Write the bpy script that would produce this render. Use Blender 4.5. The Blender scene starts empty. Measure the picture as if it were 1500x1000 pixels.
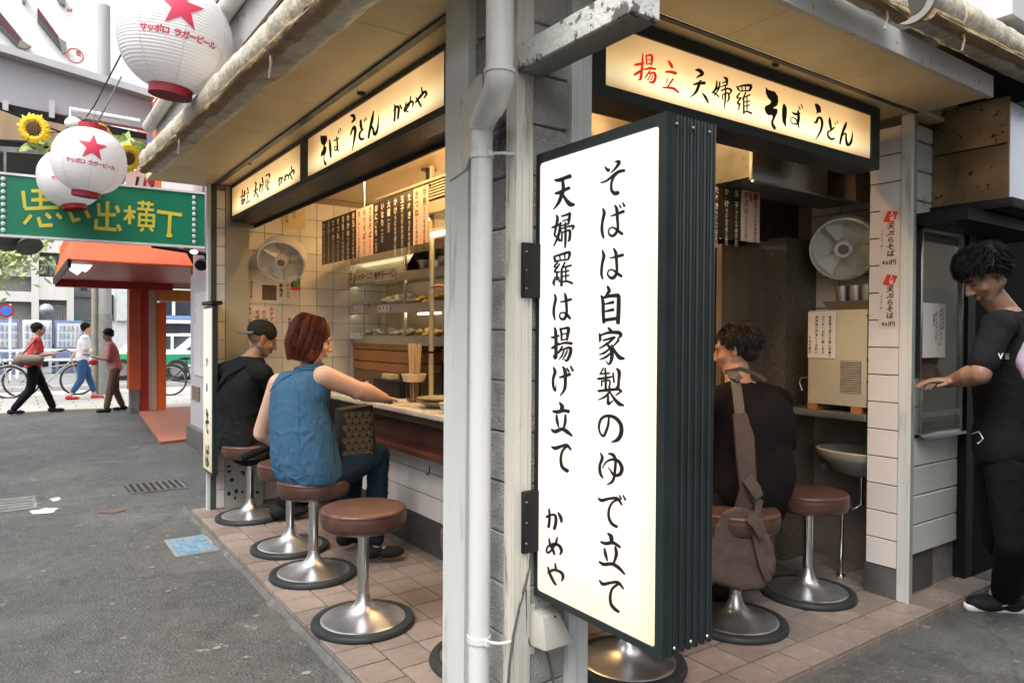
import bpy, bmesh, math, random
from math import sin, cos, pi, radians
from mathutils import Vector, Matrix, noise
random.seed(7)
D = bpy.data
SC = bpy.context.scene
COL = SC.collection

# ---------------------------------------------------------------- camera
CAM_H = 1.5
F_PX, PITCH, ROLL, YAW = 1038.8, -0.010454, 0.00623, 0.61258      # for a 1500 x 1000 frame
_fw = Vector((sin(YAW)*cos(PITCH), cos(YAW)*cos(PITCH), sin(PITCH)))
_rt = Vector((cos(YAW), -sin(YAW), 0)); _up = _rt.cross(_fw)
RT = _rt*cos(ROLL) + _up*sin(ROLL); UP = -_rt*sin(ROLL) + _up*cos(ROLL); FW = _fw
cam = D.objects.new('camera', D.cameras.new('camera')); COL.objects.link(cam)
cam.matrix_world = Matrix(((RT.x, UP.x, -FW.x, 0), (RT.y, UP.y, -FW.y, 0), (RT.z, UP.z, -FW.z, CAM_H), (0, 0, 0, 1)))
cam.data.sensor_width = 36; cam.data.lens = F_PX/1500*36
cam.data.clip_start = 0.05; cam.data.clip_end = 600
SC.camera = cam

# ---------------------------------------------------------------- sky, sun, exposure
SUN_EL, SUN_AZ = radians(60), radians(245)         # azimuth from +Y towards +X
w = D.worlds.new('World'); SC.world = w; w.use_nodes = True
nt = w.node_tree; bg = nt.nodes['Background']
sky = nt.nodes.new('ShaderNodeTexSky'); sky.sky_type = 'NISHITA'; sky.sun_disc = False
sky.sun_elevation = SUN_EL; sky.sun_rotation = SUN_AZ; sky.dust_density = 4; sky.air_density = 1.0
hs = nt.nodes.new('ShaderNodeHueSaturation'); hs.inputs['Saturation'].default_value = 0.22
nt.links.new(sky.outputs[0], hs.inputs['Color']); nt.links.new(hs.outputs[0], bg.inputs[0])
bg.inputs[1].default_value = 0.15
sd = D.lights.new('sun', 'SUN'); sd.energy = .8; sd.angle = radians(50); sd.color = (1, .97, .92)
sun = D.objects.new('sun', sd); COL.objects.link(sun)
sv = Vector((sin(SUN_AZ)*cos(SUN_EL), cos(SUN_AZ)*cos(SUN_EL), sin(SUN_EL)))
sun.rotation_euler = sv.to_track_quat('Z', 'Y').to_euler()
SC.view_settings.view_transform = 'Standard'; SC.view_settings.look = 'None'
SC.view_settings.gamma = 1; SC.view_settings.use_curve_mapping = False
SC.view_settings.exposure = 1.52
SC.render.engine = 'CYCLES'
SC.cycles.max_bounces = 8; SC.cycles.diffuse_bounces = 4; SC.cycles.glossy_bounces = 3
SC.cycles.transmission_bounces = 6; SC.cycles.transparent_max_bounces = 10
SC.cycles.caustics_reflective = False; SC.cycles.caustics_refractive = False
SC.cycles.sample_clamp_indirect = 4

# ---------------------------------------------------------------- places seen in the photograph -> points of the scene
def ray(px, py): return (FW*F_PX + RT*(px-750) + UP*(500-py))
def at(px, py, ax, val):
    d = ray(px, py); o = Vector((0, 0, CAM_H)); i = 'XYZ'.index(ax)
    return o + d*((val-o[i])/d[i])
def atd(px, py, dep):
    d = ray(px, py); return Vector((0, 0, CAM_H)) + d*(dep/F_PX)
ZP = 0.08      # top of the tiled step
ZG = 0.03      # asphalt beside it

# ---------------------------------------------------------------- materials
MATS = {}
def M(name, col, rough=.6, metal=0, var=.1, scale=6, bump=0, bscale=80, dirt=None, dscale=3, dthr=.55, spec=.5,
      coat=0, trans=0, ior=1.45, streak=False, rvar=.1, sheen=0, alpha=1, dsoft=.12, vscale=None, sss=0):
    if name in MATS: return MATS[name]
    m = D.materials.new(name); m.use_nodes = True; n = m.node_tree.nodes; l = m.node_tree.links
    b = n['Principled BSDF']; tc = n.new('ShaderNodeTexCoord'); mp = n.new('ShaderNodeMapping')
    l.new(tc.outputs['Object'], mp.inputs[0])
    if streak: mp.inputs['Scale'].default_value = (1, 1, .12)
    if vscale: mp.inputs['Scale'].default_value = vscale
    no = n.new('ShaderNodeTexNoise'); no.inputs['Scale'].default_value = scale; no.inputs['Detail'].default_value = 6
    l.new(mp.outputs[0], no.inputs['Vector'])
    mr = n.new('ShaderNodeMapRange'); mr.inputs[1].default_value = .3; mr.inputs[2].default_value = .7
    l.new(no.outputs[0], mr.inputs[0])
    mx = n.new('ShaderNodeMix'); mx.data_type = 'RGBA'
    c = Vector(col[:3])
    mx.inputs[6].default_value = (*(c*(1-var)), 1); mx.inputs[7].default_value = (*[min(1, v) for v in c*(1+var)], 1)
    l.new(mr.outputs[0], mx.inputs[0]); out = mx.outputs[2]
    if dirt:
        d2 = n.new('ShaderNodeTexNoise'); d2.inputs['Scale'].default_value = dscale; d2.inputs['Detail'].default_value = 9
        d2.inputs['Roughness'].default_value = .65
        l.new(mp.outputs[0], d2.inputs['Vector'])
        r2 = n.new('ShaderNodeMapRange'); r2.inputs[1].default_value = dthr; r2.inputs[2].default_value = dthr+dsoft
        l.new(d2.outputs[0], r2.inputs[0])
        m2 = n.new('ShaderNodeMix'); m2.data_type = 'RGBA'; m2.inputs[7].default_value = (*dirt, 1)
        l.new(r2.outputs[0], m2.inputs[0]); l.new(out, m2.inputs[6]); out = m2.outputs[2]
    l.new(out, b.inputs['Base Color'])
    b.inputs['Metallic'].default_value = metal
    b.inputs['Specular IOR Level'].default_value = spec
    rr = n.new('ShaderNodeMapRange'); rr.inputs[3].default_value = max(0, rough-rvar); rr.inputs[4].default_value = min(1, rough+rvar)
    l.new(no.outputs[0], rr.inputs[0]); l.new(rr.outputs[0], b.inputs['Roughness'])
    b.inputs['Coat Weight'].default_value = coat; b.inputs['Transmission Weight'].default_value = trans
    b.inputs['IOR'].default_value = ior
    b.inputs['Sheen Weight'].default_value = sheen
    if sss:
        b.inputs['Subsurface Weight'].default_value = sss; b.inputs['Subsurface Radius'].default_value = (.02, .008, .004)
    if bump:
        nb = n.new('ShaderNodeTexNoise'); nb.inputs['Scale'].default_value = bscale; nb.inputs['Detail'].default_value = 5
        l.new(mp.outputs[0], nb.inputs['Vector'])
        bp = n.new('ShaderNodeBump'); bp.inputs['Strength'].default_value = bump; bp.inputs['Distance'].default_value = .01
        l.new(nb.outputs[0], bp.inputs['Height']); l.new(bp.outputs[0], b.inputs['Normal'])
    MATS[name] = m; return m

def ME(name, col, st, grad=None):
    """lamp panel: emits evenly, or falls off away from the tube inside. grad=(axis, centre, halfwidth, low)"""
    if name in MATS: return MATS[name]
    m = D.materials.new(name); m.use_nodes = True; n = m.node_tree.nodes; l = m.node_tree.links
    b = n['Principled BSDF']; b.inputs['Base Color'].default_value = (*[c*.8 for c in col], 1); b.inputs['Roughness'].default_value = .25
    b.inputs['Emission Color'].default_value = (*col, 1); b.inputs['Emission Strength'].default_value = st
    if grad:
        ramp, fn = grad
        fn(n, l, b, ramp)
    MATS[name] = m; return m

def glass(name, tint=(1, 1, 1), rough=.02, refl=.12):
    if name in MATS: return MATS[name]
    m = D.materials.new(name); m.use_nodes = True; n = m.node_tree.nodes; l = m.node_tree.links
    n.remove(n['Principled BSDF']); tr = n.new('ShaderNodeBsdfTransparent'); tr.inputs[0].default_value = (*tint, 1)
    gl = n.new('ShaderNodeBsdfGlossy'); gl.inputs['Roughness'].default_value = rough
    mx = n.new('ShaderNodeMixShader'); lw_ = n.new('ShaderNodeLayerWeight'); lw_.inputs[0].default_value = .5; pw_ = n.new('ShaderNodeMath'); pw_.operation = 'POWER'; pw_.inputs[1].default_value = 5; l.new(lw_.outputs['Facing'], pw_.inputs[0])
    ad = n.new('ShaderNodeMath'); ad.operation = 'MULTIPLY_ADD'; ad.inputs[1].default_value = .6; ad.inputs[2].default_value = refl*.2; l.new(pw_.outputs[0], ad.inputs[0])
    l.new(ad.outputs[0], mx.inputs[0]); l.new(tr.outputs[0], mx.inputs[1]); l.new(gl.outputs[0], mx.inputs[2])
    l.new(mx.outputs[0], n['Material Output'].inputs[0]); MATS[name] = m; return m

# ---------------------------------------------------------------- mesh helpers (all in scene coordinates)
class MB:
    def __init__(s): s.v = []; s.f = []
    def add(s, vs, fs):
        k = len(s.v); s.v += [tuple(v) for v in vs]; s.f += [tuple(i+k for i in f) for f in fs]; return s
    def box(s, x0, y0, z0, x1, y1, z1, R=None, c=None):
        x0, x1 = sorted((x0, x1)); y0, y1 = sorted((y0, y1)); z0, z1 = sorted((z0, z1))
        vs = [Vector(p) for p in ((x0,y0,z0),(x1,y0,z0),(x1,y1,z0),(x0,y1,z0),(x0,y0,z1),(x1,y0,z1),(x1,y1,z1),(x0,y1,z1))]
        if R is not None:
            c = Vector(c) if c else Vector(((x0+x1)/2, (y0+y1)/2, (z0+z1)/2)); vs = [c+R@(v-c) for v in vs]
        return s.add(vs, [(0,3,2,1),(4,5,6,7),(0,1,5,4),(1,2,6,5),(2,3,7,6),(3,0,4,7)])
    def prism(s, poly, vec):
        n = len(poly); vec = Vector(vec); a = [Vector(p) for p in poly]; b = [p+vec for p in a]
        return s.add(a+b, [tuple(range(n))[::-1], tuple(range(n, 2*n))] + [(i, (i+1) % n, n+(i+1) % n, n+i) for i in range(n)])
    def quad(s, a, b, c, d): return s.add([a, b, c, d], [(0, 1, 2, 3)])
    def tube(s, path, r, n=12, caps=True, sq=None):
        path = [Vector(p) for p in path]; rs = r if isinstance(r, (list, tuple)) else [r]*len(path); k0 = len(s.v); prev = None
        rings = []
        for i, p in enumerate(path):
            t = (path[min(i+1, len(path)-1)] - path[max(i-1, 0)])
            t = t.normalized() if t.length > 1e-9 else Vector((0, 0, 1))
            if prev is None: a = t.orthogonal().normalized()
            else:
                a = prev - t*prev.dot(t); a = a.normalized() if a.length > 1e-6 else t.orthogonal().normalized()
            prev = a; b = t.cross(a)
            for j in range(n):
                an = 2*pi*j/n; q = p + (a*cos(an)+b*sin(an))*rs[i]; s.v.append(tuple(q))
        for i in range(len(path)-1):
            for j in range(n):
                s.f.append((k0+i*n+j, k0+i*n+(j+1) % n, k0+(i+1)*n+(j+1) % n, k0+(i+1)*n+j))
        if caps:
            s.f.append(tuple(k0+j for j in range(n))[::-1]); s.f.append(tuple(k0+(len(path)-1)*n+j for j in range(n)))
        return s
    def lathe(s, prof, c, n=32, ax=None, fn=None):
        c = Vector(c); k0 = len(s.v); ax = Vector(ax).normalized() if ax else Vector((0, 0, 1))
        a = Vector((1, 0, 0)) if abs(ax.z) > .9999 else ax.orthogonal().normalized(); b = ax.cross(a)
        for (r, z) in prof:
            for j in range(n):
                an = 2*pi*j/n; s.v.append(tuple(c + (a*cos(an)+b*sin(an))*max(r, 1e-5) + ax*z))
        for i in range(len(prof)-1):
            for j in range(n): s.f.append((k0+i*n+j, k0+i*n+(j+1) % n, k0+(i+1)*n+(j+1) % n, k0+(i+1)*n+j))
        s.f.append(tuple(k0+j for j in range(n))[::-1]); s.f.append(tuple(k0+(len(prof)-1)*n+j for j in range(n)))
        return s
    def ell(s, c, r, R=None, n=16, m=10):
        c = Vector(c); k0 = len(s.v); r = Vector(r) if hasattr(r, '__len__') else Vector((r, r, r))
        for i in range(1, m):
            th = pi*i/m
            for j in range(n):
                ph = 2*pi*j/n; v = Vector((sin(th)*cos(ph)*r.x, sin(th)*sin(ph)*r.y, cos(th)*r.z))
                if R is not None: v = R@v
                s.v.append(tuple(c+v))
        t = Vector((0, 0, r.z)); 
        if R is not None: t = R@t
        s.v += [tuple(c+t), tuple(c-t)]; T = k0+(m-1)*n
        for i in range(m-2):
            for j in range(n): s.f.append((k0+i*n+j, k0+(i+1)*n+j, k0+(i+1)*n+(j+1) % n, k0+i*n+(j+1) % n))
        for j in range(n):
            s.f.append((T, k0+j, k0+(j+1) % n)); s.f.append((T+1, k0+(m-2)*n+(j+1) % n, k0+(m-2)*n+j))
        return s
    def cap(s, p0, p1, r0, r1, n=14):
        """tapered capsule"""
        p0 = Vector(p0); p1 = Vector(p1); d = p1-p0; L = d.length
        if L < 1e-6: return s.ell(p0, (r0, r0, r0))
        prof = []
        for i in range(5): a = pi/2*(i/4); prof.append((r0*sin(a), -r0*cos(a)))
        for i in range(5): a = pi/2*(i/4); prof.append((r1*cos(a), L + r1*sin(a)))
        return s.lathe(prof, p0, n, d)

def wm(o):
    return o.matrix_basis.copy() if o.parent is None else wm(o.parent) @ o.matrix_basis
def obj(name, mb, mat, parent=None, smooth=False, bevel=0, segs=2, kind=None, origin=None, auto=None):
    me = D.meshes.new(name)
    if isinstance(mb, MB):
        me.from_pydata(mb.v, [], mb.f)
    else: me = mb
    if bevel or isinstance(mb, MB):
        bm = bmesh.new(); bm.from_mesh(me)
        bmesh.ops.recalc_face_normals(bm, faces=bm.faces)
        if bevel:
            es = [e for e in bm.edges if len(e.link_faces) == 2 and e.calc_face_angle(0) > radians(35)]
            bmesh.ops.bevel(bm, geom=es, offset=bevel, segments=segs, affect='EDGES', clamp_overlap=True, profile=.6)
        bm.to_mesh(me); bm.free()
    if smooth or bevel:
        me.polygons.foreach_set('use_smooth', [True]*len(me.polygons))
        try: me.set_sharp_from_angle(angle=radians(auto or 40))
        except Exception: pass
    if mat: me.materials.append(mat)
    o = D.objects.new(name, me)
    if origin is not None:
        o.location = origin
    if parent is not None: o.parent = parent
    me.transform(wm(o).inverted())
    COL.objects.link(o)
    if kind: o['kind'] = kind
    return o
def thing(name, label, cat, loc, group=None, kind=None):
    o = D.objects.new(name, None); o.empty_display_size = .1; COL.objects.link(o); o.location = loc
    tag(o, label, cat, group); return o
def tag(o, label, cat=None, group=None):
    if label: o['label'] = label
    if cat: o['category'] = cat
    if group: o['group'] = group
    return o
def empty_struct(name, loc=(0, 0, 0)):
    o = D.objects.new(name, None); o.empty_display_size = .1; COL.objects.link(o); o.location = loc; o['kind'] = 'structure'; return o
def kids(o): return [c for c in D.objects if c.parent == o]
def copy_tree(o, delta=None, label=None, rotz=None, scale=None):
    allk = {}
    for c in D.objects:
        if c.parent: allk.setdefault(c.parent.name, []).append(c)
    def rec(s, par):
        c = s.copy(); COL.objects.link(c)
        if par: c.parent = par
        for ch in allk.get(s.name, []): rec(ch, c)
        return c
    r = rec(o, None)
    if delta is not None: r.location = Vector(o.location)+Vector(delta)
    if rotz is not None: r.rotation_euler = (0, 0, rotz)
    if scale is not None: r.scale = scale
    if label: r['label'] = label
    return r
def shared(name, me, mat, loc, parent, rot=None, scale=None):
    """another object on an already built mesh (local coordinates)"""
    o = D.objects.new(name, me); COL.objects.link(o)
    o.location = Vector(loc) - (wm(parent).translation if parent else Vector())
    if rot: o.rotation_euler = rot
    if scale: o.scale = scale
    if parent: o.parent = parent
    return o
def bevbox(name, sx, sy, sz, mat, bev=.002, segs=1):
    """a shared mesh: box centred on its own origin"""
    mb = MB().box(-sx/2, -sy/2, -sz/2, sx/2, sy/2, sz/2); me = D.meshes.new(name); me.from_pydata(mb.v, [], mb.f)
    bm = bmesh.new(); bm.from_mesh(me); bmesh.ops.recalc_face_normals(bm, faces=bm.faces)
    if bev: bmesh.ops.bevel(bm, geom=list(bm.edges), offset=bev, segments=segs, affect='EDGES')
    bm.to_mesh(me); bm.free()
    for mm in (mat if isinstance(mat, list) else [mat]): me.materials.append(mm)
    return me

# ---------------------------------------------------------------- lettering
_glyph = {}
def glyph(ch, bold=0.0):
    key = (ch, bold)
    if key in _glyph: return _glyph[key]
    cu = D.curves.new('lettering', 'FONT'); cu.body = ch; cu.size = 1; cu.resolution_u = 3; cu.offset = bold
    cu.align_x = 'CENTER'; cu.align_y = 'CENTER'
    o = D.objects.new('lettering', cu); COL.objects.link(o)
    dg = bpy.context.evaluated_depsgraph_get(); me = D.meshes.new_from_object(o.evaluated_get(dg))
    vs = [(v.co.x, v.co.y) for v in me.vertices]; fs = [tuple(p.vertices) for p in me.polygons]
    D.objects.remove(o); D.curves.remove(cu); D.meshes.remove(me)
    _glyph[key] = (vs, fs); return vs, fs
def text(mb, s, f, u, v, size, step=None, vertical=True, bold=.012, wide=1.0):
    """s laid out from (u, v); f maps print coordinates (u right, v up) to a point on the thing"""
    step = step or size*1.05
    for ch in s:
        if ch != ' ':
            vs, fs = glyph(ch, bold)
            mb.add([f(u+a*size*wide, v+b*size) for a, b in vs], fs)
        if vertical: v -= step*(.5 if ch == ' ' else 1)
        else: u += step*(.5 if ch == ' ' else 1)
def crom(pts, k=5):
    out = []; n = len(pts)
    if n == 2: k = 3
    for i in range(n-1):
        p0 = pts[max(i-1, 0)]; p1 = pts[i]; p2 = pts[i+1]; p3 = pts[min(i+2, n-1)]
        for j in range(k):
            t = j/k
            out.append(tuple(.5*((2*p1[d])+(-p0[d]+p2[d])*t+(2*p0[d]-5*p1[d]+4*p2[d]-p3[d])*t*t+(-p0[d]+3*p1[d]-3*p2[d]+p3[d])*t**3) for d in range(3)))
    out.append(tuple(pts[-1])); return out
def stroke(pts, square=False, k=5):
    """a brush stroke: centre line with widths -> outline strip in 2D"""
    p = crom(pts, k) if not square else [tuple(q) for q in pts]
    L = []; R = []
    n = len(p)
    for i in range(n):
        a = p[max(i-1, 0)]; b = p[min(i+1, n-1)]
        dx, dy = b[0]-a[0], b[1]-a[1]; l = math.hypot(dx, dy) or 1; nx, ny = -dy/l, dx/l; h = max(p[i][2], .5)/2
        L.append((p[i][0]+nx*h, p[i][1]+ny*h)); R.append((p[i][0]-nx*h, p[i][1]-ny*h))
    vs = L+R; fs = [(i, i+1, n+i+1, n+i) for i in range(n-1)]
    if not square:
        for idx, sg in ((0, -1), (n-1, 1)):
            a = p[max(idx-1, 0)]; b = p[min(idx+1, n-1)]; dx, dy = (b[0]-a[0])*sg, (b[1]-a[1])*sg; l = math.hypot(dx, dy) or 1
            dx /= l; dy /= l; h = p[idx][2]/2; base = len(vs)
            for q in range(1, 6):
                t = pi*q/6; c, s_ = cos(t), sin(t)
                vs.append((p[idx][0]+(-dy*c + dx*s_*.8)*h*sg*1, p[idx][1]+(dx*c + dy*s_*.8)*h*sg*1) if sg == 1 else
                          (p[idx][0]+(-dy*c)*h+dx*s_*h*.8, p[idx][1]+(dx*c)*h+dy*s_*h*.8))
            a0, b0 = (idx, n+idx)
            ring = list(range(base, base+5))
            fs.append(tuple([a0]+ring+[b0])) 
    return vs, fs
def brush(mb, strokes, org, sc, f, grow=1.0, lift=None, square=False):
    """strokes traced on an enlarged view (org = its corner, sc = its enlargement) and laid on the sign by f(px, py, lift)"""
    for i, st in enumerate(strokes):
        vs, fs = stroke([(a, b, w_*grow) for a, b, w_ in st], square)
        mb.add([f(org[0]+x/sc, org[1]+y/sc, i) for x, y in vs], fs)
def poly2(mb, pts, org, sc, f, i=0):
    bm = bmesh.new(); vs = [bm.verts.new((x, y, 0)) for x, y in pts]; bm.faces.new(vs)
    bmesh.ops.triangulate(bm, faces=bm.faces); bm.verts.index_update()
    mb.add([f(org[0]+v.co.x/sc, org[1]+v.co.y/sc, i) for v in bm.verts], [tuple(v.index for v in fc.verts) for fc in bm.faces]); bm.free()
# ---------------------------------------------------------------- brush lettering (centre lines with widths)
BA = [ # 天婦羅 / そばは
 [(130,245,18),(165,243,28),(210,226,26),(250,212,30)], [(132,352,18),(165,345,26),(210,322,24),(242,308,24)],
 [(190,250,22),(195,310,26),(180,370,28),(155,430,22),(115,482,8)], [(190,355,12),(215,400,24),(250,440,34),(280,442,22)],
 [(140,530,14),(148,560,22),(135,630,18),(125,690,16),(150,710,18),(165,735,20)], [(172,590,16),(165,650,20),(150,710,20),(118,778,10)],
 [(103,630,14),(130,620,18),(170,600,14),(180,592,10)], [(180,538,12),(215,528,16),(248,515,20)], [(250,512,18),(243,560,22),(237,600,14)],
 [(188,576,10),(238,562,12)], [(182,615,12),(238,598,14)], [(172,640,12),(176,665,14)], [(175,640,12),(230,622,14),(278,617,20),(268,645,12)],
 [(185,670,14),(182,740,14)], [(188,668,12),(240,652,16),(250,665,20),(245,725,20),(235,740,12)], [(212,590,14),(213,700,20),(210,790,14)],
 [(120,865,16),(130,905,18)], [(122,865,14),(185,845,18),(245,832,22),(238,882,16)], [(165,852,12),(170,892,10)], [(205,842,12),(208,882,10)],
 [(130,902,12),(235,888,14)], [(150,912,14),(122,945,14),(150,955,12)], [(165,925,12),(125,985,16),(165,990,12)], [(143,990,14),(143,1055,16)],
 [(118,1050,10),(108,1085,10)], [(128,1030,10),(120,1100,12)], [(158,1030,10),(162,1070,12)], [(208,912,14),(180,970,14)], [(182,965,16),(180,1100,20)],
 [(185,955,12),(258,937,16)], [(182,992,10),(238,980,14)], [(182,1028,10),(240,1018,14)], [(182,1072,12),(225,1066,16),(268,1082,18)], [(215,948,12),(215,1068,12)],
 # right column
 [(535,138,12),(560,165,24),(572,150,8)], [(618,94,12),(650,97,26),(622,145,18),(580,185,8)],
 [(502,266,12),(550,247,16),(610,200,22),(650,174,24),(690,166,22)], [(652,175,12),(605,220,18),(585,280,18),(590,330,22),(615,352,30),(640,346,28)],
 [(515,475,12),(528,510,24),(512,590,20),(510,660,22),(522,712,16)], [(580,537,10),(630,520,18),(685,498,24)],
 [(615,450,14),(630,480,24),(635,560,22),(638,640,20),(610,690,22),(580,695,18),(562,665,12),(575,635,12),(605,630,14),(645,660,22),(675,682,20)],
 [(650,445,10),(662,465,16)], [(680,428,12),(692,455,18)],
 [(512,815,12),(525,860,24),(512,920,20),(505,1000,20),(515,1045,14)], [(572,878,8),(620,868,18),(678,852,24)],
 [(605,800,14),(622,835,24),(628,900,22),(630,990,20),(605,1035,26),(575,1035,20),(555,1005,12),(570,975,12),(600,975,14),(640,1005,22),(668,1025,20)],
]
BB = [ # は揚 / 自家
 [(125,230,14),(133,265,20),(120,330,20),(118,390,20),(128,435,10)], [(170,290,10),(210,283,16),(258,268,20)],
 [(205,220,12),(215,250,22),(220,310,20),(222,380,20),(205,425,22),(180,428,18),(165,405,12),(175,380,12),(205,378,14),(232,400,22),(250,425,18)],
 [(125,500,16),(133,540,24),(136,640,24),(132,745,24),(112,722,8)], [(98,578,14),(130,575,20),(160,562,12)], [(98,665,12),(125,655,24),(160,622,10)],
 [(170,505,16),(180,545,18),(180,600,14)], [(172,512,14),(210,503,18),(238,506,24),(230,560,22),(225,600,14)], [(185,552,10),(225,545,12)], [(180,600,12),(228,590,12)],
 [(150,640,12),(205,622,18),(262,627,22)], [(188,650,14),(165,690,18),(140,715,8)], [(175,685,10),(225,664,18),(255,668,24),(248,720,24),(222,768,18),(203,752,6)],
 [(202,682,12),(182,730,14),(158,758,6)], [(228,682,12),(212,720,14),(185,762,6)],
 [(555,165,18),(568,200,26),(540,240,14)], [(505,240,16),(518,290,24),(520,380,24),(525,455,24)], [(512,258,18),(570,242,24),(640,236,30)],
 [(646,240,28),(645,330,30),(640,460,28)], [(535,307,12),(600,292,24)], [(535,367,14),(600,352,24)], [(525,438,24),(640,422,26)],
 [(560,498,14),(582,525,26)], [(490,548,14),(495,590,20),(490,615,8)], [(495,562,14),(560,540,20),(640,538,28),(663,560,24),(635,592,8)],
 [(520,602,14),(575,587,18),(612,578,20)], [(602,590,14),(550,630,18),(488,668,10)], [(545,625,14),(585,680,26),(590,740,26),(570,795,16),(540,768,6)],
 [(568,672,12),(530,702,18),(488,718,8)], [(583,702,12),(540,738,18),(492,758,8)], [(645,600,18),(610,640,12),(592,655,8)], [(588,640,14),(620,700,22),(655,742,30),(688,748,18)],
]
BC = [ # げ立て / 製のゆ
 [(115,45,14),(128,80,24),(112,140,20),(115,200,20),(130,235,14),(137,185,5)], [(165,125,14),(205,115,22),(248,100,24)],
 [(190,40,14),(208,70,26),(212,150,24),(205,220,22),(170,275,8)], [(225,50,12),(240,78,16)], [(255,35,14),(272,70,18)],
 [(165,330,14),(185,360,30),(180,385,26)], [(112,400,18),(150,405,28),(200,395,24),(238,402,26)], [(140,430,14),(145,480,22),(158,530,10)],
 [(212,430,16),(210,490,22),(195,545,14)], [(100,550,16),(130,565,28),(185,545,26),(230,570,28),(265,600,14)],
 [(100,688,12),(130,700,28),(180,684,22),(225,677,24),(256,712,14)], [(225,684,18),(190,720,18),(175,780,20),(185,850,24),(228,885,28)],
 [(520,50,12),(498,95,12)], [(492,98,12),(570,90,14)], [(478,137,18),(540,130,18),(588,120,14)], [(535,52,14),(540,120,16),(540,215,18)],
 [(507,152,12),(507,195,12)], [(507,157,12),(570,150,14),(572,195,12)], [(600,90,14),(607,165,14)], [(630,55,16),(650,82,26),(646,150,20),(640,212,20),(622,196,6)],
 [(480,236,18),(560,228,22),(640,222,20),(666,240,20)], [(563,200,12),(580,222,16)], [(570,245,16),(530,285,16),(480,307,8)], [(560,272,14),(560,338,22),(585,325,12),(612,306,5)],
 [(575,245,12),(610,298,20),(650,340,28),(686,352,14)], [(652,250,16),(620,272,8)],
 [(565,450,14),(560,510,18),(540,570,20),(520,602,18),(492,570,14),(486,510,18),(510,455,20),(560,437,22),(620,455,26),(663,510,28),(665,580,30),(635,632,28),(585,650,8)],
 [(498,740,10),(512,780,22),(492,840,20),(495,900,22),(515,940,14)], [(512,860,8),(545,812,14),(590,792,18),(640,802,22),(672,860,26),(655,912,26),(610,920,20),(585,890,14),(560,855,6)],
 [(565,745,14),(600,755,24),(620,800,20),(615,880,20),(610,930,20),(590,975,20),(550,997,8)],
]
BD = [ # かめや / で立て
 [(412,138,10),(435,155,22),(490,142,18),(545,142,20),(575,185,12)], [(545,150,16),(510,170,14),(487,215,16),(485,270,18),(505,315,20),(540,338,20)],
 [(558,120,10),(572,145,12)], [(585,120,10),(600,150,14)],
 [(478,385,12),(500,405,26),(505,440,24)], [(430,445,14),(465,455,22),(515,450,22),(563,480,16)], [(455,490,12),(462,530,20),(475,575,10)],
 [(530,480,16),(538,530,22),(520,590,14)], [(418,582,12),(450,600,22),(510,598,22),(555,625,22),(595,668,12)],
 [(420,712,10),(445,738,22),(500,728,18),(550,727,20),(586,770,12)], [(550,737,18),(510,770,16),(495,820,18),(500,875,20),(525,910,22),(553,930,18)],
 [(52,270,18),(85,255,14),(112,262,18),(115,310,20),(105,352,20)], [(68,215,12),(72,270,16),(65,340,18)], [(132,240,12),(150,275,22),(155,305,14)],
 [(68,420,10),(75,460,16),(95,500,18),(105,530,14)], [(125,412,10),(115,450,16),(85,500,14),(60,520,14),(50,500,12),(62,475,14),(100,460,20),(138,470,20),(155,505,20),(145,530,12)],
 [(62,660,16),(95,640,18),(130,645,18),(160,665,20),(165,695,18),(155,715,10)], [(110,595,12),(117,640,16)], [(60,620,12),(75,670,18),(100,720,18),(115,742,14)],
]
BE_red = [
 [(155,138,14),(150,230,22),(142,320,26),(132,395,28),(108,412,8)], [(72,252,22),(120,245,28),(170,228,12)], [(65,358,22),(110,330,30),(170,292,12)],
 [(190,150,16),(195,235,16)], [(195,160,14),(240,150,26),(252,195,26),(240,250,20)], [(200,202,10),(240,196,12)], [(195,245,14),(240,240,14)],
 [(180,302,18),(230,287,26),(288,296,20)], [(230,312,16),(190,372,16),(168,392,6)], [(220,345,14),(275,336,24),(286,390,28),(260,435,28),(212,428,8)],
 [(240,352,12),(205,410,12)], [(262,358,12),(238,412,12)],
 [(418,206,10),(445,245,32),(462,278,26)], [(395,326,20),(440,325,28),(500,340,32)], [(412,395,12),(405,440,12)], [(470,400,20),(440,445,18),(410,488,16)],
 [(365,492,14),(420,490,24),(480,502,28),(530,542,18)],
]
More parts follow.
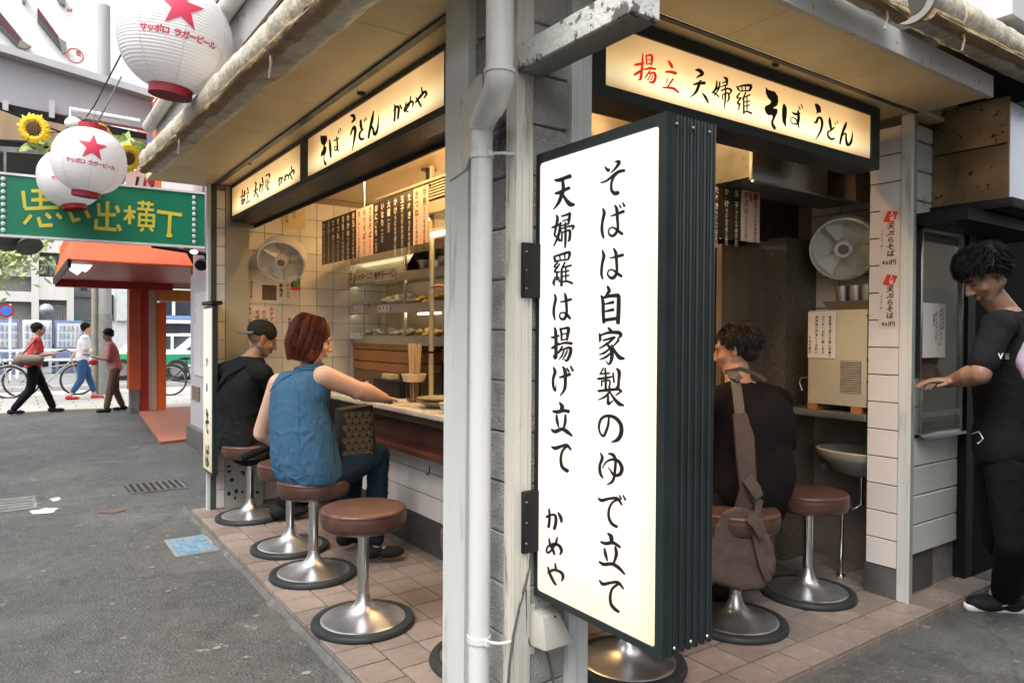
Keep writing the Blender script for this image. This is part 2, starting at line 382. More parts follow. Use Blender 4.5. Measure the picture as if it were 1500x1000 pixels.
BE_blk = [
 [(710,306,16),(745,310,34),(778,345,34),(735,375,18),(715,392,6)], [(688,458,18),(740,445,26),(800,442,32)], [(775,412,8),(750,425,16),(742,455,24)],
 [(745,455,28),(720,520,28),(690,560,18),(650,590,6)], [(778,548,12),(810,590,26),(838,645,16)],
 [(930,420,12),(925,480,20),(900,540,16),(925,560,16),(950,585,14)], [(880,545,14),(930,500,18),(970,480,12)], [(960,430,14),(950,500,16),(900,575,8)],
 [(1005,382,14),(1032,402,28),(1035,445,20)], [(990,440,12),(1035,427,14)], [(985,478,12),(1040,458,16)], [(975,522,14),(1040,500,18),(1080,520,22),(1060,562,10)],
 [(990,562,12),(990,612,12)], [(995,562,12),(1045,547,16),(1057,600,18),(1040,637,12)], [(1020,470,12),(1018,600,18),(1005,712,8)],
 [(1135,475,10),(1157,510,22)], [(1150,482,12),(1210,468,20),(1285,470,28),(1272,520,22)], [(1190,482,10),(1195,520,12)], [(1230,482,10),(1230,520,12)],
 [(1165,527,12),(1265,522,14)], [(1170,547,14),(1140,592,18),(1175,602,12)], [(1185,592,14),(1145,652,18),(1180,662,12)], [(1165,662,16),(1158,722,12)],
 [(1232,540,14),(1200,612,14)], [(1210,602,16),(1212,760,18)], [(1215,592,12),(1275,566,16)], [(1215,642,10),(1270,630,14)], [(1215,687,10),(1270,672,14)],
 [(1215,747,12),(1250,742,16),(1290,758,20)], [(1245,592,12),(1245,742,12)],
]
BF_poly = [[(180,145),(210,180),(295,205),(330,260),(335,330),(320,375),(270,405),(325,415),(325,465),(300,515),(275,570),(280,600),(308,640),(300,670),(275,660),(250,620),(245,570),(265,515),(255,490),(215,495),(185,470),(165,420),(170,385),(235,350),(245,320),(205,280),(180,220)],
 [(402,345),(425,370),(440,410),(440,480),(430,560),(432,625),(415,625),(385,570),(378,500),(380,410),(390,365)],
 [(778,352),(815,350),(850,385),(858,440),(850,465),(830,460),(800,475),(800,430),(785,390)]]
BF = [
 [(502,452,10),(540,478,32),(598,470,20)], [(578,428,12),(578,470,34),(582,540,36),(568,592,28),(520,597,16),(488,562,12),(492,528,12),(528,524,14),(562,560,20),(580,612,22),(588,658,8)],
 [(585,385,12),(600,420,14)], [(612,358,12),(632,405,16)],
 [(772,578,18),(800,575,34),(820,525,28),(855,530,32),(870,595,34),(852,680,28),(820,740,20),(785,797,4)],
 [(960,525,20),(965,580,36),(978,655,28)], [(1015,642,20),(980,672,24),(940,700,22),(945,752,26),(985,785,28),(1018,773,22)], [(1025,575,10),(1030,607,12)], [(1050,560,10),(1060,592,12)],
 [(1165,580,18),(1150,625,36),(1120,700,32),(1098,785,30),(1088,842,22)], [(1095,795,14),(1125,730,18),(1158,718,22),(1162,790,28),(1180,852,36),(1215,832,34),(1235,762,22),(1240,690,6)],
]
BG_poly = [[(120,680),(180,680),(185,720),(175,745),(160,770),(178,790),(175,830),(160,860),(158,900),(178,935),(172,955),(155,945),(148,900),(150,860),(125,875),(125,840),(145,800),(148,770),(130,755),(120,720)]]
BG = [
 [(205,720,10),(210,780,20),(215,878,14)], [(245,727,10),(270,715,12),(290,700,8)], [(268,690,8),(275,740,13),(278,790,13),(262,815,12),(246,800,8),(255,780,8),(275,788,12),(285,828,8)],
 [(285,635,8),(292,660,9)], [(300,615,8),(306,635,9)],
 [(400,500,16),(422,497,26),(432,530,20),(412,555,16)], [(398,672,12),(412,628,16),(432,600,22),(440,640,22),(430,720,16),(410,825,3)],
 [(490,540,16),(492,590,22),(500,630,14)], [(515,620,10),(485,650,16),(478,690,18),(495,715,20),(520,705,14)], [(522,530,8),(528,550,10)], [(535,512,8),(542,535,10)],
 [(608,455,8),(595,530,22),(575,620,20),(560,700,16)], [(565,665,8),(590,600,14),(605,630,18),(615,670,22),(635,650,20),(648,590,14),(655,490,3)],
 [(800,400,12),(805,440,16),(798,545,16)], [(795,447,14),(820,415,18),(838,430,20),(830,525,16)], [(850,400,12),(864,432,14)],
 [(905,370,8),(900,440,12),(925,465,12)], [(948,320,8),(940,380,14),(900,450,14),(888,460,10),(890,430,10),(930,385,16),(968,370,16),(965,415,10)],
 [(992,377,14),(1030,330,20),(1075,278,20),(1092,300,18),(1070,335,12)], [(1045,240,10),(1055,292,14)], [(995,330,10),(1020,370,18),(1042,415,14)],
]
BH_red = [[(375,490,8),(372,600,9)],[(360,545,8),(390,530,9)],[(392,500,14),(388,540,12)],[(365,575,8),(395,555,10)],[(390,560,14),(380,595,8)],
 [(412,475,9),(418,500,10)],[(402,520,9),(425,510,9)],[(412,530,8),(415,565,6)],[(402,587,10),(428,572,9)]]
BH = [[(468,435,9),(478,447,11)],[(460,502,9),(487,485,9)],[(475,450,9),(470,510,9),(458,555,4)],[(478,510,7),(490,545,10)],
 [(505,440,7),(502,500,8)],[(512,450,7),(500,505,6)],[(520,400,9),(526,440,11)],[(515,457,7),(532,450,7)],[(522,460,7),(518,520,6)],
 [(545,390,7),(572,375,11),(572,400,9)],[(548,420,7),(548,480,7)],[(562,410,7),(560,495,8)],[(560,440,6),(575,432,7)],[(560,490,6),(576,480,7)],
 [(645,400,7),(645,460,9)],[(638,425,8),(660,400,9),(658,447,8)],[(668,395,7),(672,412,7)],[(685,385,6),(690,422,8)],[(700,375,7),(680,425,8),(690,400,7),(712,380,9),(710,412,7)],
 [(718,385,8),(750,345,11),(752,377,8)],[(735,320,7),(738,350,7)],[(720,365,7),(740,412,9)]]
_w = 24
BI = [[(158,185,_w),(172,305,_w)],[(170,308,_w),(402,298,_w)],[(388,190,_w),(396,300,_w)],[(215,185,_w),(380,188,_w)],[(215,248,_w),(342,245,_w)],[(278,190,_w),(280,300,_w)],
 [(215,352,_w),(165,412,_w)],[(262,365,_w),(280,425,_w)],[(268,425,_w),(362,420,_w)],[(315,342,_w),(350,375,_w)],[(388,342,_w),(422,375,_w)],
 [(465,300,_w),(505,392,_w)],[(495,392,_w),(550,378,_w)],[(585,310,_w),(612,372,_w)],
 [(676,272,_w),(682,348,_w)],[(670,348,_w),(796,350,_w)],[(738,258,_w),(735,445,_w)],[(798,288,_w),(817,335,_w)],[(662,378,_w),(658,440,_w)],[(648,440,_w),(800,452,_w)],[(808,418,_w),(828,460,_w)],
 [(890,288,20),(890,415,20)],[(850,322,20),(932,330,20)],[(885,345,20),(855,385,20)],[(898,345,20),(922,375,20)],
 [(945,268,18),(1055,280,18)],[(982,253,18),(978,300,18)],[(1022,258,18),(1018,310,18)],[(942,308,18),(1058,318,18)],[(958,345,18),(955,425,18)],[(950,345,18),(1065,355,18)],[(1057,350,18),(1055,430,18)],
 [(958,384,16),(1055,392,16)],[(948,422,18),(1062,430,18)],[(1007,322,16),(1003,425,16)],[(985,440,18),(965,462,18)],[(1028,440,18),(1052,462,18)],
 [(1078,327,_w),(1250,352,_w)],[(1168,345,_w),(1160,495,_w)],[(1143,492,_w),(1182,492,_w)]]
# ---------------------------------------------------------------- palette
m_post   = M('painted_post', (.55,.57,.55), .45, var=.1, scale=5, streak=True, dirt=(.26,.24,.20), dscale=11, dthr=.57, dsoft=.14, bump=.15)
m_trim   = M('cream_trim', (.54,.52,.46), .5, var=.1, scale=7, streak=True, dirt=(.20,.17,.13), dscale=15, dthr=.58, dsoft=.12, bump=.2)
m_block  = M('grey_block', (.33,.325,.305), .85, var=.2, scale=14, bump=.9, bscale=120, dirt=(.09,.085,.075), dscale=4, dthr=.60, dsoft=.12)
m_grime  = M('grimy_block', (.28,.27,.25), .85, var=.25, scale=14, bump=.9, bscale=120, dirt=(.025,.023,.02), dscale=7, dthr=.47, dsoft=.14)
m_mortar = M('mortar', (.17,.165,.15), .9, var=.15)
m_white  = M('white_paint', (.74,.74,.71), .35, var=.04, scale=5, dirt=(.40,.37,.31), dscale=9, dthr=.66, dsoft=.06, streak=True)
m_pipe   = M('white_pipe', (.60,.61,.59), .32, var=.05, scale=4, streak=True, dirt=(.36,.33,.27), dscale=9, dthr=.55, dsoft=.2, bump=.08)
m_peel   = M('peeling_paint', (.62,.63,.59), .5, var=.06, scale=9, dirt=(.13,.12,.11), dscale=13, dthr=.53, dsoft=.03, bump=.5, bscale=40)
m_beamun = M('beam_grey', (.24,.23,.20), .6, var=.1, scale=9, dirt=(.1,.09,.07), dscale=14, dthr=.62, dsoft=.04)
m_soffit = M('cream_soffit', (.68,.545,.33), .5, var=.08, scale=1.6, dirt=(.46,.35,.19), dscale=2.2, dthr=.52, dsoft=.3, bump=.04)
m_fascia = M('grey_fascia', (.50,.50,.49), .45, var=.08, scale=4, dirt=(.25,.22,.20), dscale=16, dthr=.60, dsoft=.06)
m_gdark  = M('dark_green_metal', (.018,.027,.027), .38, var=.12, scale=9, bump=.04, spec=.4)
m_rib    = M('ribbed_dark_metal', (.014,.020,.021), .30, var=.2, scale=5, bump=.05, spec=.45, dirt=(.05,.05,.045), dscale=14, dthr=.68, dsoft=.1)
m_tile   = M('white_tile', (.64,.61,.56), .22, var=.05, scale=1.2, bump=.03, bscale=14, spec=.5, rvar=.06)
m_ptile  = M('pink_tile', (.62,.58,.555), .25, var=.05, scale=1.2, bump=.03, bscale=14)
m_grout  = M('dark_grout', (.055,.045,.04), .9)
m_wblock = M('white_block', (.52,.53,.49), .5, var=.06, scale=5, dirt=(.16,.15,.13), dscale=5, dthr=.62, dsoft=.12, bump=.25)
m_steel  = M('brushed_steel', (.50,.50,.49), .30, metal=1, var=.1, scale=30, vscale=(1,1,8), rvar=.08)
m_dsteel = M('dull_steel', (.22,.22,.21), .45, metal=.8, var=.25, scale=6, dirt=(.08,.07,.06), dscale=8, dthr=.6)
m_chrome = M('polished_steel', (.68,.68,.68), .17, metal=1, var=.05, rvar=.05)
m_base   = M('spun_aluminium', (.74,.74,.75), .36, metal=1, var=.12, scale=9, rvar=.1, dirt=(.40,.39,.37), dscale=12, dthr=.62, dsoft=.15)
m_black  = M('black_metal', (.009,.009,.010), .5, var=.2, spec=.25)
m_rubber = M('black_rubber', (.022,.027,.027), .5, var=.15, scale=12)
m_dark   = M('dark_void', (.01,.009,.008), .8)
m_brown  = M('dark_brown_board', (.075,.028,.020), .4, var=.2, scale=9)
m_warm   = M('kitchen_wall', (.20,.13,.07), .6, var=.2, scale=4)
m_beige  = M('beige_enamel', (.44,.40,.29), .4, var=.05, scale=4, bump=.03)
m_vinyl  = M('brown_vinyl', (.076,.036,.028), .36, var=.2, scale=11, bump=.15, bscale=240, spec=.5, dirt=(.12,.072,.056), dscale=10, dthr=.60, dsoft=.12)
m_counter= M('worn_white_counter', (.62,.55,.44), .28, var=.06, scale=6, dirt=(.45,.36,.24), dscale=10, dthr=.6, dsoft=.2)
m_ink    = M('black_ink', (.010,.009,.008), .55, var=.05)
m_inkw   = M('white_print', (.72,.68,.60), .6, var=.03)
m_red    = M('red_ink', (.55,.03,.025), .5, var=.05)
m_paper  = M('white_paper', (.66,.62,.56), .6, var=.03)
m_wood   = M('steamer_wood', (.42,.17,.055), .5, var=.2, scale=5, vscale=(8,1,1))

# floor tile: brick red-brown fired tile
def tile_mat():
    m = M('floor_tile', (.225,.182,.158), .42, var=.16, scale=22, bump=.25, bscale=160, dirt=(.17,.13,.115), dscale=5, dthr=.55, dsoft=.2)
    n = m.node_tree.nodes; l = m.node_tree.links
    oi = n.new('ShaderNodeObjectInfo'); hs = n.new('ShaderNodeHueSaturation'); mr = n.new('ShaderNodeMapRange')
    mr.inputs[3].default_value = .82; mr.inputs[4].default_value = 1.16; l.new(oi.outputs['Random'], mr.inputs[0]); l.new(mr.outputs[0], hs.inputs['Value'])
    b = n['Principled BSDF']; src = b.inputs['Base Color'].links[0].from_socket; l.new(src, hs.inputs['Color']); l.new(hs.outputs[0], b.inputs['Base Color']); return m
m_ftile = tile_mat()
m_wgrout = M('wall_grout', (.24,.19,.14), .9)
def vary(m, lo=.9, hi=1.08):
    n = m.node_tree.nodes; l = m.node_tree.links
    oi = n.new('ShaderNodeObjectInfo'); hs = n.new('ShaderNodeHueSaturation'); mr = n.new('ShaderNodeMapRange')
    mr.inputs[3].default_value = lo; mr.inputs[4].default_value = hi; l.new(oi.outputs['Random'], mr.inputs[0]); l.new(mr.outputs[0], hs.inputs['Value'])
    b = n['Principled BSDF']; src = b.inputs['Base Color'].links[0].from_socket; l.new(src, hs.inputs['Color']); l.new(hs.outputs[0], b.inputs['Base Color'])
vary(m_tile, .92, 1.06); vary(m_ptile, .93, 1.06); vary(m_block, .85, 1.12); vary(m_wblock, .9, 1.08)

# ---------------------------------------------------------------- ground
def asphalt():
    m = D.materials.new('asphalt'); m.use_nodes = True; n = m.node_tree.nodes; l = m.node_tree.links; b = n['Principled BSDF']
    tc = n.new('ShaderNodeTexCoord')
    def noise_(sc, det=6, rough=.6):
        q = n.new('ShaderNodeTexNoise'); q.inputs['Scale'].default_value = sc; q.inputs['Detail'].default_value = det; q.inputs['Roughness'].default_value = rough
        l.new(tc.outputs['Object'], q.inputs['Vector']); return q
    def rng(src, a, b_, c=0, d=1):
        q = n.new('ShaderNodeMapRange'); q.inputs[1].default_value = a; q.inputs[2].default_value = b_; q.inputs[3].default_value = c; q.inputs[4].default_value = d
        l.new(src, q.inputs[0]); return q.outputs[0]
    def mix(f, A, B):
        q = n.new('ShaderNodeMix'); q.data_type = 'RGBA'
        for i, x in ((6, A), (7, B)):
            if hasattr(x, 'name'): l.new(x, q.inputs[i])
            else: q.inputs[i].default_value = (*x, 1)
        l.new(f, q.inputs[0]); return q.outputs[2]
    fine = noise_(150, 3); vo = n.new('ShaderNodeTexVoronoi'); vo.inputs['Scale'].default_value = 75; l.new(tc.outputs['Object'], vo.inputs['Vector'])
    big = noise_(.9, 8, .7); mid = noise_(3.4, 9, .75)
    c = mix(rng(fine.outputs[0], .35, .65), (.040,.043,.041), (.102,.107,.101))
    c = mix(rng(vo.outputs['Distance'], .30, .12, 0, .6), c, (.20,.20,.19))
    v2 = n.new('ShaderNodeTexVoronoi'); v2.inputs['Scale'].default_value = 26; l.new(tc.outputs['Object'], v2.inputs['Vector'])
    gate = noise_(11, 4)
    q_ = n.new('ShaderNodeMath'); q_.operation = 'MULTIPLY'; l.new(rng(v2.outputs['Distance'], .26, .12, 0, .8), q_.inputs[0]); l.new(rng(gate.outputs[0], .40, .58), q_.inputs[1])
    c = mix(q_.outputs[0], c, (.21,.215,.205))
    mo = noise_(17, 5, .7); c = mix(rng(mo.outputs[0], .50, .64, 0, .6), c, (.028,.030,.028))
    c = mix(rng(big.outputs[0], .48, .60, 0, .62), c, (.125,.128,.12))          # worn, dusty
    c = mix(rng(mid.outputs[0], .53, .64, 0, .6), c, (.036,.037,.035))          # patches
    sp = noise_(9, 3); c = mix(rng(sp.outputs[0], .68, .72, 0, .7), c, (.27,.27,.255))
    # cracks
    cv = n.new('ShaderNodeTexVoronoi'); cv.feature = 'DISTANCE_TO_EDGE'; cv.inputs['Scale'].default_value = .75
    wq = noise_(2.5, 6); ad = n.new('ShaderNodeMix'); ad.data_type = 'RGBA'; ad.inputs[0].default_value = .22
    l.new(tc.outputs['Object'], ad.inputs[6]); l.new(wq.outputs[1], ad.inputs[7]); l.new(ad.outputs[2], cv.inputs['Vector'])
    cr = rng(cv.outputs['Distance'], .006, .0, 0, .45)
    c = mix(cr, c, (.015,.015,.014))
    l.new(c, b.inputs['Base Color'])
    l.new(rng(big.outputs[0], .35, .65, .48, .78), b.inputs['Roughness'])
    bp = n.new('ShaderNodeBump'); bp.inputs['Strength'].default_value = 1; bp.inputs['Distance'].default_value = .007
    mm = n.new('ShaderNodeMath'); mm.operation = 'SUBTRACT'; l.new(vo.outputs['Distance'], mm.inputs[1]); l.new(fine.outputs[0], mm.inputs[0])
    l.new(mm.outputs[0], bp.inputs['Height']); l.new(bp.outputs[0], b.inputs['Normal']); return m
m_asph = asphalt()
me = D.meshes.new('alley_asphalt')
g = MB().quad((-150,-150,ZG),(200,-150,ZG),(200,200,ZG),(-150,200,ZG))
obj('ground', g, m_asph, kind='structure')
# light pavement of the street at the end of the alley, and the road beyond it
m_pave = M('street_paving', (.42,.40,.37), .8, var=.1, scale=8, bump=.2, dirt=(.30,.28,.26), dscale=2, dthr=.55, dsoft=.2)
pv = empty_struct('pavement')
obj('paving_bed', MB().quad((-20,15.6,ZG+.004),(30,15.6,ZG+.004),(30,20.5,ZG+.004),(-20,20.5,ZG+.004)), M('paving_joint',(.22,.21,.2),.9), pv)
slab = bevbox('paving_slab', .585, .385, .02, m_pave, .004)
random.seed(3)
for j in range(13):
    for i in range(22):
        x = -3.2 + i*.6 + (.3 if j % 2 else 0); y = 15.8+j*.4
        if not (-1.9 < x < 4.6): continue
        shared('paving_slab', slab, None, (x, y, ZG+.008+random.uniform(-.001,.001)), pv)
mbp = MB()
for j in range(13):
    for i in range(-30, 48):
        x = -3.2+i*.6+(.3 if j % 2 else 0); y = 15.8+j*.4
        if (-1.9 < x < 4.6) or x < -19 or x > 28: continue
        mbp.box(x-.2925, y-.1925, ZG, x+.2925, y+.1925, ZG+.018)
obj('outer_slab', mbp, m_pave, pv)['kind'] = 'stuff'
kb = MB()
for i in range(-18, 26): kb.box(i+.005, 20.5, ZG, i+.995, 20.68, ZG+.14)
obj('kerb', kb, M('kerb_stone', (.40,.39,.37), .8, var=.12), bevel=.01, kind='structure')
obj('road', MB().quad((-60,20.68,ZG+.006),(90,20.68,ZG+.006),(90,29,ZG+.006),(-60,29,ZG+.006)), M('street_asphalt',(.20,.20,.195),.85,var=.15,scale=12), kind='structure')
mk = MB().quad((-60,21.2,ZG+.012),(90,21.2,ZG+.012),(90,21.35,ZG+.012),(-60,21.35,ZG+.012))
obj('road_marking', mk, M('road_paint',(.75,.75,.72),.6), kind='structure')
# thin stone edge where alley meets pavement
kb = MB()
for i in range(-8, 14): kb.box(i*.6+.004, 15.42, ZG, i*.6+.596, 15.6, ZG+.02)
obj('alley_edge_stone', kb, M('edge_stone', (.45,.38,.30), .8, var=.1), kind='structure')

# ---------------------------------------------------------------- tiled step of the shop
X0, Y0 = 1.16, 1.735
X1s, YE = 4.75, 6.12
step = empty_struct('tiled_step_floor', (X0, Y0, 0))
bed = MB().box(X0+.012, Y0+.012, 0, 4.6, YE-.01, ZP-.006)
obj('mortar_bed', bed, m_grout, step)
obj('kitchen_floor', MB().box(2.3,2.9,ZP-.004,4.3,6.05,ZP+.004), M('kitchen_floor', (.10,.09,.08), .5), step)
T = .0085
tmesh = {}
def floor_tile(xa, ya, xb, yb, nose=None):
    key = (round(xb-xa, 3), round(yb-ya, 3), nose)
    if key not in tmesh:
        w_, h_ = xb-xa-T, yb-ya-T
        if nose is None:
            tmesh[key] = bevbox('floor_tile', w_, h_, .016, m_ftile, .0022)
        else:
            mb = MB().box(-w_/2, -h_/2, -.008, w_/2, h_/2, .008)
            for k in range(5):                       # grip ridges along the nosing
                o_ = .010+k*.012
                if nose == 'Y': mb.box(-w_/2+.003, -h_/2+o_, .008, w_/2-.003, -h_/2+o_+.006, .0105)
                else: mb.box(-w_/2+o_, -h_/2+.003, .008, -w_/2+o_+.006, h_/2-.003, .0105)
            if nose == 'Y': mb.box(-w_/2, -h_/2-.002, -.045, w_/2, -h_/2+.012, -.008)
            else: mb.box(-w_/2-.002, -h_/2, -.045, -w_/2+.012, h_/2, -.008)
            me = D.meshes.new('nosing_tile'); me.from_pydata(mb.v, [], mb.f)
            bm = bmesh.new(); bm.from_mesh(me); bmesh.ops.recalc_face_normals(bm, faces=bm.faces)
            bmesh.ops.bevel(bm, geom=list(bm.edges), offset=.0012, segments=1, affect='EDGES', clamp_overlap=True); bm.to_mesh(me); bm.free()
            me.materials.append(m_ftile); tmesh[key] = me
    o = shared('nosing_tile' if nose else 'floor_tile', tmesh[key], None,
               ((xa+xb)/2, (ya+yb)/2, ZP-.008+random.uniform(-.0006, .0006)), step, rot=(random.uniform(-.003,.003), random.uniform(-.003,.003), random.uniform(-.004,.004)))
    return o
TW = .1832
xs = [X0] + [X0+.183+i*TW for i in range(19)]
# nosing row along the right-hand street (runs in X)
for i in range(19):
    xa = 2.631 + (i-8)*TW
    if xa < X0-.05: continue
    floor_tile(xa, Y0, xa+TW, Y0+.178, 'Y')
# nosing row along the alley (runs in Y)
yy = Y0+.178; ny = 0
while yy < YE-.02:
    floor_tile(X0, yy, X0+.178, min(yy+TW, YE), 'X'); yy += TW; ny += 1
# field
x = X0+.178; i = 0
while x < 4.6:
    y = Y0+.178; 
    while y < YE-.02:
        xb = x+TW; yb = min(y+.2, YE)
        if x < 2.16 or y < 2.80: floor_tile(x, y, xb, yb)
        y += .2
    x += TW
# rough mortar along the foot of the step
random.seed(11)
mm_ = MB(); n_ = 60
pts = []
for i in range(n_):
    y = Y0 + (YE+.25-Y0)*i/(n_-1); wd = .012+.03*noise.noise(Vector((y*3, 0, 0)))**2*4 + random.uniform(0, .012)
    pts.append((X0-.004, y, X0-.004-wd))
for i in range(n_-1):
    a, b_ = pts[i], pts[i+1]
    mm_.quad((a[0], a[1], ZG+.028), (b_[0], b_[1], ZG+.028), (b_[2], b_[1], ZG+.002), (a[2], a[1], ZG+.002))
obj('mortar_skirt', mm_, M('rough_mortar', (.11,.11,.10), .9, var=.25, scale=18, bump=.8, dirt=(.26,.25,.22), dscale=5, dthr=.60), step)
# drain grate, manhole cover and blue plate in the asphalt
dr = thing('drain_grate', 'dark slotted drain grate in the asphalt beside the far end of the tiled step', 'drain grate', (1.10,7.45,ZG))
obj('frame_bar', MB().box(.86,7.2,ZG,1.36,7.24,ZG+.008), m_dsteel, dr); obj('frame_bar', MB().box(.86,7.66,ZG,1.36,7.7,ZG+.008), m_dsteel, dr)
obj('pit', MB().quad((.86,7.24,ZG+.003),(1.36,7.24,ZG+.003),(1.36,7.66,ZG+.003),(.86,7.66,ZG+.003)), m_dark, dr)
for k in range(9):
    obj('grate_bar', MB().box(.87+k*.056,7.24,ZG+.003,.895+k*.056,7.66,ZG+.01), m_dsteel, dr)
mh = thing('manhole_cover', 'pale weathered square cover in the asphalt at the left edge', 'manhole cover', (-.03,7.3,ZG))
obj('cover', MB().box(-.30,7.05,ZG,.16,7.6,ZG+.006), M('worn_cover',(.16,.16,.15),.7,var=.3,scale=14,dirt=(.32,.31,.28),dscale=7,dthr=.56), mh)
for k in range(4): obj('cover_rib', MB().box(-.27,7.12+k*.12,ZG+.006,.13,7.15+k*.12,ZG+.010), m_dsteel, mh)
bp_ = thing('utility_plate', 'small blue patterned utility plate set in the asphalt beside the tiled step', 'utility plate', (1.0,5.25,ZG))
m_blue = M('faded_blue', (.085,.19,.29), .6, var=.25, scale=40, dirt=(.20,.22,.23), dscale=25, dthr=.6)
obj('plate', MB().box(.885,5.05,ZG,1.115,5.46,ZG+.006), m_blue, bp_)
obj('plate_frame', MB().box(.865,5.03,ZG,1.135,5.05,ZG+.005).box(.865,5.46,ZG,1.135,5.48,ZG+.005).box(.865,5.05,ZG,.885,5.46,ZG+.005).box(1.115,5.05,ZG,1.135,5.46,ZG+.005), M('plate_rim',(.22,.22,.21),.8), bp_)
gm = MB()
for k in range(9):
    for j in range(5):
        if random.random() < .75: gm.box(.895+j*.044,5.065+k*.043,ZG+.006,.925+j*.044+random.uniform(0,.01),5.088+k*.043,ZG+.008)
obj('raised_pattern', gm, M('plate_white', (.22,.28,.32), .6), bp_)['kind'] = 'stuff'

# spilt paint and a dark damp stain on the asphalt
def blot(name, label, cx, cy, rx, ry, mat, n=40, seed=1, z=.004):
    pts = []
    for i in range(n):
        a = 2*pi*i/n; k = 1+.55*noise.noise(Vector((cos(a)*1.6,sin(a)*1.6,seed)))+.25*noise.noise(Vector((cos(a)*5,sin(a)*5,seed)))
        pts.append((cx+cos(a)*rx*k, cy+sin(a)*ry*k, ZG+z))
    o = obj(name, MB().add(pts,[tuple(range(n))]), mat); tag(o, label, 'stain'); return o
m_spill = M('paint_spill', (.50,.50,.48), .7, var=.15, scale=30)
blot('paint_spill','white spilt paint on the asphalt at the near corner of the pale square cover', .20, 6.93, .10, .09, m_spill, seed=3)
blot('paint_spill','small white paint spot beside the pale square cover, on its alley side', .30, 7.35, .045, .07, m_spill, seed=6)
blot('rust_stain','reddish brown stain on the asphalt in front of the pale square cover', .66, 6.62, .10, .07, M('rust_stain', (.12,.075,.06), .8, var=.25, scale=20), seed=12, z=.005)
random.seed(77)
gmat = M('trodden_gum', (.22,.22,.21), .8)
gm_ = MB()
for k in range(60):
    gx, gy = (random.uniform(-.4,1.05), random.uniform(2.2,9)) if k < 45 else (random.uniform(2.2,4.2), random.uniform(.9,1.6))
    r_ = random.uniform(.008,.02); gm_.add([(gx+cos(a)*r_*random.uniform(.7,1.2), gy+sin(a)*r_*random.uniform(.7,1.3), ZG+.004) for a in [2*pi*q/9 for q in range(9)]],[tuple(range(9))])
go_ = tag(obj('gum_spots', gm_, gmat), 'small pale gum spots scattered over the asphalt', 'gum spots'); go_['kind'] = 'stuff'

# ---------------------------------------------------------------- corner pillar
PX, PY = 1.305, 1.835          # faces of the block wall
pil = thing('corner_pillar', 'grey concrete block pillar with metal corner strips at the corner of the noodle shop', 'pillar', (1.4,2.0,0))
obj('core', MB().box(PX+.012,PY+.012,ZG,1.60,2.25,3.3), m_mortar, pil)
BHt = .1655; z0 = 1.512 - 9*BHt
random.seed(5)
def rough_block(xa, ya, za, xb, yb, zb, name='block', mat=m_block, amp=.002, parent=None):
    mb = MB().box(xa,ya,za,xb,yb,zb); me = D.meshes.new(name); me.from_pydata(mb.v, [], mb.f); bm = bmesh.new(); bm.from_mesh(me)
    bmesh.ops.recalc_face_normals(bm, faces=bm.faces)
    bmesh.ops.bevel(bm, geom=list(bm.edges), offset=.005, segments=1, affect='EDGES')
    for v in bm.verts: v.co += Vector([random.uniform(-amp, amp) for _ in range(3)])
    bm.to_mesh(me); bm.free()
    return obj(name, me, mat, parent)
for k in range(-1, 20):
    za = z0+k*BHt+.002; zb = z0+(k+1)*BHt-.002
    if zb < ZP or za > 3.3: continue
    rough_block(PX, PY+.05, max(za, ZP), PX+.05, 2.10, zb, parent=pil, mat=m_grime if 1.8 < za < 2.45 else m_block)
    rough_block(PX+.05, PY, max(za, ZP), 1.512, PY+.05, zb, parent=pil)
# angle strip on the corner, channel with shallow grooves
st = MB().box(PX-.010,PY-.012,ZG,PX+.055,PY+.004,3.3).box(PX-.010,PY+.004,ZG,PX+.004,PY+.048,3.3)
st.box(PX+.012,PY-.015,ZG,PX+.020,PY-.012,3.3).box(PX+.040,PY-.015,ZG,PX+.046,PY-.012,3.3)
obj('corner_strip', st, m_trim, pil, bevel=.0015, segs=1)
obj('side_post', MB().box(1.512,PY-.022,ZG,1.548,PY+.10,3.3).box(1.548,PY-.016,ZG,1.604,PY+.10,3.3).box(1.548,PY-.022,ZG,1.555,PY-.016,3.3), m_post, pil, bevel=.002, segs=1)
obj('side_post', MB().box(1.272,2.083,ZG,1.36,2.205,3.3).box(1.285,2.205,ZG,1.36,2.262,3.3), m_post, pil, bevel=.003, segs=1)
obj('cover_plate', MB().prism([(1.266,2.082,2.06),(1.266,2.20,2.04),(1.266,2.20,2.295),(1.266,2.11,2.31),(1.266,2.015,2.36),(1.266,1.99,2.36),(1.266,1.985,2.245)],(.01,0,0)), m_trim, pil, bevel=.002, segs=1)
# wall box + cables
bx = thing('cable_box', 'small grey plastic cable hood low on the corner pillar under the white lightbox', 'cable box', (1.42,1.80,.62))
p = lambda px,py,d=0: at(px,py,'Y',PY-d)
zt, zb_, zl = p(790,890,.0).z, p(790,938,.0).z, p(790,948).z
xa, xb = p(775,900).x, p(822,900).x
hood = MB().add([(xa,PY,zt),(xb-.03,PY,zt),(xb-.045,PY-.045,zt-.012),(xa+.02,PY-.045,zt-.012),(xa-.004,PY,zb_),(xb,PY,zb_),(xb-.005,PY-.075,zb_),(xa+.01,PY-.075,zb_)],
    [(0,1,2,3),(3,2,6,7),(0,3,7,4),(1,5,6,2),(4,7,6,5),(0,4,5,1)])
obj('hood', hood, M('grey_plastic',(.38,.36,.32),.5,var=.08,dirt=(.2,.17,.14),dscale=20,dthr=.62), bx, bevel=.004)
obj('back_plate', MB().box(xa-.012,PY-.006,zl-.01,xa+.02,PY,zt+.02), m_trim, bx, bevel=.001)
obj('screw', MB().ell((xa+.07,PY-.046,zt-.02),(.005,.003,.005),n=8,m=6), m_black, bx)
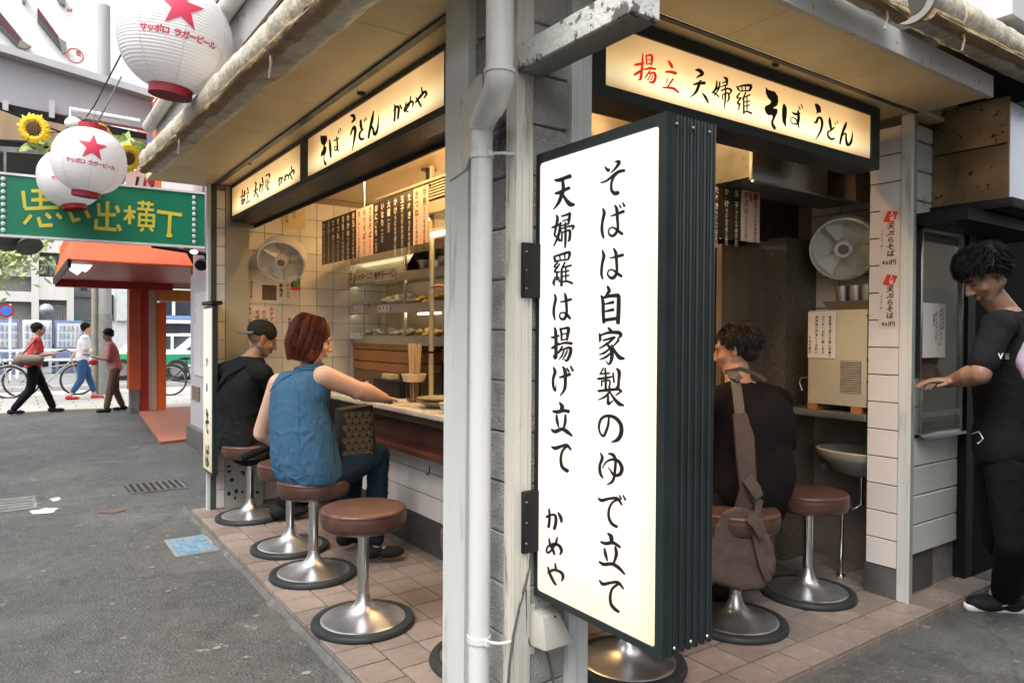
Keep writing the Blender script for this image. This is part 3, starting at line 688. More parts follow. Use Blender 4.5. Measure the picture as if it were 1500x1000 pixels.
cb = MB(); pth = [p(*q,.012) for q in ((784,778),(778,812),(771,850),(760,890),(752,930),(746,975),(744,1010))]
pth[0].y -= .01; cb.tube(pth, .0045, 8)
tag(obj('cable', cb, M('grey_cable',(.09,.09,.085),.5), smooth=True), 'thin grey cable running diagonally down the corner pillar from the lightbox bracket', 'cable')
cb = MB().tube([p(*q,.01) for q in ((770,862),(771,900),(772,930),(776,945),(786,940))], .004, 8)
tag(obj('cable', cb, D.materials['grey_cable'], smooth=True), 'thin cable loop running down beside the hood on the corner pillar', 'cable')
cb = MB().tube([p(*q,.01) for q in ((795,942),(803,960),(809,985),(811,1015))], .004, 8)
tag(obj('cable', cb, D.materials['grey_cable'], smooth=True), 'thin cable dropping out of the bottom of the cable hood', 'cable')

# drain pipe
pp = thing('drain_pipe', 'white downpipe with an elbow running down the corner pillar', 'drainpipe', (1.24,1.94,ZG))
U = [at(732,y,'X',1.17) for y in (-160,-60,0,60,108)]
lowx = 1.225; Lw = at(706,190,'X',lowx); top = U[-1]
rU, rL = .0415, .035
obj('upper_pipe', MB().tube([(top.x,top.y,3.9),(top.x,top.y,top.z)], rU, 28), m_pipe, pp, smooth=True)
e0 = Vector((top.x,top.y,top.z)); l0 = Vector((Lw.x,Lw.y,Lw.z))
path = []; c0 = e0+Vector((0,0,-.09)); c1 = l0+Vector((0,0,.055))
for t in [i/16 for i in range(17)]:
    path.append((1-t)**3*e0+3*(1-t)**2*t*c0+3*(1-t)*t*t*c1+t**3*l0)
obj('elbow', MB().tube([e0+Vector((0,0,.012))]+path, [rU+.003]*3+[rU+.002]*7+[rU-.001]*5+[rL+.004]*3, 28), m_pipe, pp, smooth=True)
obj('elbow_collar', MB().tube([e0+Vector((0,0,.010)), e0-Vector((0,0,.002))], rU+.0055, 28), m_pipe, pp, smooth=True)
obj('lower_pipe', MB().tube([l0+Vector((0,0,.01)), (l0.x,l0.y,ZG)], rL, 28), m_pipe, pp, smooth=True)
for zy in (229, 936):
    q = at(705,zy,'X',lowx); cl = MB().tube([(l0.x,l0.y,q.z+.010),(l0.x,l0.y,q.z-.010)], rL+.004, 28)
    cl.tube([(l0.x,l0.y-.036,q.z),(l0.x+.03,l0.y-.07,q.z),(PX,l0.y-.085,q.z)], .005, 8)
    cl.box(l0.x-.006,l0.y-.055,q.z-.009,l0.x+.004,l0.y-.03,q.z+.009)
    obj('pipe_clamp', cl, m_pipe, pp, smooth=True)
obj('crack_line', MB().box(l0.x-.0365,l0.y-.001,.1,l0.x-.0345,l0.y+.0015,.385), m_dark, pp)

# projecting box beam
bmv = thing('canopy_beam', 'white box beam with peeling paint jutting out from the corner pillar', 'beam', (1.33,1.8,2.35))
obj('beam_body', MB().box(1.292,1.315,2.325,1.395,1.82,2.405), m_peel, bmv, bevel=.003, segs=1)
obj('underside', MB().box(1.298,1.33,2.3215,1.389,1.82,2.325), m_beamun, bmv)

# ---------------------------------------------------------------- shop building: walls above, floor slab, soffit, signs are separate things
shop = thing('noodle_shop', 'small corner noodle shop with open counters on both sides', 'shop', (2.8,4,0))
CE = 2.68
obj('upper_wall', MB().box(1.31,1.86,CE+.03,4.4,6.2,6.5), M('upper_wall',(.36,.34,.30),.8,var=.1), shop)
# soffit panels (seams between panels)
sofx = [ (PX-.0, 2.60), (2.608, 3.55), (3.558, 4.55), (4.558, 5.5), (5.508, 6.2) ]
ys_ = [1.50, 2.55, 3.60, 4.66, 5.70, 6.15]
for a, b_ in zip(ys_[:-1], ys_[1:]):
    obj('soffit_panel', MB().box(.86,a+.002,CE,PX-.006,b_-.002,CE+.02), m_soffit, shop)
xs_ = [1.315, 2.3, 3.15, 3.93]
for a, b_ in zip(xs_[:-1], xs_[1:]):
    obj('soffit_panel', MB().box(a+.002,1.53,CE,b_-.002,PY-.006,CE+.02), m_soffit, shop)
obj('soffit_panel', MB().box(1.305,1.50,CE,1.313,1.83,CE+.02), m_soffit, shop)
obj('inner_ceiling', MB().box(1.31,1.842,CE+.004,4.4,6.2,CE+.024), m_soffit, shop)
# fascia boards
obj('fascia', MB().box(1.40,1.505,CE-.005,3.94,1.53,CE+.10), m_fascia, shop, bevel=.002, segs=1)
obj('fascia', MB().box(.84,1.50,CE-.01,.86,6.15,CE+.08), m_soffit, shop, bevel=.002, segs=1)
# header line along the façade
obj('header_rail', MB().box(PX-.004,2.262,CE-.012,PX+.03,6.0,CE-.001), m_gdark, shop)
obj('header_rail', MB().box(1.61,PY-.003,CE-.008,3.89,PY+.02,CE-.001), m_gdark, shop)
for q in ((633/1,138.5),(0,0)):
    pass
for (px_, py_) in ((529,138),(364,240)):
    v = at(px_,py_,'Z',CE-.003); obj('soffit_screw', MB().ell(v,(.022,.022,.004),n=12,m=6), m_dark, shop)
v = at(1136,96,'Z',CE-.003); obj('soffit_screw', MB().ell(v,(.022,.012,.004),n=12,m=6), m_dark, shop)

# far-left column of the left opening
obj('door_post', MB().box(1.285,6.0,ZP,1.325,6.06,CE), M('dark_strip',(.05,.055,.05),.4), shop, bevel=.002, segs=1)
obj('door_post', MB().box(1.262,6.0,ZG,1.285,6.06,CE), m_post, shop, bevel=.002, segs=1)
obj('column', MB().box(1.395,6.0,ZP+.70,1.58,6.12,CE), M('beige_column',(.33,.30,.22),.5,var=.06,scale=3), shop, bevel=.002, segs=1)
hp = MB().box(1.395,6.0,ZP,1.70,6.12,ZP+.695)
obj('perforated_foot', hp, M('grey_foot', (.36,.36,.33), .5, var=.1), shop)
ho = MB(); random.seed(9)
for k in range(16): ho.ell((random.uniform(1.42,1.68),5.999,random.uniform(.15,.68)),(random.uniform(.008,.02),.002,random.uniform(.008,.02)),n=8,m=6)
obj('rust_holes', ho, m_dark, shop)['kind'] = 'stuff'
tm = bevbox('wall_tile', .064, .008, .145, m_tile, .002)
obj('tile_backing', MB().box(1.325,6.012,ZP,1.395,6.06,CE), m_wgrout, shop)
for k in range(17): shared('wall_tile', tm, None, (1.360,6.008,ZP+.08+k*.15), shop)

# interior far wall (faces the camera) with white tiles
obj('far_wall', MB().box(1.5,6.105,ZP,4.4,6.2,CE), m_wgrout, shop)
tm2 = bevbox('wall_tile', .1465, .010, .1465, m_tile, .002)
for k in range(17):
    for j in range(7):
        shared('wall_tile', tm2, None, (1.655+j*.15,6.100,ZP+.08+k*.15), shop)
mb = MB()
for k in range(17):
    for j in range(7, 18):
        mb.box(1.583+j*.15,6.096,ZP+.008+k*.15,1.727+j*.15,6.105,ZP+.152+k*.15)
obj('hidden_wall_tiles', mb, m_tile, shop)['kind'] = 'stuff'
# right wall: tiled jamb, recessed wall behind it, outside white block wall
JX = 3.89
obj('jamb_core', MB().box(JX+.008,1.92,ZP,4.3,2.09,CE), m_grout, shop)
tj = bevbox('wall_tile', .008, .166, .144, m_ptile, .002)
z = ZP+.165; k = 0
zj = []
while z+.148 < CE:
    shared('jamb_tile', tj, None, (JX+.004,2.005,z+.074), shop); zj.append(z); z += .1494
obj('jamb_kickplate', MB().box(JX-.004,1.915,ZP+.002,JX+.01,2.095,ZP+.163), m_dsteel, shop, bevel=.001)
obj('jamb_post', MB().box(JX-.006,1.858,ZP,JX+.010,1.918,CE), m_post, shop, bevel=.002, segs=1)
obj('jamb_post', MB().box(JX+.024,1.866,ZP,JX+.062,1.90,CE), M('green_grey_post',(.26,.29,.26),.45,var=.15,scale=6,streak=True,dirt=(.12,.12,.10),dscale=12,dthr=.58), shop, bevel=.002, segs=1)
obj('jamb_gap', MB().box(JX+.0105,1.880,ZP,JX+.0235,1.90,CE), m_dark, shop)
obj('jamb_post', MB().box(JX-.012,1.850,ZP,JX-.006,1.866,CE), m_post, shop)
obj('jamb_return', MB().box(JX+.06,1.93,ZG,4.60,1.99,CE), m_grout, shop)
# white block wall, 3 courses visible under the hatch and more around it
wz = [at(1370,y,'Y',1.93).z for y in (818,757,710,660,620)]
h0 = .205; random.seed(2)
z = .30
while z < CE-.05:
    zt_ = min(z+.160, CE-.02)
    if z > 1.15 and z < 2.0:
        rough_block(4.33,1.905,z+.002,4.56,1.93,zt_-.002,'wall_block',m_wblock,.0015,shop)
    else:
        rough_block(JX+.062,1.905,z+.002,4.56,1.93,zt_-.002,'wall_block',m_wblock,.0015,shop)
    z = zt_+.002
obj('wall_foot', MB().box(JX+.06,1.925,ZG,4.56,1.98,.30), M('dirty_foot',(.14,.13,.12),.9,var=.3,scale=20,bump=.6), shop)
# recessed right interior wall at x=4.3
obj('side_wall', MB().box(4.31,2.09,ZP,4.4,6.1,CE), m_wgrout, shop)
ts = bevbox('wall_tile', .010, .194, .194, m_tile, .002)
for k in range(13):
    for j in range(3):
        z = .18+k*.2
        if z < 1.15: continue
        shared('wall_tile', ts, None, (4.307,2.20+j*.2,z), shop)
# granite column beside the wall
obj('granite_column', MB().box(3.97,2.66,ZP,4.31,2.86,2.12), M('granite',(.12,.098,.072),.35,var=.5,scale=90,dirt=(.05,.045,.04),dscale=120,dthr=.55), shop)
obj('back_partition', MB().box(3.35,3.2,ZP,4.31,3.26,2.5), M('dark_partition',(.12,.085,.06),.6,var=.3,scale=5), shop)
obj('dark_door_leaf', MB().box(3.55,2.82,ZP,3.97,2.86,2.06), M('brown_door',(.15,.115,.08),.45,var=.3,scale=6,streak=True), shop)
obj('lintel', MB().box(3.2,2.80,2.10,4.31,2.84,2.45), M('dark_lintel',(.045,.022,.018),.5,var=.2), shop)
obj('steel_edge', MB().box(3.5,2.79,2.085,4.1,2.80,2.10), m_steel, shop)
# interior rear tile patch seen behind the seated man (left of the door)
obj('rear_wall', MB().box(2.9,4.6,ZP,4.3,4.65,CE), m_wgrout, shop)
t5 = bevbox('wall_tile', .1465, .010, .1465, m_tile, .002)
for k in range(8):
    for j in range(9):
        shared('wall_tile', t5, None, (2.98+j*.15,4.594,1.2+k*.15), shop)

# wall below the left counter: white 10 cm tiles on a dark plinth
WX = 2.20
obj('counter_wall', MB().box(WX+.008,2.72,ZP,WX+.10,6.1,.98), m_grout, shop)
obj('plinth', MB().box(WX-.006,2.72,ZP,WX+.008,6.1,.30), M('dark_plinth',(.05,.047,.045),.6,var=.3,scale=10), shop)
t4 = bevbox('wall_tile', .008, .143, .143, m_tile, .002)
for k in range(4):
    for j in range(23):
        shared('wall_tile', t4, None, (WX+.004,2.80+j*.148,.375+k*.148), shop)
obj('counter_wall', MB().box(2.31,2.72,ZP,4.0,2.80,.98), m_warm, shop)
# ================================================================ lit signs
def panel_emit(name, vstops, hstops, axis, st):
    """acrylic face glowing from the tubes inside: profile over its height x profile over its length"""
    m = D.materials.new(name); m.use_nodes = True; n = m.node_tree.nodes; l = m.node_tree.links; b = n['Principled BSDF']
    b.inputs['Base Color'].default_value = (.28,.25,.2,1); b.inputs['Roughness'].default_value = .22
    tc = n.new('ShaderNodeTexCoord'); sp = n.new('ShaderNodeSeparateXYZ'); l.new(tc.outputs['Generated'], sp.inputs[0])
    def ramp(src, stops):
        r = n.new('ShaderNodeValToRGB'); r.color_ramp.interpolation = 'B_SPLINE' if len(stops) > 3 else 'EASE'
        e = r.color_ramp.elements
        while len(e) < len(stops): e.new(.5)
        for i, (p_, c_) in enumerate(stops): e[i].position = p_; e[i].color = (*c_, 1)
        l.new(src, r.inputs[0]); return r.outputs[0]
    v = ramp(sp.outputs['Z'], vstops); h = ramp(sp.outputs[axis], hstops)
    mx = n.new('ShaderNodeMix'); mx.data_type = 'RGBA'; mx.blend_type = 'MULTIPLY'; mx.inputs[0].default_value = 1
    l.new(v, mx.inputs[6]); l.new(h, mx.inputs[7])
    gn = n.new('ShaderNodeTexNoise'); gn.inputs['Scale'].default_value = 5; gn.inputs['Detail'].default_value = 8; l.new(tc.outputs['Object'], gn.inputs['Vector'])
    gr = n.new('ShaderNodeMapRange'); gr.inputs[1].default_value = .35; gr.inputs[2].default_value = .62; gr.inputs[3].default_value = .90; gr.inputs[4].default_value = 1.0; l.new(gn.outputs[0], gr.inputs[0])
    m3 = n.new('ShaderNodeVectorMath'); m3.operation = 'SCALE'; l.new(mx.outputs[2], m3.inputs[0]); l.new(gr.outputs[0], m3.inputs['Scale']); l.new(m3.outputs[0], b.inputs['Emission Color'])
    b.inputs['Emission Strength'].default_value = st; return m
SIGN_V = [(0,(.50,.30,.12)),(.10,(.80,.60,.30)),(.22,(1,.90,.55)),(.42,(1,.76,.36)),(.65,(.62,.38,.15)),(1,(.42,.24,.10))]
SIGN_H = [(0,(.42,.38,.34)),(.07,(.60,.56,.50)),(.16,(1,1,1)),(.84,(1,1,1)),(.93,(.62,.56,.5)),(1,(.42,.38,.34))]
SIGN_E = .62
m_sig1 = panel_emit('sign_glow_long', SIGN_V, SIGN_H, 'Y', SIGN_E)
m_sig2 = panel_emit('sign_glow_street', SIGN_V, SIGN_H, 'X', SIGN_E)
# lightbox on the pillar
LX = 1.38
c_tl, c_tr, c_bl, c_br = [at(*q,'X',LX) for q in ((787.5,228),(978.5,162),(785,870),(980,971))]
ya, yb = c_tr.y, c_tl.y; zt, zb = (c_tl.z+c_tr.z)/2, (c_bl.z+c_br.z)/2
LX2 = at(1048,560,'Y',ya).x
lb = thing('lightbox_sign', 'tall white lit lightbox with two columns of black brush lettering, projecting from the corner pillar', 'sign', ((LX+LX2)/2,1.55,zb))
obj('housing', MB().box(LX+.008,ya+.006,zb+.006,LX2,yb-.002,zt-.006), m_rib, lb, bevel=.002, segs=1)
pt, pb = (at(791,241.7,'X',LX).z+at(964.2,183.2,'X',LX).z)/2, (at(789,861,'X',LX).z+at(962.5,952.5,'X',LX).z)/2
py0, py1 = at(963.5,560,'X',LX).y, at(790,560,'X',LX).y
fr = MB(); 
fr.box(LX-.004,ya,pt,LX+.012,yb,zt); fr.box(LX-.004,ya,zb,LX+.012,yb,pb); fr.box(LX-.004,ya,pb,LX+.012,py0,pt); fr.box(LX-.004,py1,pb,LX+.012,yb,pt)
obj('front_frame', fr, m_gdark, lb)
LBV = [(0,(.80,.66,.50)),(.08,(.90,.80,.68)),(.3,(.95,.88,.80)),(.6,(.98,.96,.90)),(1,(1,.95,.93))]
LBH = [(0,(1,.93,.68)),(.10,(1,.96,.80)),(.16,(.97,.97,.97)),(.9,(1,1,1)),(1,(1,.96,.93))]
# rounded acrylic face
def rrect(y0,y1,z0,z1,r,x,n=5):
    out = []
    for cy, cz, a0 in ((y1-r,z1-r,0),(y0+r,z1-r,90),(y0+r,z0+r,180),(y1-r,z0+r,270)):
        for k in range(n+1):
            a = radians(a0+90*k/n); out.append((x, cy+r*cos(a), cz+r*sin(a)))
    return out
obj('lit_panel', MB().prism(rrect(py0+.001,py1-.001,pb+.001,pt-.001,.012,LX-.002),(.008,0,0)), panel_emit('lightbox_glow', LBV, LBH, 'Y', .40), lb)
f_lb = lambda px,py,i: at(px,py,'X',LX-.0035-.00005*i)
tx = MB()
brush(tx, BA, (790,220), 5.553, f_lb, 1.2); brush(tx, BB, (790,390), 5.553, f_lb, 1.2)
brush(tx, BC, (790,530), 5.553, f_lb, 1.2); brush(tx, BD, (790,700), 4.765, f_lb, 1.15)
obj('lettering', tx, m_ink, lb)
w_ = LX2-LX
obj('side_strip', MB().box(LX+.012,ya-.002,zb,LX+.030,ya+.008,zt), m_gdark, lb)
nr = 6; rb0 = LX+.034
for k in range(nr):
    cx = rb0 + (LX2-rb0)*(k+.5)/nr; hw = (LX2-rb0)/nr*.40
    prof = [(cx+hw*cos(a)*1.0, ya+.0055-.0065*sin(a)) for a in [pi*j/6 for j in range(7)]]
    obj('rib', MB().prism([(x_,y_,zb+.002) for x_,y_ in prof],(0,0,zt-zb-.004)), m_rib, lb, smooth=True)
for yy_, pts_ in ((0,((992,182),(1016,188),(1040,194))),(1,((988,949),(1012,939),(1036,931)))):
    for q in pts_:
        v = at(*q,'Y',ya-.006); obj('bolt', MB().ell(v,(.0055,.004,.0055),n=10,m=6), m_dsteel if yy_==0 else m_chrome, lb, smooth=True)
for (y0_,y1_) in ((355,437),(720,805)):
    a = at(765,y0_,'Y',PY-.02); b_ = at(790,y1_,'Y',PY-.02)
    obj('bracket', MB().box(a.x,PY-.030,b_.z,LX+.03,PY-.012,a.z), m_black, lb, bevel=.002, segs=1)
    for k in range(3):
        zz = b_.z+(a.z-b_.z)*(k+.5)/3; obj('bolt', MB().ell((a.x+.009,PY-.031,zz),(.004,.003,.004),n=8,m=6), m_dsteel, lb)

def box_sign(label, ax, pl, e0, e1, z0, z1, p0, p1, q0, q1, depth, mat, name='shop_sign'):
    """ax: 'X' sign lies in plane X=pl (runs along Y) or 'Y'. e0..e1 frame ends, p0..p1 panel ends, q0..q1 panel heights"""
    def bb(a0,a1,b0,b1,c0,c1):   # a: along, b: depth from plane, c: height
        return MB().box(pl+b0,a0,c0,pl+b1,a1,c1) if ax == 'X' else MB().box(a0,pl+b0,c0,a1,pl+b1,c1)
    t = thing(name, label, 'sign', (pl,(e0+e1)/2,z0) if ax == 'X' else ((e0+e1)/2,pl,z0))
    obj('box', bb(e0,e1,.012,depth,z0,z1), m_gdark, t, bevel=.002, segs=1)
    for a0,a1,c0,c1 in ((e0,e1,q1,z1),(e0,e1,z0,q0),(e0,p0,q0,q1),(p1,e1,q0,q1)):
        obj('frame_rail', bb(a0,a1,-.006,.012,c0,c1), m_gdark, t)
    obj('lit_panel', bb(p0+.001,p1-.001,.001,.011,q0+.001,q1-.001), mat, t)
    return t
# left signs in plane X = 1.44
SX = 1.44
q = [at(*v,'X',SX) for v in ((652,151.6),(650.4,68.4),(453,261),(451,208),(441,265),(441,209),(340,273),(342,316))]
z_lo = (q[0].z+q[2].z)/2; z_hi = min((q[1].z+q[3].z)/2, CE-.015)
zf0 = z_lo-.035; zf1 = CE-.002
ydiv0, ydiv1 = q[5].y, q[3].y
s1 = box_sign('long lit sign over the alley counter, black soba udon lettering on glowing cream', 'X', SX, 2.27, (ydiv0+ydiv1)/2, zf0, zf1, q[0].y, ydiv1, z_lo, z_hi, .21, m_sig1)
s2 = box_sign('shorter lit sign at the far end over the alley counter with red and black lettering', 'X', SX, (ydiv0+ydiv1)/2+.001, 6.09, zf0, zf1, ydiv0, q[6].y, z_lo, z_hi, .21, m_sig1)
f1 = lambda px,py,i: at(px,py,'X',SX-.0005-.00005*i)
tx = MB(); brush(tx, BG, (450,90), 6.25, f1, 1.2); [poly2(tx, P_, (450,90), 6.25, f1, 3) for P_ in BG_poly]; obj('lettering', tx, m_ink, s1)
tx = MB(); brush(tx, BH, (280,180), 5, f1, 1.1); obj('lettering', tx, m_ink, s2)
tx = MB(); brush(tx, BH_red, (280,180), 5, f1); obj('red_lettering', tx, m_red, s2)
obj('under_rail', MB().box(SX+.20,2.27,zf0-.022,SX+.215,6.09,zf0), m_black, s1)
# right sign in plane Y = 1.93
SY = 1.93
q = [at(*v,'Y',SY) for v in ((885,124),(1275,170),(1274,234),(860,100),(1287,200),(926,48))]
z_lo = (q[0].z+q[2].z)/2; z_hi = (q[1].z+q[5].z)/2
s3 = box_sign('wide lit sign over the right hand counter with red then black brush lettering on cream', 'Y', SY, q[3].x, q[4].x, z_lo-.045, CE-.004, at(886,110,'Y',SY).x, at(1275,200,'Y',SY).x, z_lo, min(z_hi,CE-.03), .16, m_sig2)
f3 = lambda px,py,i: at(px,py,'Y',SY-.0005-.00005*i)
tx = MB(); brush(tx, BE_blk, (920,60), 7.145, f3, 1.15); brush(tx, BF, (1100,110), 8.335, f3)
for P_ in BF_poly: poly2(tx, P_, (1100,110), 8.335, f3, 4)
obj('lettering', tx, m_ink, s3)
tx = MB(); brush(tx, BE_red, (920,60), 7.145, f3, 1.1); obj('red_lettering', tx, ME('lit_red',(.85,.03,.012),.22), s3)

# ---------------------------------------------------------------- menu boards
def strips(t, f, u0, n, wstrip, h, cols, texts, size, lift=0):
    """a row of hanging menu strips; f(u, v, d) -> point, u along, v up, d out"""
    for i in range(n):
        a = u0+i*wstrip; c = cols[i % len(cols)]
        mb = MB(); e = .0015
        vs = [f(a+e,0,0),f(a+wstrip-e,0,0),f(a+wstrip-e,h,0),f(a+e,h,0),f(a+e,0,.003),f(a+wstrip-e,0,.003),f(a+wstrip-e,h,.003),f(a+e,h,.003)]
        mb.add(vs, [(0,1,2,3),(4,5,6,7),(0,1,5,4),(1,2,6,5),(2,3,7,6),(3,0,4,7)])
        s = obj('menu_strip', mb, c[0], t)
        tm_ = MB(); s_ = texts[i % len(texts)]
        main, sub = s_
        v = h-size*.8
        text(tm_, main, lambda x,y: f(x,y,.0042), a+wstrip/2, v, size, vertical=True, bold=.02, step=size*1.12)
        v2 = v-size*1.12*(len(main.replace(' ','')) + .5*main.count(' ')) - size*.05
        text(tm_, sub, lambda x,y: f(x,y,.0042), a+wstrip/2, v2+size*.2, size*.62, vertical=True, bold=.02, step=size*.66)
        obj('strip_lettering', tm_, c[1], s)
m_board = M('menu_black', (.018,.013,.010), .35, var=.1)
m_strip = M('menu_paper', (.60,.50,.42), .55, var=.05)
MX = 2.05
a = at(472,380,'X',MX); b_ = at(628,355,'X',MX); tp = at(607,278,'X',MX)
L_ = a.y-b_.y; hb = tp.z-b_.z-.0
n_s = 18; ws = L_/n_s
mbrd = thing('menu_board', 'row of hanging black and pink menu strips above the alley counter', 'menu board', (MX,(a.y+b_.y)/2,b_.z))
tl = [('かけ','うどんそば二五〇'),('玉子','うどんそば三二〇'),('たぬき','うどんそば三〇〇'),('きつね','うどんそば三四〇'),('月見','うどんそば三四〇'),('わかめ','うどんそば三五〇'),
      ('天玉','うどんそば四六〇'),('冷し','うどんそば四三〇'),('もりそば','三二〇'),('ざるそば','三六〇'),('おにぎり','一三〇'),('いなり','一二〇'),('大盛','一〇〇')]
bk = (m_board, m_inkw); pk = (M('menu_pink',(.62,.42,.34),.55,var=.05), m_ink)
cols = [bk]*7+[pk]*3+[bk]*6+[pk]*2
strips(mbrd, lambda u,v,d: Vector((MX-d, a.y-u, b_.z+v)), 0, n_s, ws, hb, cols, (tl*2)[:n_s], hb*.145)
obj('hanging_rail', MB().box(MX+.001,b_.y-.0,b_.z+hb-.012,MX+.012,a.y,b_.z+hb+.004), m_black, mbrd)
for px_ in (533,):
    v = at(px_,300,'X',MX); obj('hanging_rod', MB().tube([(MX+.006,v.y,b_.z+hb),(MX+.006,v.y,CE)],.005,8), m_steel, mbrd, smooth=True)
MY = 2.50
a = at(1030,270,'Y',MY); b_ = at(1112,356,'Y',MY); c_ = at(1085,310,'Y',MY); tp = at(1098,280,'Y',MY)
hb = tp.z-b_.z
mb2 = thing('menu_board', 'menu strips over the right counter, the last two white, the rest black with white writing', 'menu board', ((a.x+b_.x)/2,MY,b_.z))
wsx = (b_.x-c_.x)/2; n0 = 5
strips(mb2, lambda u,v,d: Vector((u, MY-d, b_.z+v)), c_.x-n0*wsx, n0, wsx, hb, [bk], [('大盛','一〇〇'),('きつね','うどんそば三四〇'),('たぬき','うどんそば三〇〇'),('か け','うどんそば二五〇'),('玉 子','うどんそば三二〇')], hb*.135)
strips(mb2, lambda u,v,d: Vector((u, MY-d, b_.z+v)), c_.x, 2, wsx, hb, [(m_strip, m_ink)], [('天ぷら','うどんそば三六〇'),('天玉','うどんそば四六〇')], hb*.135)
rr = MB(); xx = b_.x-.03
rr.add([(c_.x+wsx*.8,MY-.0045,b_.z+hb*.97),(c_.x+wsx*1.08,MY-.0045,b_.z+hb*.97),(c_.x+wsx*1.08,MY-.0045,b_.z+hb*.78),(c_.x+wsx*.9,MY-.0045,b_.z+hb*.80)],[(0,1,2,3)])
rr.add([(c_.x+wsx*1.3,MY-.0045,b_.z+hb*.98),(c_.x+wsx*1.85,MY-.0045,b_.z+hb*.95),(c_.x+wsx*1.7,MY-.0045,b_.z+hb*.82),(c_.x+wsx*1.2,MY-.0045,b_.z+hb*.84)],[(0,1,2,3)])
obj('red_mark', rr, m_red, mb2)
v = at(1062,250,'Y',MY); obj('hanging_rod', MB().tube([(v.x,MY+.004,b_.z+hb),(v.x,MY+.004,CE)],.005,8), m_steel, mb2, smooth=True)

# ---------------------------------------------------------------- posters on the jamb
def poster(t_name, label, yc, z_lo, z_hi, wd):
    t = thing(t_name, label, 'poster', (JX,yc,z_lo))
    xf = JX-.0012
    obj('sheet', MB().box(xf-.0008,yc-wd/2,z_lo,xf+.0008,yc+wd/2,z_hi), M('poster_paper',(.60,.53,.50),.45,var=.02), t)
    h = z_hi-z_lo; f = lambda u,v: Vector((xf-.0016, yc-u, z_lo+v))
    dm = MB(); dm.add([f(-.012,h*.97),f(.045,h*.93),f(.020,h*.74),f(-.037,h*.79)],[(0,1,2,3)]); obj('red_flag', dm, m_red, t)
    f2 = lambda u,v: Vector((xf-.0022, yc-u, z_lo+v))
    wt = MB(); text(wt, '人気', lambda x,y: f2(x,y), .012, h*.90, h*.085, vertical=True, step=h*.085, bold=.02); obj('flag_lettering', wt, m_inkw, t)
    tb = MB(); text(tb, '天ぷらそば', f, .006, h*.685, h*.115, vertical=True, step=h*.118, bold=.035, wide=1.15)
    text(tb, '460円', f, -.032, h*.065, h*.10, vertical=False, step=h*.058, bold=.025)
    text(tb, '（大えび一本）', f, -wd*.5+.014, h*.62, h*.045, vertical=True, step=h*.052, bold=.01)
    obj('lettering', tb, m_ink, t)
for i, (y0_, y1_, lab) in enumerate(((306,390,'upper of the two narrow price posters with a red flag on the tiled jamb'),(399,480,'lower of the two narrow price posters with a red flag on the tiled jamb'))):
    a = at(1303,y0_,'X',JX); b_ = at(1303,y1_,'X',JX)
    poster('price_poster', lab, at(1303,400,'X',JX).y, b_.z, a.z, at(1288,400,'X',JX).y-at(1318,400,'X',JX).y)
# ================================================================ stools
def stool_at(x, y, label, seat_z=.655):
    t = thing('bar_stool', label, 'stool', (x, y, ZP), 'round bar stools fixed in front of the counters')
    Z = ZP
    obj('rubber_ring', MB().lathe([(.195,.001),(.246,.001),(.250,.008),(.250,.018),(.244,.028),(.225,.033),(.206,.031),(.195,.020)],(x,y,Z),64), m_rubber, t, smooth=True)
    prof = [(.01,.012),(.208,.016),(.211,.024),(.208,.029),(.190,.033),(.160,.040),(.130,.048),(.100,.058),(.075,.070),(.056,.084),(.044,.099),(.036,.115),(.031,.133),(.0285,.150)]
    obj('flared_base', MB().lathe(prof,(x,y,Z),64), m_base, t, smooth=True, auto=60)
    sz = seat_z-ZP
    obj('stem', MB().lathe([(.027,.14),(.027,sz-.10)],(x,y,Z),32), m_chrome, t, smooth=True)
    obj('seat_plate', MB().lathe([(.02,sz-.115),(.10,sz-.112),(.165,sz-.100),(.165,sz-.09)],(x,y,Z),48), m_black, t, smooth=True)
    prof = [(.02,sz-.104),(.175,sz-.104),(.190,sz-.098),(.200,sz-.085),(.205,sz-.065),(.2065,sz-.045),(.2065,sz-.028),(.204,sz-.022),(.2065,sz-.017),(.2055,sz-.011),(.198,sz-.004),(.185,sz-.0015),(.14,sz+.004),(.08,sz+.007),(.02,sz+.008)]
    s = obj('seat_cushion', MB().lathe(prof,(x,y,Z),64), m_vinyl, t, smooth=True, auto=60)
    for v in s.data.vertices:
        a = noise.noise(Vector((v.co.x*9, v.co.y*9, v.co.z*14)))*.003; v.co += Vector((v.co.x, v.co.y, 0)).normalized()*a
    return t
proto = stool_at(1.401, 3.248, 'nearest empty round brown stool in front of the alley counter')
for x_, y_, lab in ((1.437,4.056,'round brown stool the woman in the denim shirt sits on'),(1.488,4.644,'round brown stool mostly hidden behind the woman in denim'),
        (1.481,5.589,'round brown stool under the man in the backward cap'),(1.686,2.576,'round brown stool half hidden behind the corner pillar on the alley side'),
        (2.16,2.191,'round stool whose metal foot shows under the white lightbox'),(2.91,2.211,'round stool under the seated man with the shoulder bag'),
        (3.572,2.24,'empty round brown stool nearest the tiled jamb on the right')):
    copy_tree(proto, (x_-1.401, y_-3.248, 0), lab, rotz=random.uniform(0, 6))

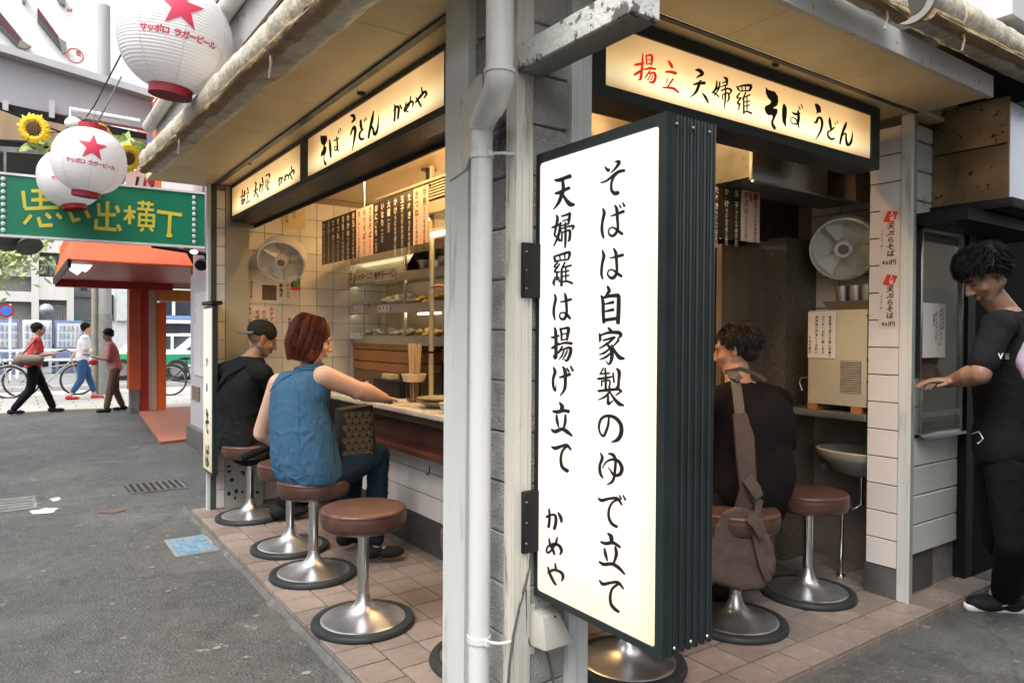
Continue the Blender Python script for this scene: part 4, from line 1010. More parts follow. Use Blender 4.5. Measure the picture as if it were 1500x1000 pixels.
# ================================================================ counters
ct = thing('counter', 'worn white counter top running along both open sides of the noodle shop', 'counter', (2.1,3.5,0))
obj('counter_top', MB().box(2.03,2.60,.985,2.44,6.09,1.025), m_counter, ct, bevel=.014, segs=4)
obj('counter_top', MB().box(2.441,2.60,.985,3.95,2.84,1.025), m_counter, ct, bevel=.012, segs=4)
obj('apron', MB().box(2.10,2.64,.93,2.12,6.08,.985), M('apron_dark',(.10,.07,.05),.5,var=.2), ct)
v = at(659,684,'X',2.02)
obj('under_shelf', MB().box(2.02,2.70,v.z,2.194,6.05,v.z+.035), M('red_brown_board',(.085,.030,.022),.4,var=.2,scale=6), ct, bevel=.003)
obj('shelf_back', MB().box(2.185,2.74,v.z+.036,2.194,6.05,.97), m_brown, ct)
hk = at(629,684,'X',2.03)
obj('hook', MB().tube([hk+Vector((0,0,.005)),hk+Vector((0,0,-.03)),hk+Vector((-.012,0,-.045)),hk+Vector((-.02,0,-.035))],.004,8), m_black, ct, smooth=True)

# upper rail of the serving hatch, glass showcase and its contents
CX = 2.50
def P(px,py,x=CX): return at(px,py,'X',x)
yL, yR = P(483,440).y, P(600,440).y; yR2 = P(664,440).y
zc0, zc1 = P(560,497).z, P(560,372).z
case = thing('glass_showcase', 'stainless glass showcase with three shelves of food above the alley counter', 'showcase', (CX+.15,(yL+yR2)/2,zc0))
rows = [zc0, P(560,452).z, P(560,408).z, zc1]
for i, zz in enumerate(rows):
    obj('shelf', MB().box(CX,yR2,zz-.012,CX+.34,yL,zz+.006), m_steel, case, bevel=.002, segs=1)
for yy in (yL, P(592,440).y, P(632,440).y, yR2):
    obj('case_post', MB().box(CX-.004,yy-.012,zc0-.02,CX+.02,yy+.012,zc1+.02), m_steel, case, bevel=.002, segs=1)
obj('case_back', MB().box(CX+.34,yR2,zc0,CX+.35,yL,zc1), M('case_back_panel',(.34,.25,.14),.4,var=.2), case)
obj('case_end', MB().box(CX,yL+.012,zc0,CX+.34,yL+.022,zc1), m_dsteel, case)
obj('case_top', MB().box(CX,yR2,zc1+.02,CX+.34,yL,zc1+.03), m_steel, case)
gl = glass('case_glass', (.92,.95,.92), .03, .2)
obj('glass_front', MB().box(CX-.001,P(592,440).y+.012,rows[0]+.02,CX+.003,yL-.012,rows[3]-.02), gl, case)
obj('tilted_lid', MB().add([(CX-.002,P(592,440).y+.02,rows[2]+.03),(CX-.002,yL-.02,rows[2]+.03),(CX+.10,yL-.02,rows[3]-.01),(CX+.10,P(592,440).y+.02,rows[3]-.01)],[(0,1,2,3)]), M('lid_beige',(.42,.38,.29),.3,var=.2,scale=3), case)
cl_ = obj('case_tube_and_fill', MB().tube([(CX+.06,yR2+.02,zc1-.012),(CX+.06,yL-.05,zc1-.012)],.008,8), ME('case_tube_fill_lit',(1,.80,.50),4), case, smooth=True)  # fill light added inside the case top, kept out of view
obj('top_lip', MB().box(CX-.003,yR2,zc1-.045,CX+.006,yL,zc1+.02), m_steel, case)  # lip added to hide the fill tube behind it
for zz in rows[:3]: obj('shelf_lip', MB().box(CX-.003,yR2,zz-.040,CX+.006,yL,zz+.030), m_steel, case)
for zz in rows[1:3]: obj('case_tube_and_fill', MB().tube([(CX+.03,P(630,440).y,zz-.026),(CX+.03,yL-.05,zz-.026)],.007,8), ME('case_tube_fill_lit',(1,.80,.50),4), case, smooth=True)  # added fill lights to brighten the food, hidden by the shelf lips
obj('case_tube_and_fill', MB().tube([(CX+.10,P(628,440).y,rows[1]-.050),(CX+.10,P(596,440).y,rows[1]-.050)],.008,8), ME('case_tube_fill_lit',(1,.80,.50),4), case, smooth=True)
m_lab = M('price_label', (.85,.82,.78), .5, var=.03)
def plabel(pa, pb, s):
    a, b_ = P(*pa,CX-.006), P(*pb,CX-.006); h = a.z-b_.z
    l_ = obj('price_label', MB().box(CX-.010,min(a.y,b_.y),b_.z,CX-.006,max(a.y,b_.y),a.z), m_lab, case)
    tm_ = MB(); n_ = len(s); L_ = abs(a.y-b_.y)
    text(tm_, s, lambda u,v: Vector((CX-.0108, a.y-u, b_.z+v)), L_*.5/n_+.002, h*.5, min(h*.7, L_/n_*.95), vertical=False, step=L_/n_*.98, bold=.02)
    obj('label_lettering', tm_, m_ink, l_)
for pa, pb, s in (((484,403),(517,415),'かき揚げ天一〇〇'),((521,400),(547,412),'いか天一二〇'),((549,397),(579,409),'春菊天一一〇'),
                  ((486,449),(506,458),'ちくわ天'),((508,449),(532,458),'えび天二〇〇'),((554,447),(571,456),'なす天'),((500,487),(532,496),'おにぎり一三〇円')):
    plabel(pa, pb, s)
m_temp = [M('tempura', (.60,.38,.11), .6, var=.3, scale=30, bump=.8, bscale=60), M('pale_food', (.58,.52,.36), .6, var=.25, scale=30, bump=.6), M('pink_food', (.46,.20,.12), .6, var=.3, scale=30, bump=.6)]
def food(name, y0, y1, zb_, n_, mat, x0=CX+.05, x1=CX+.26, r=.035):
    """one piled tray"""
    tr = thing('food_tray', name, 'tray', ((x0+x1)/2,(y0+y1)/2,zb_))
    obj('tray', MB().box(x0-.01,y0,zb_,x1+.01,y1,zb_+.012).box(x0-.01,y0,zb_+.012,x0-.004,y1,zb_+.03).box(x1+.004,y0,zb_+.012,x1+.01,y1,zb_+.03), m_steel, tr)
    for k in range(n_):
        r_ = r*random.uniform(.7,1.15); me_ = MB().ell((random.uniform(x0+.02,x1-.02), random.uniform(y0+r_,y1-r_), zb_+.02+random.uniform(.3,1.6)*r_),(r_,r_*random.uniform(.7,1.2),r_*.6),n=12,m=8,R=Matrix.Rotation(random.uniform(0,3),3,'Z'))
        o = obj('food_piece', me_, mat, tr, smooth=True)
        for v in o.data.vertices: v.co += v.normal*noise.noise(v.co*60)*.012
random.seed(21)
ya_, ym, yb_, yc_ = P(500,440).y, P(535,440).y, P(590,440).y, P(630,440).y
food('tray of reddish fried food on the middle shelf at the left of the showcase', ym+.03, ya_, rows[1]+.006, 12, m_temp[2])
food('tray of pale yellow tempura rounds in the middle of the showcase', yb_+.03, ym, rows[1]+.006, 26, m_temp[1], r=.045)
food('tray of golden tempura behind the second pane of the showcase', yc_+.03, yb_-.03, rows[1]+.006, 16, m_temp[0])
food('tray of pale food on the bottom shelf of the showcase', yb_+.03, ya_-.05, rows[0]+.006, 24, m_temp[1])
food('tray of golden fried food on the bottom shelf near the beige pole', yc_+.03, yb_-.03, rows[0]+.006, 12, m_temp[0])
food('tray of golden tempura beside the cook at the right end', P(660,440).y, yc_-.05, rows[1]+.01, 14, m_temp[0])
bw = MB(); v = P(612,395)
bas = thing('steel_basin', 'shallow round steel basin on the top shelf of the showcase', 'basin', (CX+.15,v.y,rows[2]+.006))
obj('basin_bowl', MB().lathe([(.02,.0),(.10,.0),(.14,.09),(.15,.095),(.135,.088),(.095,.01),(.02,.006)],(CX+.15,v.y,rows[2]+.006),40), m_steel, bas, smooth=True)
v = P(643,395); bs2 = copy_tree(bas, (0, v.y-bas.location.y, .0), 'second steel basin on the top shelf beside the beige pole')

# strip lamp and air conditioner over the pass
m_tube = ME('lit_tube', (1,.82,.55), 9)
tl_ = thing('tube_lamp', 'lit fluorescent strip under the hood right of the menu board', 'lamp', (2.36,3.9,2.1))
a = at(631,346,'X',2.36); b_ = at(672,334,'X',2.36)
obj('lamp_body', MB().box(2.36,b_.y-.5,a.z+.022,2.42,a.y,a.z+.05), m_beige, tl_)
obj('tube', MB().tube([(2.37,b_.y-.5,a.z+.008),(2.37,a.y,a.z+.008)],.014,12), m_tube, tl_, smooth=True)
ac = thing('air_conditioner', 'cream louvred air conditioner hung under the ceiling above the alley counter', 'air conditioner', (2.5,3.8,2.3))
XA = 2.34; a = at(608,277,'X',XA); b_ = at(608,301,'X',XA); c2 = at(608,318,'X',XA); yE = 3.0
obj('casing', MB().box(XA+.012,yE,c2.z,XA+.30,a.y,a.z), m_beige, ac, bevel=.01)
for k in range(6):
    zz = b_.z+(a.z-b_.z)*(k+.4)/6; obj('louvre_slat', MB().box(XA-.012,yE,zz,XA+.014,a.y-.01,zz+(a.z-b_.z)/6*.5), m_beige, ac)
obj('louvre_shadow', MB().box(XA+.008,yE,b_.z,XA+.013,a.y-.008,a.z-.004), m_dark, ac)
le = at(551,293,'X',XA-.02)
obj('lit_ledge', MB().box(XA-.03,yE,a.z+.004,XA+.02,le.y,a.z+.022), m_beige, ac)
v = at(628,240,'X',2.45); obj('pole', MB().tube([(2.45,v.y,a.z),(2.45,v.y,CE)],.022,16).tube([(2.45,v.y,CE-.008),(2.45,v.y,CE)],.055,20), m_black, ac, smooth=True)
pl = thing('beige_pole', 'thin beige vertical pole rising from the counter beside the showcase', 'pole', (2.30,3.9,1.025))
v = at(632,460,'X',2.42); obj('pole', MB().tube([(2.42,v.y,1.025),(2.42,v.y,CE)],.018,16), M('cream_pole',(.50,.42,.28),.4), pl, smooth=True)
obj('pole_band', MB().tube([(2.42,v.y,1.36),(2.42,v.y,1.375)],.020,16), m_black, pl, smooth=True)
# kitchen lights (out of sight behind the hood boards): real tubes
for (lx, ly0, ly1, lz) in ((3.0,3.3,4.3,2.55),(3.1,4.9,5.8,2.55)):
    kt = thing('ceiling_lamp', 'tube lamp on the kitchen ceiling at %s' % ('the middle' if ly0 < 4 else 'the far end'), 'lamp', (lx,ly0,lz))
    obj('tube', MB().tube([(lx,ly0,lz),(lx,ly1,lz)],.016,12), ME('kitchen_tube',(1,.62,.27),34), kt, smooth=True)
    obj('reflector', MB().box(lx-.06,ly0,lz+.03,lx+.06,ly1,lz+.07), m_beige, kt)
# lamp in the right opening under the sign
kt = thing('ceiling_lamp', 'tube lamp tucked behind the wide sign on the right side', 'lamp', (2.6,2.2,2.6))
obj('tube', MB().tube([(2.1,2.25,2.6),(3.0,2.25,2.6)],.016,12), ME('kitchen_tube',(1,.62,.27),34), kt, smooth=True)
kt = thing('ceiling_lamp', 'tube lamp tucked behind the long sign on the alley side', 'lamp', (1.8,4,2.6))
obj('tube', MB().tube([(1.78,3.2,2.62),(1.78,5.0,2.62)],.016,12), D.materials['kitchen_tube'], kt, smooth=True)

# steamer / wooden drawers behind the counter
sv_ = thing('wooden_steamer', 'orange brown wooden steamer boxes under the showcase', 'steamer', (2.6,4.9,1.03))
y0_, y1_ = P(598,520).y, P(490,520).y
zs = [P(560,545).z, P(560,531).z, P(560,513).z, P(560,499).z]
for i in range(3):
    obj('steamer_box', MB().box(CX+.02,y0_+.01*i,zs[i]+.004,CX+.30,y1_,zs[i+1]-.003), m_wood, sv_, bevel=.004, segs=1)
obj('steamer_base', MB().box(CX+.03,y0_,1.0,CX+.30,y1_,zs[0]), m_warm, sv_)
obj('dark_box_wall', MB().box(2.95,yR2-.1,.1,3.0,6.0,2.2), M('kitchen_back',(.07,.045,.028),.6,var=.4,scale=4), shop)
obj('kitchen_bench', MB().box(2.45,2.9,.1,2.86,6.0,.99), M('bench_dark',(.06,.045,.03),.5,var=.3), shop)
# things on the counter
def T(px,py): return at(px,py,'Z',1.026)
cs = T(606,588); cr = .058
hold = thing('chopstick_holder', 'clear plastic cup of pale disposable chopsticks with a cream rim on the counter', 'chopstick holder', (cs.x,cs.y,1.026))
ht = at(606,553,'Y',cs.y).z-1.026
obj('cup', MB().lathe([(.02,0),(.050,0),(.056,ht),(.053,ht),(.047,.004),(.02,.004)],(cs.x,cs.y,1.026),32), glass('clear_plastic',(.75,.72,.65),.12,.3), hold, smooth=True)
obj('rim_basket', MB().lathe([(.050,ht-.03),(.072,ht-.025),(.088,ht+.025),(.086,ht+.028),(.068,ht-.018),(.050,ht-.022)],(cs.x,cs.y,1.026),20), M('cream_basket',(.62,.50,.33),.6), hold, smooth=True)
random.seed(4)
m_chop = M('chopstick_wood', (.60,.44,.25), .6, var=.12, scale=30)
zt_ = at(606,504,'Y',cs.y).z
for k in range(46):
    a = random.uniform(0,2*pi); r = .042*math.sqrt(random.random()); dx, dy = cos(a)*r, sin(a)*r
    tip = zt_+random.uniform(-.012,.008); fl = 1.0+random.random()*.4 if r > .03 else 1.1
    if k in (3, 17): fl = 2.0
    a0 = Vector((cs.x+dx*.7, cs.y+dy*.7, 1.035)); a1 = Vector((cs.x+dx*fl, cs.y+dy*fl, tip))
    obj('chopsticks', MB().tube([a0,a1],.0035,4), m_chop, hold)
nb = T(570,585)
bxk = thing('condiment_box', 'black ribbed condiment box at the back of the counter left of the chopsticks', 'box', (2.34,nb.y,1.026))
yb0, yb1 = at(586,570,'X',2.30).y, at(547,570,'X',2.30).y; zz1 = at(565,556,'X',2.30).z
obj('box_body', MB().box(2.30,yb0,1.026,2.42,yb1,zz1), m_black, bxk, bevel=.006)
for k in range(4): obj('box_groove', MB().box(2.296,yb0+.01,1.045+k*.02,2.30,yb1-.01,1.052+k*.02), m_rubber, bxk)
v0, v1 = at(573,550,'X',2.34), at(559,550,'X',2.34)
tag(obj('napkin_box', MB().box(2.34,v0.y,zz1+.001,2.40,v1.y,zz1+.04), M('yellow_card',(.55,.46,.25),.6), bevel=.003), 'small pale yellow box standing on the black condiment box', 'box')
jr = T(580,570); tag(obj('sauce_bottle', MB().lathe([(.02,0),(.03,.004),(.03,.10),(.014,.125),(.014,.15),(.016,.152),(.016,.17),(.01,.172)],(2.36,at(589,560,'X',2.36).y,1.026),20), M('soy_dark',(.02,.008,.005),.15), smooth=True), 'dark soy sauce bottle behind the chopstick holder', 'bottle')
# tray with bowls
tb = thing('stacked_plates', 'stack of two shallow olive brown plates on the counter beside the corner pillar', 'plates', (2.2,3.7,1.026))
v = at(648,580,'X',2.26)
m_cer = M('olive_ceramic', (.30,.26,.17), .3, var=.15, scale=20)
for k in range(2):
    obj('plate', MB().lathe([(.02,.0),(.07,.0),(.145,.035),(.15,.04),(.14,.037),(.07,.008),(.02,.006)],(2.24,v.y-.01*k,1.030+k*.022),40), m_cer, tb, smooth=True)
v = at(664,596,'X',2.15)
tag(obj('rice_bowl', MB().lathe([(.03,0),(.032,.008),(.05,.02),(.068,.05),(.072,.062),(.069,.06),(.045,.022),(.01,.012)],(2.13,v.y,1.026),32), M('pale_ceramic',(.50,.45,.36),.25,var=.1), smooth=True), 'small pale ceramic bowl at the front of the counter by the corner pillar', 'bowl')
tw = MB(); v = T(590,587); n_ = 12
for i in range(n_):
    for j in range(n_):
        pass
grid = []
for i in range(n_+1):
    for j in range(n_+1):
        x = v.x-.03+.09*i/n_; y = v.y-.10+.17*j/n_; z = 1.028+.012*abs(noise.noise(Vector((x*30,y*26,0))))+.004
        edge = min(i, j, n_-i, n_-j); z = z if edge else 1.027
        grid.append((x,y,z))
tw.add(grid, [(i*(n_+1)+j,(i+1)*(n_+1)+j,(i+1)*(n_+1)+j+1,i*(n_+1)+j+1) for i in range(n_) for j in range(n_)])
tag(obj('hand_towel', tw, M('white_towel',(.62,.54,.42),.9,var=.05,bump=.5), smooth=True), 'crumpled white hand towel on the counter under the womans hand', 'towel')
# small clutter on the counters
def shaker(x, y, h, r, mat, cap_, label, name='spice_shaker', cat='shaker'):
    t = thing(name, label, cat, (x,y,1.026))
    obj('jar', MB().lathe([(r*.8,0),(r,.004),(r,h*.75),(r*.8,h*.82),(r*.6,h*.84)],(x,y,1.026),20), mat, t, smooth=True)
    obj('lid', MB().lathe([(r*.85,h*.82),(r*.88,h*.84),(r*.85,h*.97),(r*.5,h)],(x,y,1.026),20), cap_, t, smooth=True)
m_rs = M('red_spice',(.35,.04,.02),.3); m_wh = M('white_plastic',(.62,.58,.50),.35); m_soy = M('soy_glass',(.03,.012,.006),.12)
yk = at(537,560,'X',2.34).y
shaker(2.34, yk, .085, .020, m_rs, m_wh, 'small red spice shaker with a cream lid left of the black condiment box')
shaker(2.33, yk+.07, .11, .024, m_soy, M('red_cap',(.4,.03,.02),.4), 'dark soy dispenser with a red lid further left along the counter', 'soy_dispenser', 'dispenser')
shaker(2.36, yk+.14, .07, .022, m_wh, m_steel, 'cream toothpick jar with a steel lid beside the soy dispenser', 'toothpick_jar', 'jar')
shaker(3.62, 2.74, .10, .026, m_soy, m_black, 'dark bottle on the right counter near the empty stool', 'soy_dispenser', 'dispenser')
shaker(3.72, 2.72, .075, .022, m_rs, m_wh, 'small red shaker on the right counter near the empty stool')
kt2 = thing('kettle', 'small black kettle on the right counter left of the beige cabinet', 'kettle', (3.86,2.70,1.026))
obj('kettle_body', MB().lathe([(.05,0),(.075,.01),(.085,.06),(.06,.105),(.03,.118),(.012,.13),(.01,.14)],(3.86,2.70,1.026),28), m_black, kt2, smooth=True)
obj('handle', MB().tube([(3.80,2.70,1.11),(3.82,2.70,1.19),(3.90,2.70,1.19),(3.92,2.70,1.11)],.006,8), m_black, kt2, smooth=True)
for k, (fx_, fy_) in enumerate(((2.56, P(515,390).y),(2.56, P(545,390).y),(2.58, P(575,390).y))):
    tag(obj('steel_bowl', MB().lathe([(.03,0),(.06,.01),(.085,.05),(.09,.056),(.08,.05),(.05,.012),(.02,.006)],(fx_+.06,fy_,rows[2]+.008),28), m_steel, smooth=True), 'steel bowl on the top shelf of the showcase, %s from the left end' % ('first','second','third')[k], 'bowl')
# objects seen in the kitchen at the edge of the pillar
v = at(651,520,'X',2.75); tag(obj('hanging_ladle_grip', MB().cap((2.75,v.y,v.z-.03),(2.75,v.y,v.z+.04),.022,.022), M('orange_plastic',(.75,.18,.04),.4), smooth=True), 'small orange plastic handle hanging in the dark kitchen next to the pillar', 'handle')
# posters on the far wall
def fw_poster(label, pa, pb, mat, extras=None):
    a, b_ = at(*pa,'Y',6.09), at(*pb,'Y',6.09)
    t = thing('wall_poster', label, 'poster', ((a.x+b_.x)/2,6.09,b_.z))
    obj('sheet', MB().box(a.x,6.0885,b_.z,b_.x,6.0925,a.z), mat, t)
    if extras:
        for e in extras:
            if e[0] == 'img':
                p0, p1 = at(*e[1],'Y',6.087), at(*e[2],'Y',6.087); obj('printed_picture', MB().box(p0.x,6.087,p1.z,p1.x,6.088,p0.z), e[3], t)
            else:
                p0 = at(*e[1],'Y',6.087); tm_ = MB(); text(tm_, e[2], lambda u,v: Vector((u,6.0865,v)), p0.x, p0.z, e[3], vertical=True, bold=.03, step=e[3]*1.1); obj('lettering', tm_, e[4], t)
fw_poster('cream poster with a small photo of noodles on the far tiled wall', (361,408), (429,444), m_paper,
   [('img',(384,417),(405,440),M('food_photo',(.10,.06,.04),.4,var=.6,scale=40)),('t',(368,414),'天ぷらそば',.026,m_ink),('t',(412,413),'季節限定',.034,m_ink),('t',(422,413),'かめや特製',.03,M('ochre_ink',(.30,.17,.05),.6))])
fw_poster('handwritten notice with red and black columns on the far tiled wall', (361,449), (402,520), m_paper,
   [('t',(365,453),'冷やし天玉',.036,m_ink),('t',(377,458),'そば',.034,m_ink),('t',(387,458),'四三〇円',.034,m_red),('t',(398,453),'おすすめ',.038,m_red)])
fw_poster('faint notice with grey writing near the woman on the far tiled wall', (420,464), (452,500), m_paper,
   [('t',(424,468),'営業時間',.03,M('grey_ink',(.12,.10,.09),.6)),('t',(432,468),'二十四時',.03,m_ink),('t',(440,468),'年中無休',.03,D.materials['grey_ink'])])
fw_poster('small green leaflet with a red foot on the far tiled wall', (426,400), (440,425), M('green_print',(.05,.20,.03),.5), [('img',(426,420),(440,425),m_red)])
fw_poster('pale yellow menu sheet under the ceiling on the far tiled wall', (414,302), (447,336), M('yellow_sheet',(.62,.50,.28),.5), [('t',(420,308),'本日休業',.028,D.materials['ochre_ink']),('t',(431,308),'定休日',.028,D.materials['ochre_ink'])])

# ================================================================ wall fans
def wall_fan(label, c, r, facing, tilt, wall):
    """c centre, facing = unit vector out of the fan"""
    t = thing('wall_fan', label, 'fan', c); c = Vector(c); f = Vector(facing).normalized(); a = f.orthogonal().normalized(); b_ = f.cross(a)
    m_fan = M('fan_plastic', (.70,.68,.62), .3, var=.04)
    prof = [(r*.93,-.06),(r,-.055),(r*1.02,0),(r,.055),(r*.94,.06),(r*.96,.05),(r*.975,0),(r*.95,-.05)]
    obj('guard_ring', MB().lathe(prof,c,40,ax=f), m_fan, t, smooth=True)
    g_ = MB()
    obj('cap_disc', MB().lathe([(.01,.064),(r*.15,.064),(r*.16,.061)],c,20,ax=f), M('fan_brown',(.22,.15,.10),.4), t, smooth=True)
    obj('hub', MB().lathe([(.01,.06),(r*.26,.058),(r*.30,.03),(r*.24,-.05),(.01,-.05)],c,24,ax=f), m_fan, t, smooth=True)
    for k in range(3):
        an = 2*pi*k/3+.5; d = a*cos(an)+b_*sin(an); e = f.cross(d)
        vs = [c+d*r*.2-e*r*.10-f*.02, c+d*r*.2+e*r*.10+f*.02, c+d*r*.90+e*r*.30+f*.02, c+d*r*.92-e*r*.26-f*.02]
        obj('blade', MB().add(vs+[v_+f*.004 for v_ in vs],[(0,1,2,3),(4,5,6,7),(0,1,5,4),(1,2,6,5),(2,3,7,6),(3,0,4,7)]), m_fan, t)
    for k in range(22):
        an = 2*pi*k/22; d = a*cos(an)+b_*sin(an); g_.tube([c+d*r*.2+f*.058,c+d*r*.6+f*.075,c+d*r*.97+f*.05],.0011,5,caps=False)
    for q in (.6,):
        g_.tube([c+(a*cos(2*pi*k/32)+b_*sin(2*pi*k/32))*r*q+f*.072 for k in range(33)],.002,5,caps=False)
    obj('wire_guard', g_, m_fan, t)['kind'] = 'stuff'
    wv = Vector(wall); obj('arm', MB().tube([c-f*.05, c-f*.12+Vector((0,0,-.04)), wv],.03,16), m_fan, t, smooth=True)
    obj('mount', MB().box(wv.x-.05,wv.y-.05,wv.z-.09,wv.x+.05,wv.y+.05,wv.z+.09), m_fan, t, bevel=.01)
v = at(414,380,'Y',5.80); wall_fan('white drum shaped wall fan on the far tiled wall above the posters', v, .19, (-.45,-.75,-.55), 0, (v.x,6.05,v.z+.05))
v = at(1236,362,'X',4.12); wall_fan('round white wall fan on the tiled wall above the grey cabinet on the right', v, .19, (-.85,-.45,-.35), 0, (4.27,v.y+.03,v.z-.08))

# ================================================================ right interior
a, b_ = at(1113,266,'Y',2.28), at(1273,298,'Y',2.28)
hd = thing('range_hood', 'long stainless extractor hood hanging over the right hand counter', 'hood', (3.6,2.3,a.z))
zh = (a.z+at(1250,294,'Y',2.28).z)/2
obj('hood_face', MB().box(at(1102,260,'Y',2.28).x,2.28,zh,at(1212,280,'Y',2.28).x,2.30,zh+.28), m_steel, hd, bevel=.002)
obj('hood_end', MB().add([(at(1213,280,'Y',2.28).x,2.283,zh-.005),(4.10,2.283,zh+.0),(4.05,2.27,zh+.28),(at(1213,280,'Y',2.28).x,2.283,zh+.28)],[(0,1,2,3)]), m_chrome, hd)
obj('hood_body', MB().box(at(1102,260,'Y',2.28).x+.01,2.301,zh+.02,4.28,2.62,zh+.28), m_dsteel, hd)
obj('hood_lip', MB().box(at(1102,260,'Y',2.28).x,2.27,zh-.012,4.12,2.285,zh), m_steel, hd)
# grey green cabinet (fridge) on the shelf
FX = 3.90
c0, c1, c2_ = at(1183,590,'X',FX), at(1183,455,'X',FX), at(1274,597,'X',FX)
fz0, fz1, fy1 = (c0.z+c2_.z)/2, c1.z, c0.y
fg = thing('beige_cabinet', 'beige metal cabinet with a louvred vent on the shelf inside the right opening', 'cabinet', (4.1,2.28,fz0))
obj('cabinet_body', MB().box(FX,2.10,fz0,4.28,fy1,fz1), m_beige, fg, bevel=.004)
va, vb = at(1231,528,'X',FX), at(1261,577,'X',FX)
obj('vent_recess', MB().box(FX-.001,vb.y,vb.z,FX+.001,va.y,va.z), m_dark, fg)
nv = 15
for k in range(nv):
    zz = vb.z+(va.z-vb.z)*(k+.3)/nv; obj('vent_slat', MB().box(FX-.005,vb.y+.002,zz,FX-.001,va.y-.002,zz+(va.z-vb.z)/nv*.5), m_beige, fg)
for yy in (462,527,559,591):
    v = at(1271,yy,'X',FX); obj('screw', MB().ell((FX-.002,v.y,v.z),(.003,.006,.006),n=8,m=6), m_black, fg)
na, nb_ = at(1184,457,'X',FX-.004), at(1224,525,'X',FX-.004)
nt_ = thing('notice', 'white laminated notice with small black and red writing on the beige cabinet', 'notice', (FX-.006,(na.y+nb_.y)/2,nb_.z))
obj('sheet', MB().box(FX-.006,nb_.y,nb_.z,FX-.002,na.y,na.z), m_paper, nt_, bevel=.0008, segs=1)
tm_ = MB(); h_ = na.z-nb_.z
for j, s in enumerate(('毎度御来店頂き誠に有難う','お客様へお願い致します','御理解の程宜しくお願い','かめや店主')):
    text(tm_, s, lambda u,v: Vector((FX-.0068, u, v)), nb_.y+.035+.042*j, na.z-.035-(.12 if j == 3 else 0), .019, vertical=True, bold=.02, step=.0205, wide=-1)
obj('lettering', tm_, m_ink, nt_)
shf = thing('wall_shelf', 'grey metal shelf under the beige cabinet inside the right opening', 'shelf', (4.1,2.35,fz0-.06))
obj('shelf_board', MB().box(FX-.03,2.095,fz0-.075,4.30,2.60,fz0-.035), m_dsteel, shf, bevel=.003)
for yy in (2.13,2.40): obj('shelf_block', MB().box(FX+.0,yy,fz0-.035,FX+.25,yy+.06,fz0), M('orange_block',(.35,.12,.04),.6), shf)
top = thing('top_tray', 'brown tray on top of the beige cabinet holding steel cups', 'tray', (4.1,2.28,fz1))
ta, tb_ = at(1205,440,'X',FX+.02), at(1205,452,'X',FX+.02)
obj('tray_base', MB().add([(FX-.02,2.10,fz1+.05),(FX-.02,at(1204,440,'X',FX-.02).y,fz1+.05),(FX+.03,at(1212,440,'X',FX+.02).y,fz1+.002),(FX+.03,2.10,fz1+.002),
   (4.25,2.10,fz1+.05),(4.25,2.40,fz1+.05),(4.25,2.40,fz1+.002),(4.25,2.10,fz1+.002)],[(0,1,2,3),(4,5,6,7),(0,1,5,4),(1,2,6,5),(2,3,7,6),(3,0,4,7)]), M('tan_tray',(.25,.18,.10),.5), top)
for px_, nm in ((1234,'left'),(1253,'middle'),(1271,'right')):
    v = at(px_,436,'X',FX+.06); tag(obj('steel_cup', MB().lathe([(.02,0),(.034,0),(.036,.085),(.035,.088),(.02,.088)],(FX+.06,v.y,fz1+.0515),24), m_dsteel, smooth=True), '%s one of the upturned steel cups on the tray above the beige cabinet' % nm, 'cup', 'steel cups on the tray')
# tap
tp_ = MB(); pts = [at(*q,'X',4.0) for q in ((1175,572),(1171,560),(1173,553),(1183,552))]
tp_.tube(pts,.006,10); tag(obj('water_tap', tp_, m_chrome, smooth=True), 'thin bent chrome tap left of the beige cabinet', 'tap')
# sink
sk = thing('wash_basin', 'grey oval wash basin on the side wall under the shelf, next to the empty stool', 'basin', (4.1,2.4,.7))
v = at(1200,660,'X',3.92); cy = (v.y+at(1275,660,'X',3.92).y)/2; zs_ = at(1230,662,'X',3.92).z
m_sink = M('grey_enamel', (.34,.31,.26), .35, var=.1, scale=8)
prof = []
sb = MB().lathe([(.06,-.15),(.13,-.13),(.20,-.05),(.215,-.035),(.225,.0),(.215,.006),(.19,0),(.12,-.09),(.03,-.11)],(4.10,cy,zs_),40)
sb.v = [(4.10+(x-4.10)*.95, cy+(y-cy)*1.15, z) for x,y,z in sb.v]
obj('basin', sb, m_sink, sk, smooth=True)
obj('drain_trap', MB().tube([(4.02,cy-.05,zs_-.14),(4.02,cy-.05,zs_-.30),(4.02,cy-.0,zs_-.34),(4.02,cy+.05,zs_-.30),(4.02,cy+.06,zs_-.29),(4.02,cy+.07,ZP)],.011,12), m_chrome, sk, smooth=True)
obj('floor_flange', MB().lathe([(.01,0),(.03,0),(.028,.01),(.01,.012)],(4.02,cy+.07,ZP),20), m_chrome, sk, smooth=True)
for yy in (-.12,.14): obj('bracket', MB().box(3.95,cy+yy,zs_-.12,4.3,cy+yy+.02,zs_-.09), m_dsteel, sk)
obj('under_wall', MB().box(4.30,2.09,ZP,4.308,2.66,1.02), M('under_dark',(.16,.14,.11),.6,var=.2), shop)
bp2 = at(1155,545,'Y',2.7); tag(obj('noodle_bowl', MB().lathe([(.03,0),(.035,.01),(.07,.03),(.10,.07),(.103,.075),(.098,.072),(.05,.02),(.01,.015)],(3.30,2.72,1.026),32), M('cream_ceramic',(.55,.46,.30),.3), smooth=True), 'cream bowl on the right counter just behind the seated mans shoulder', 'bowl')

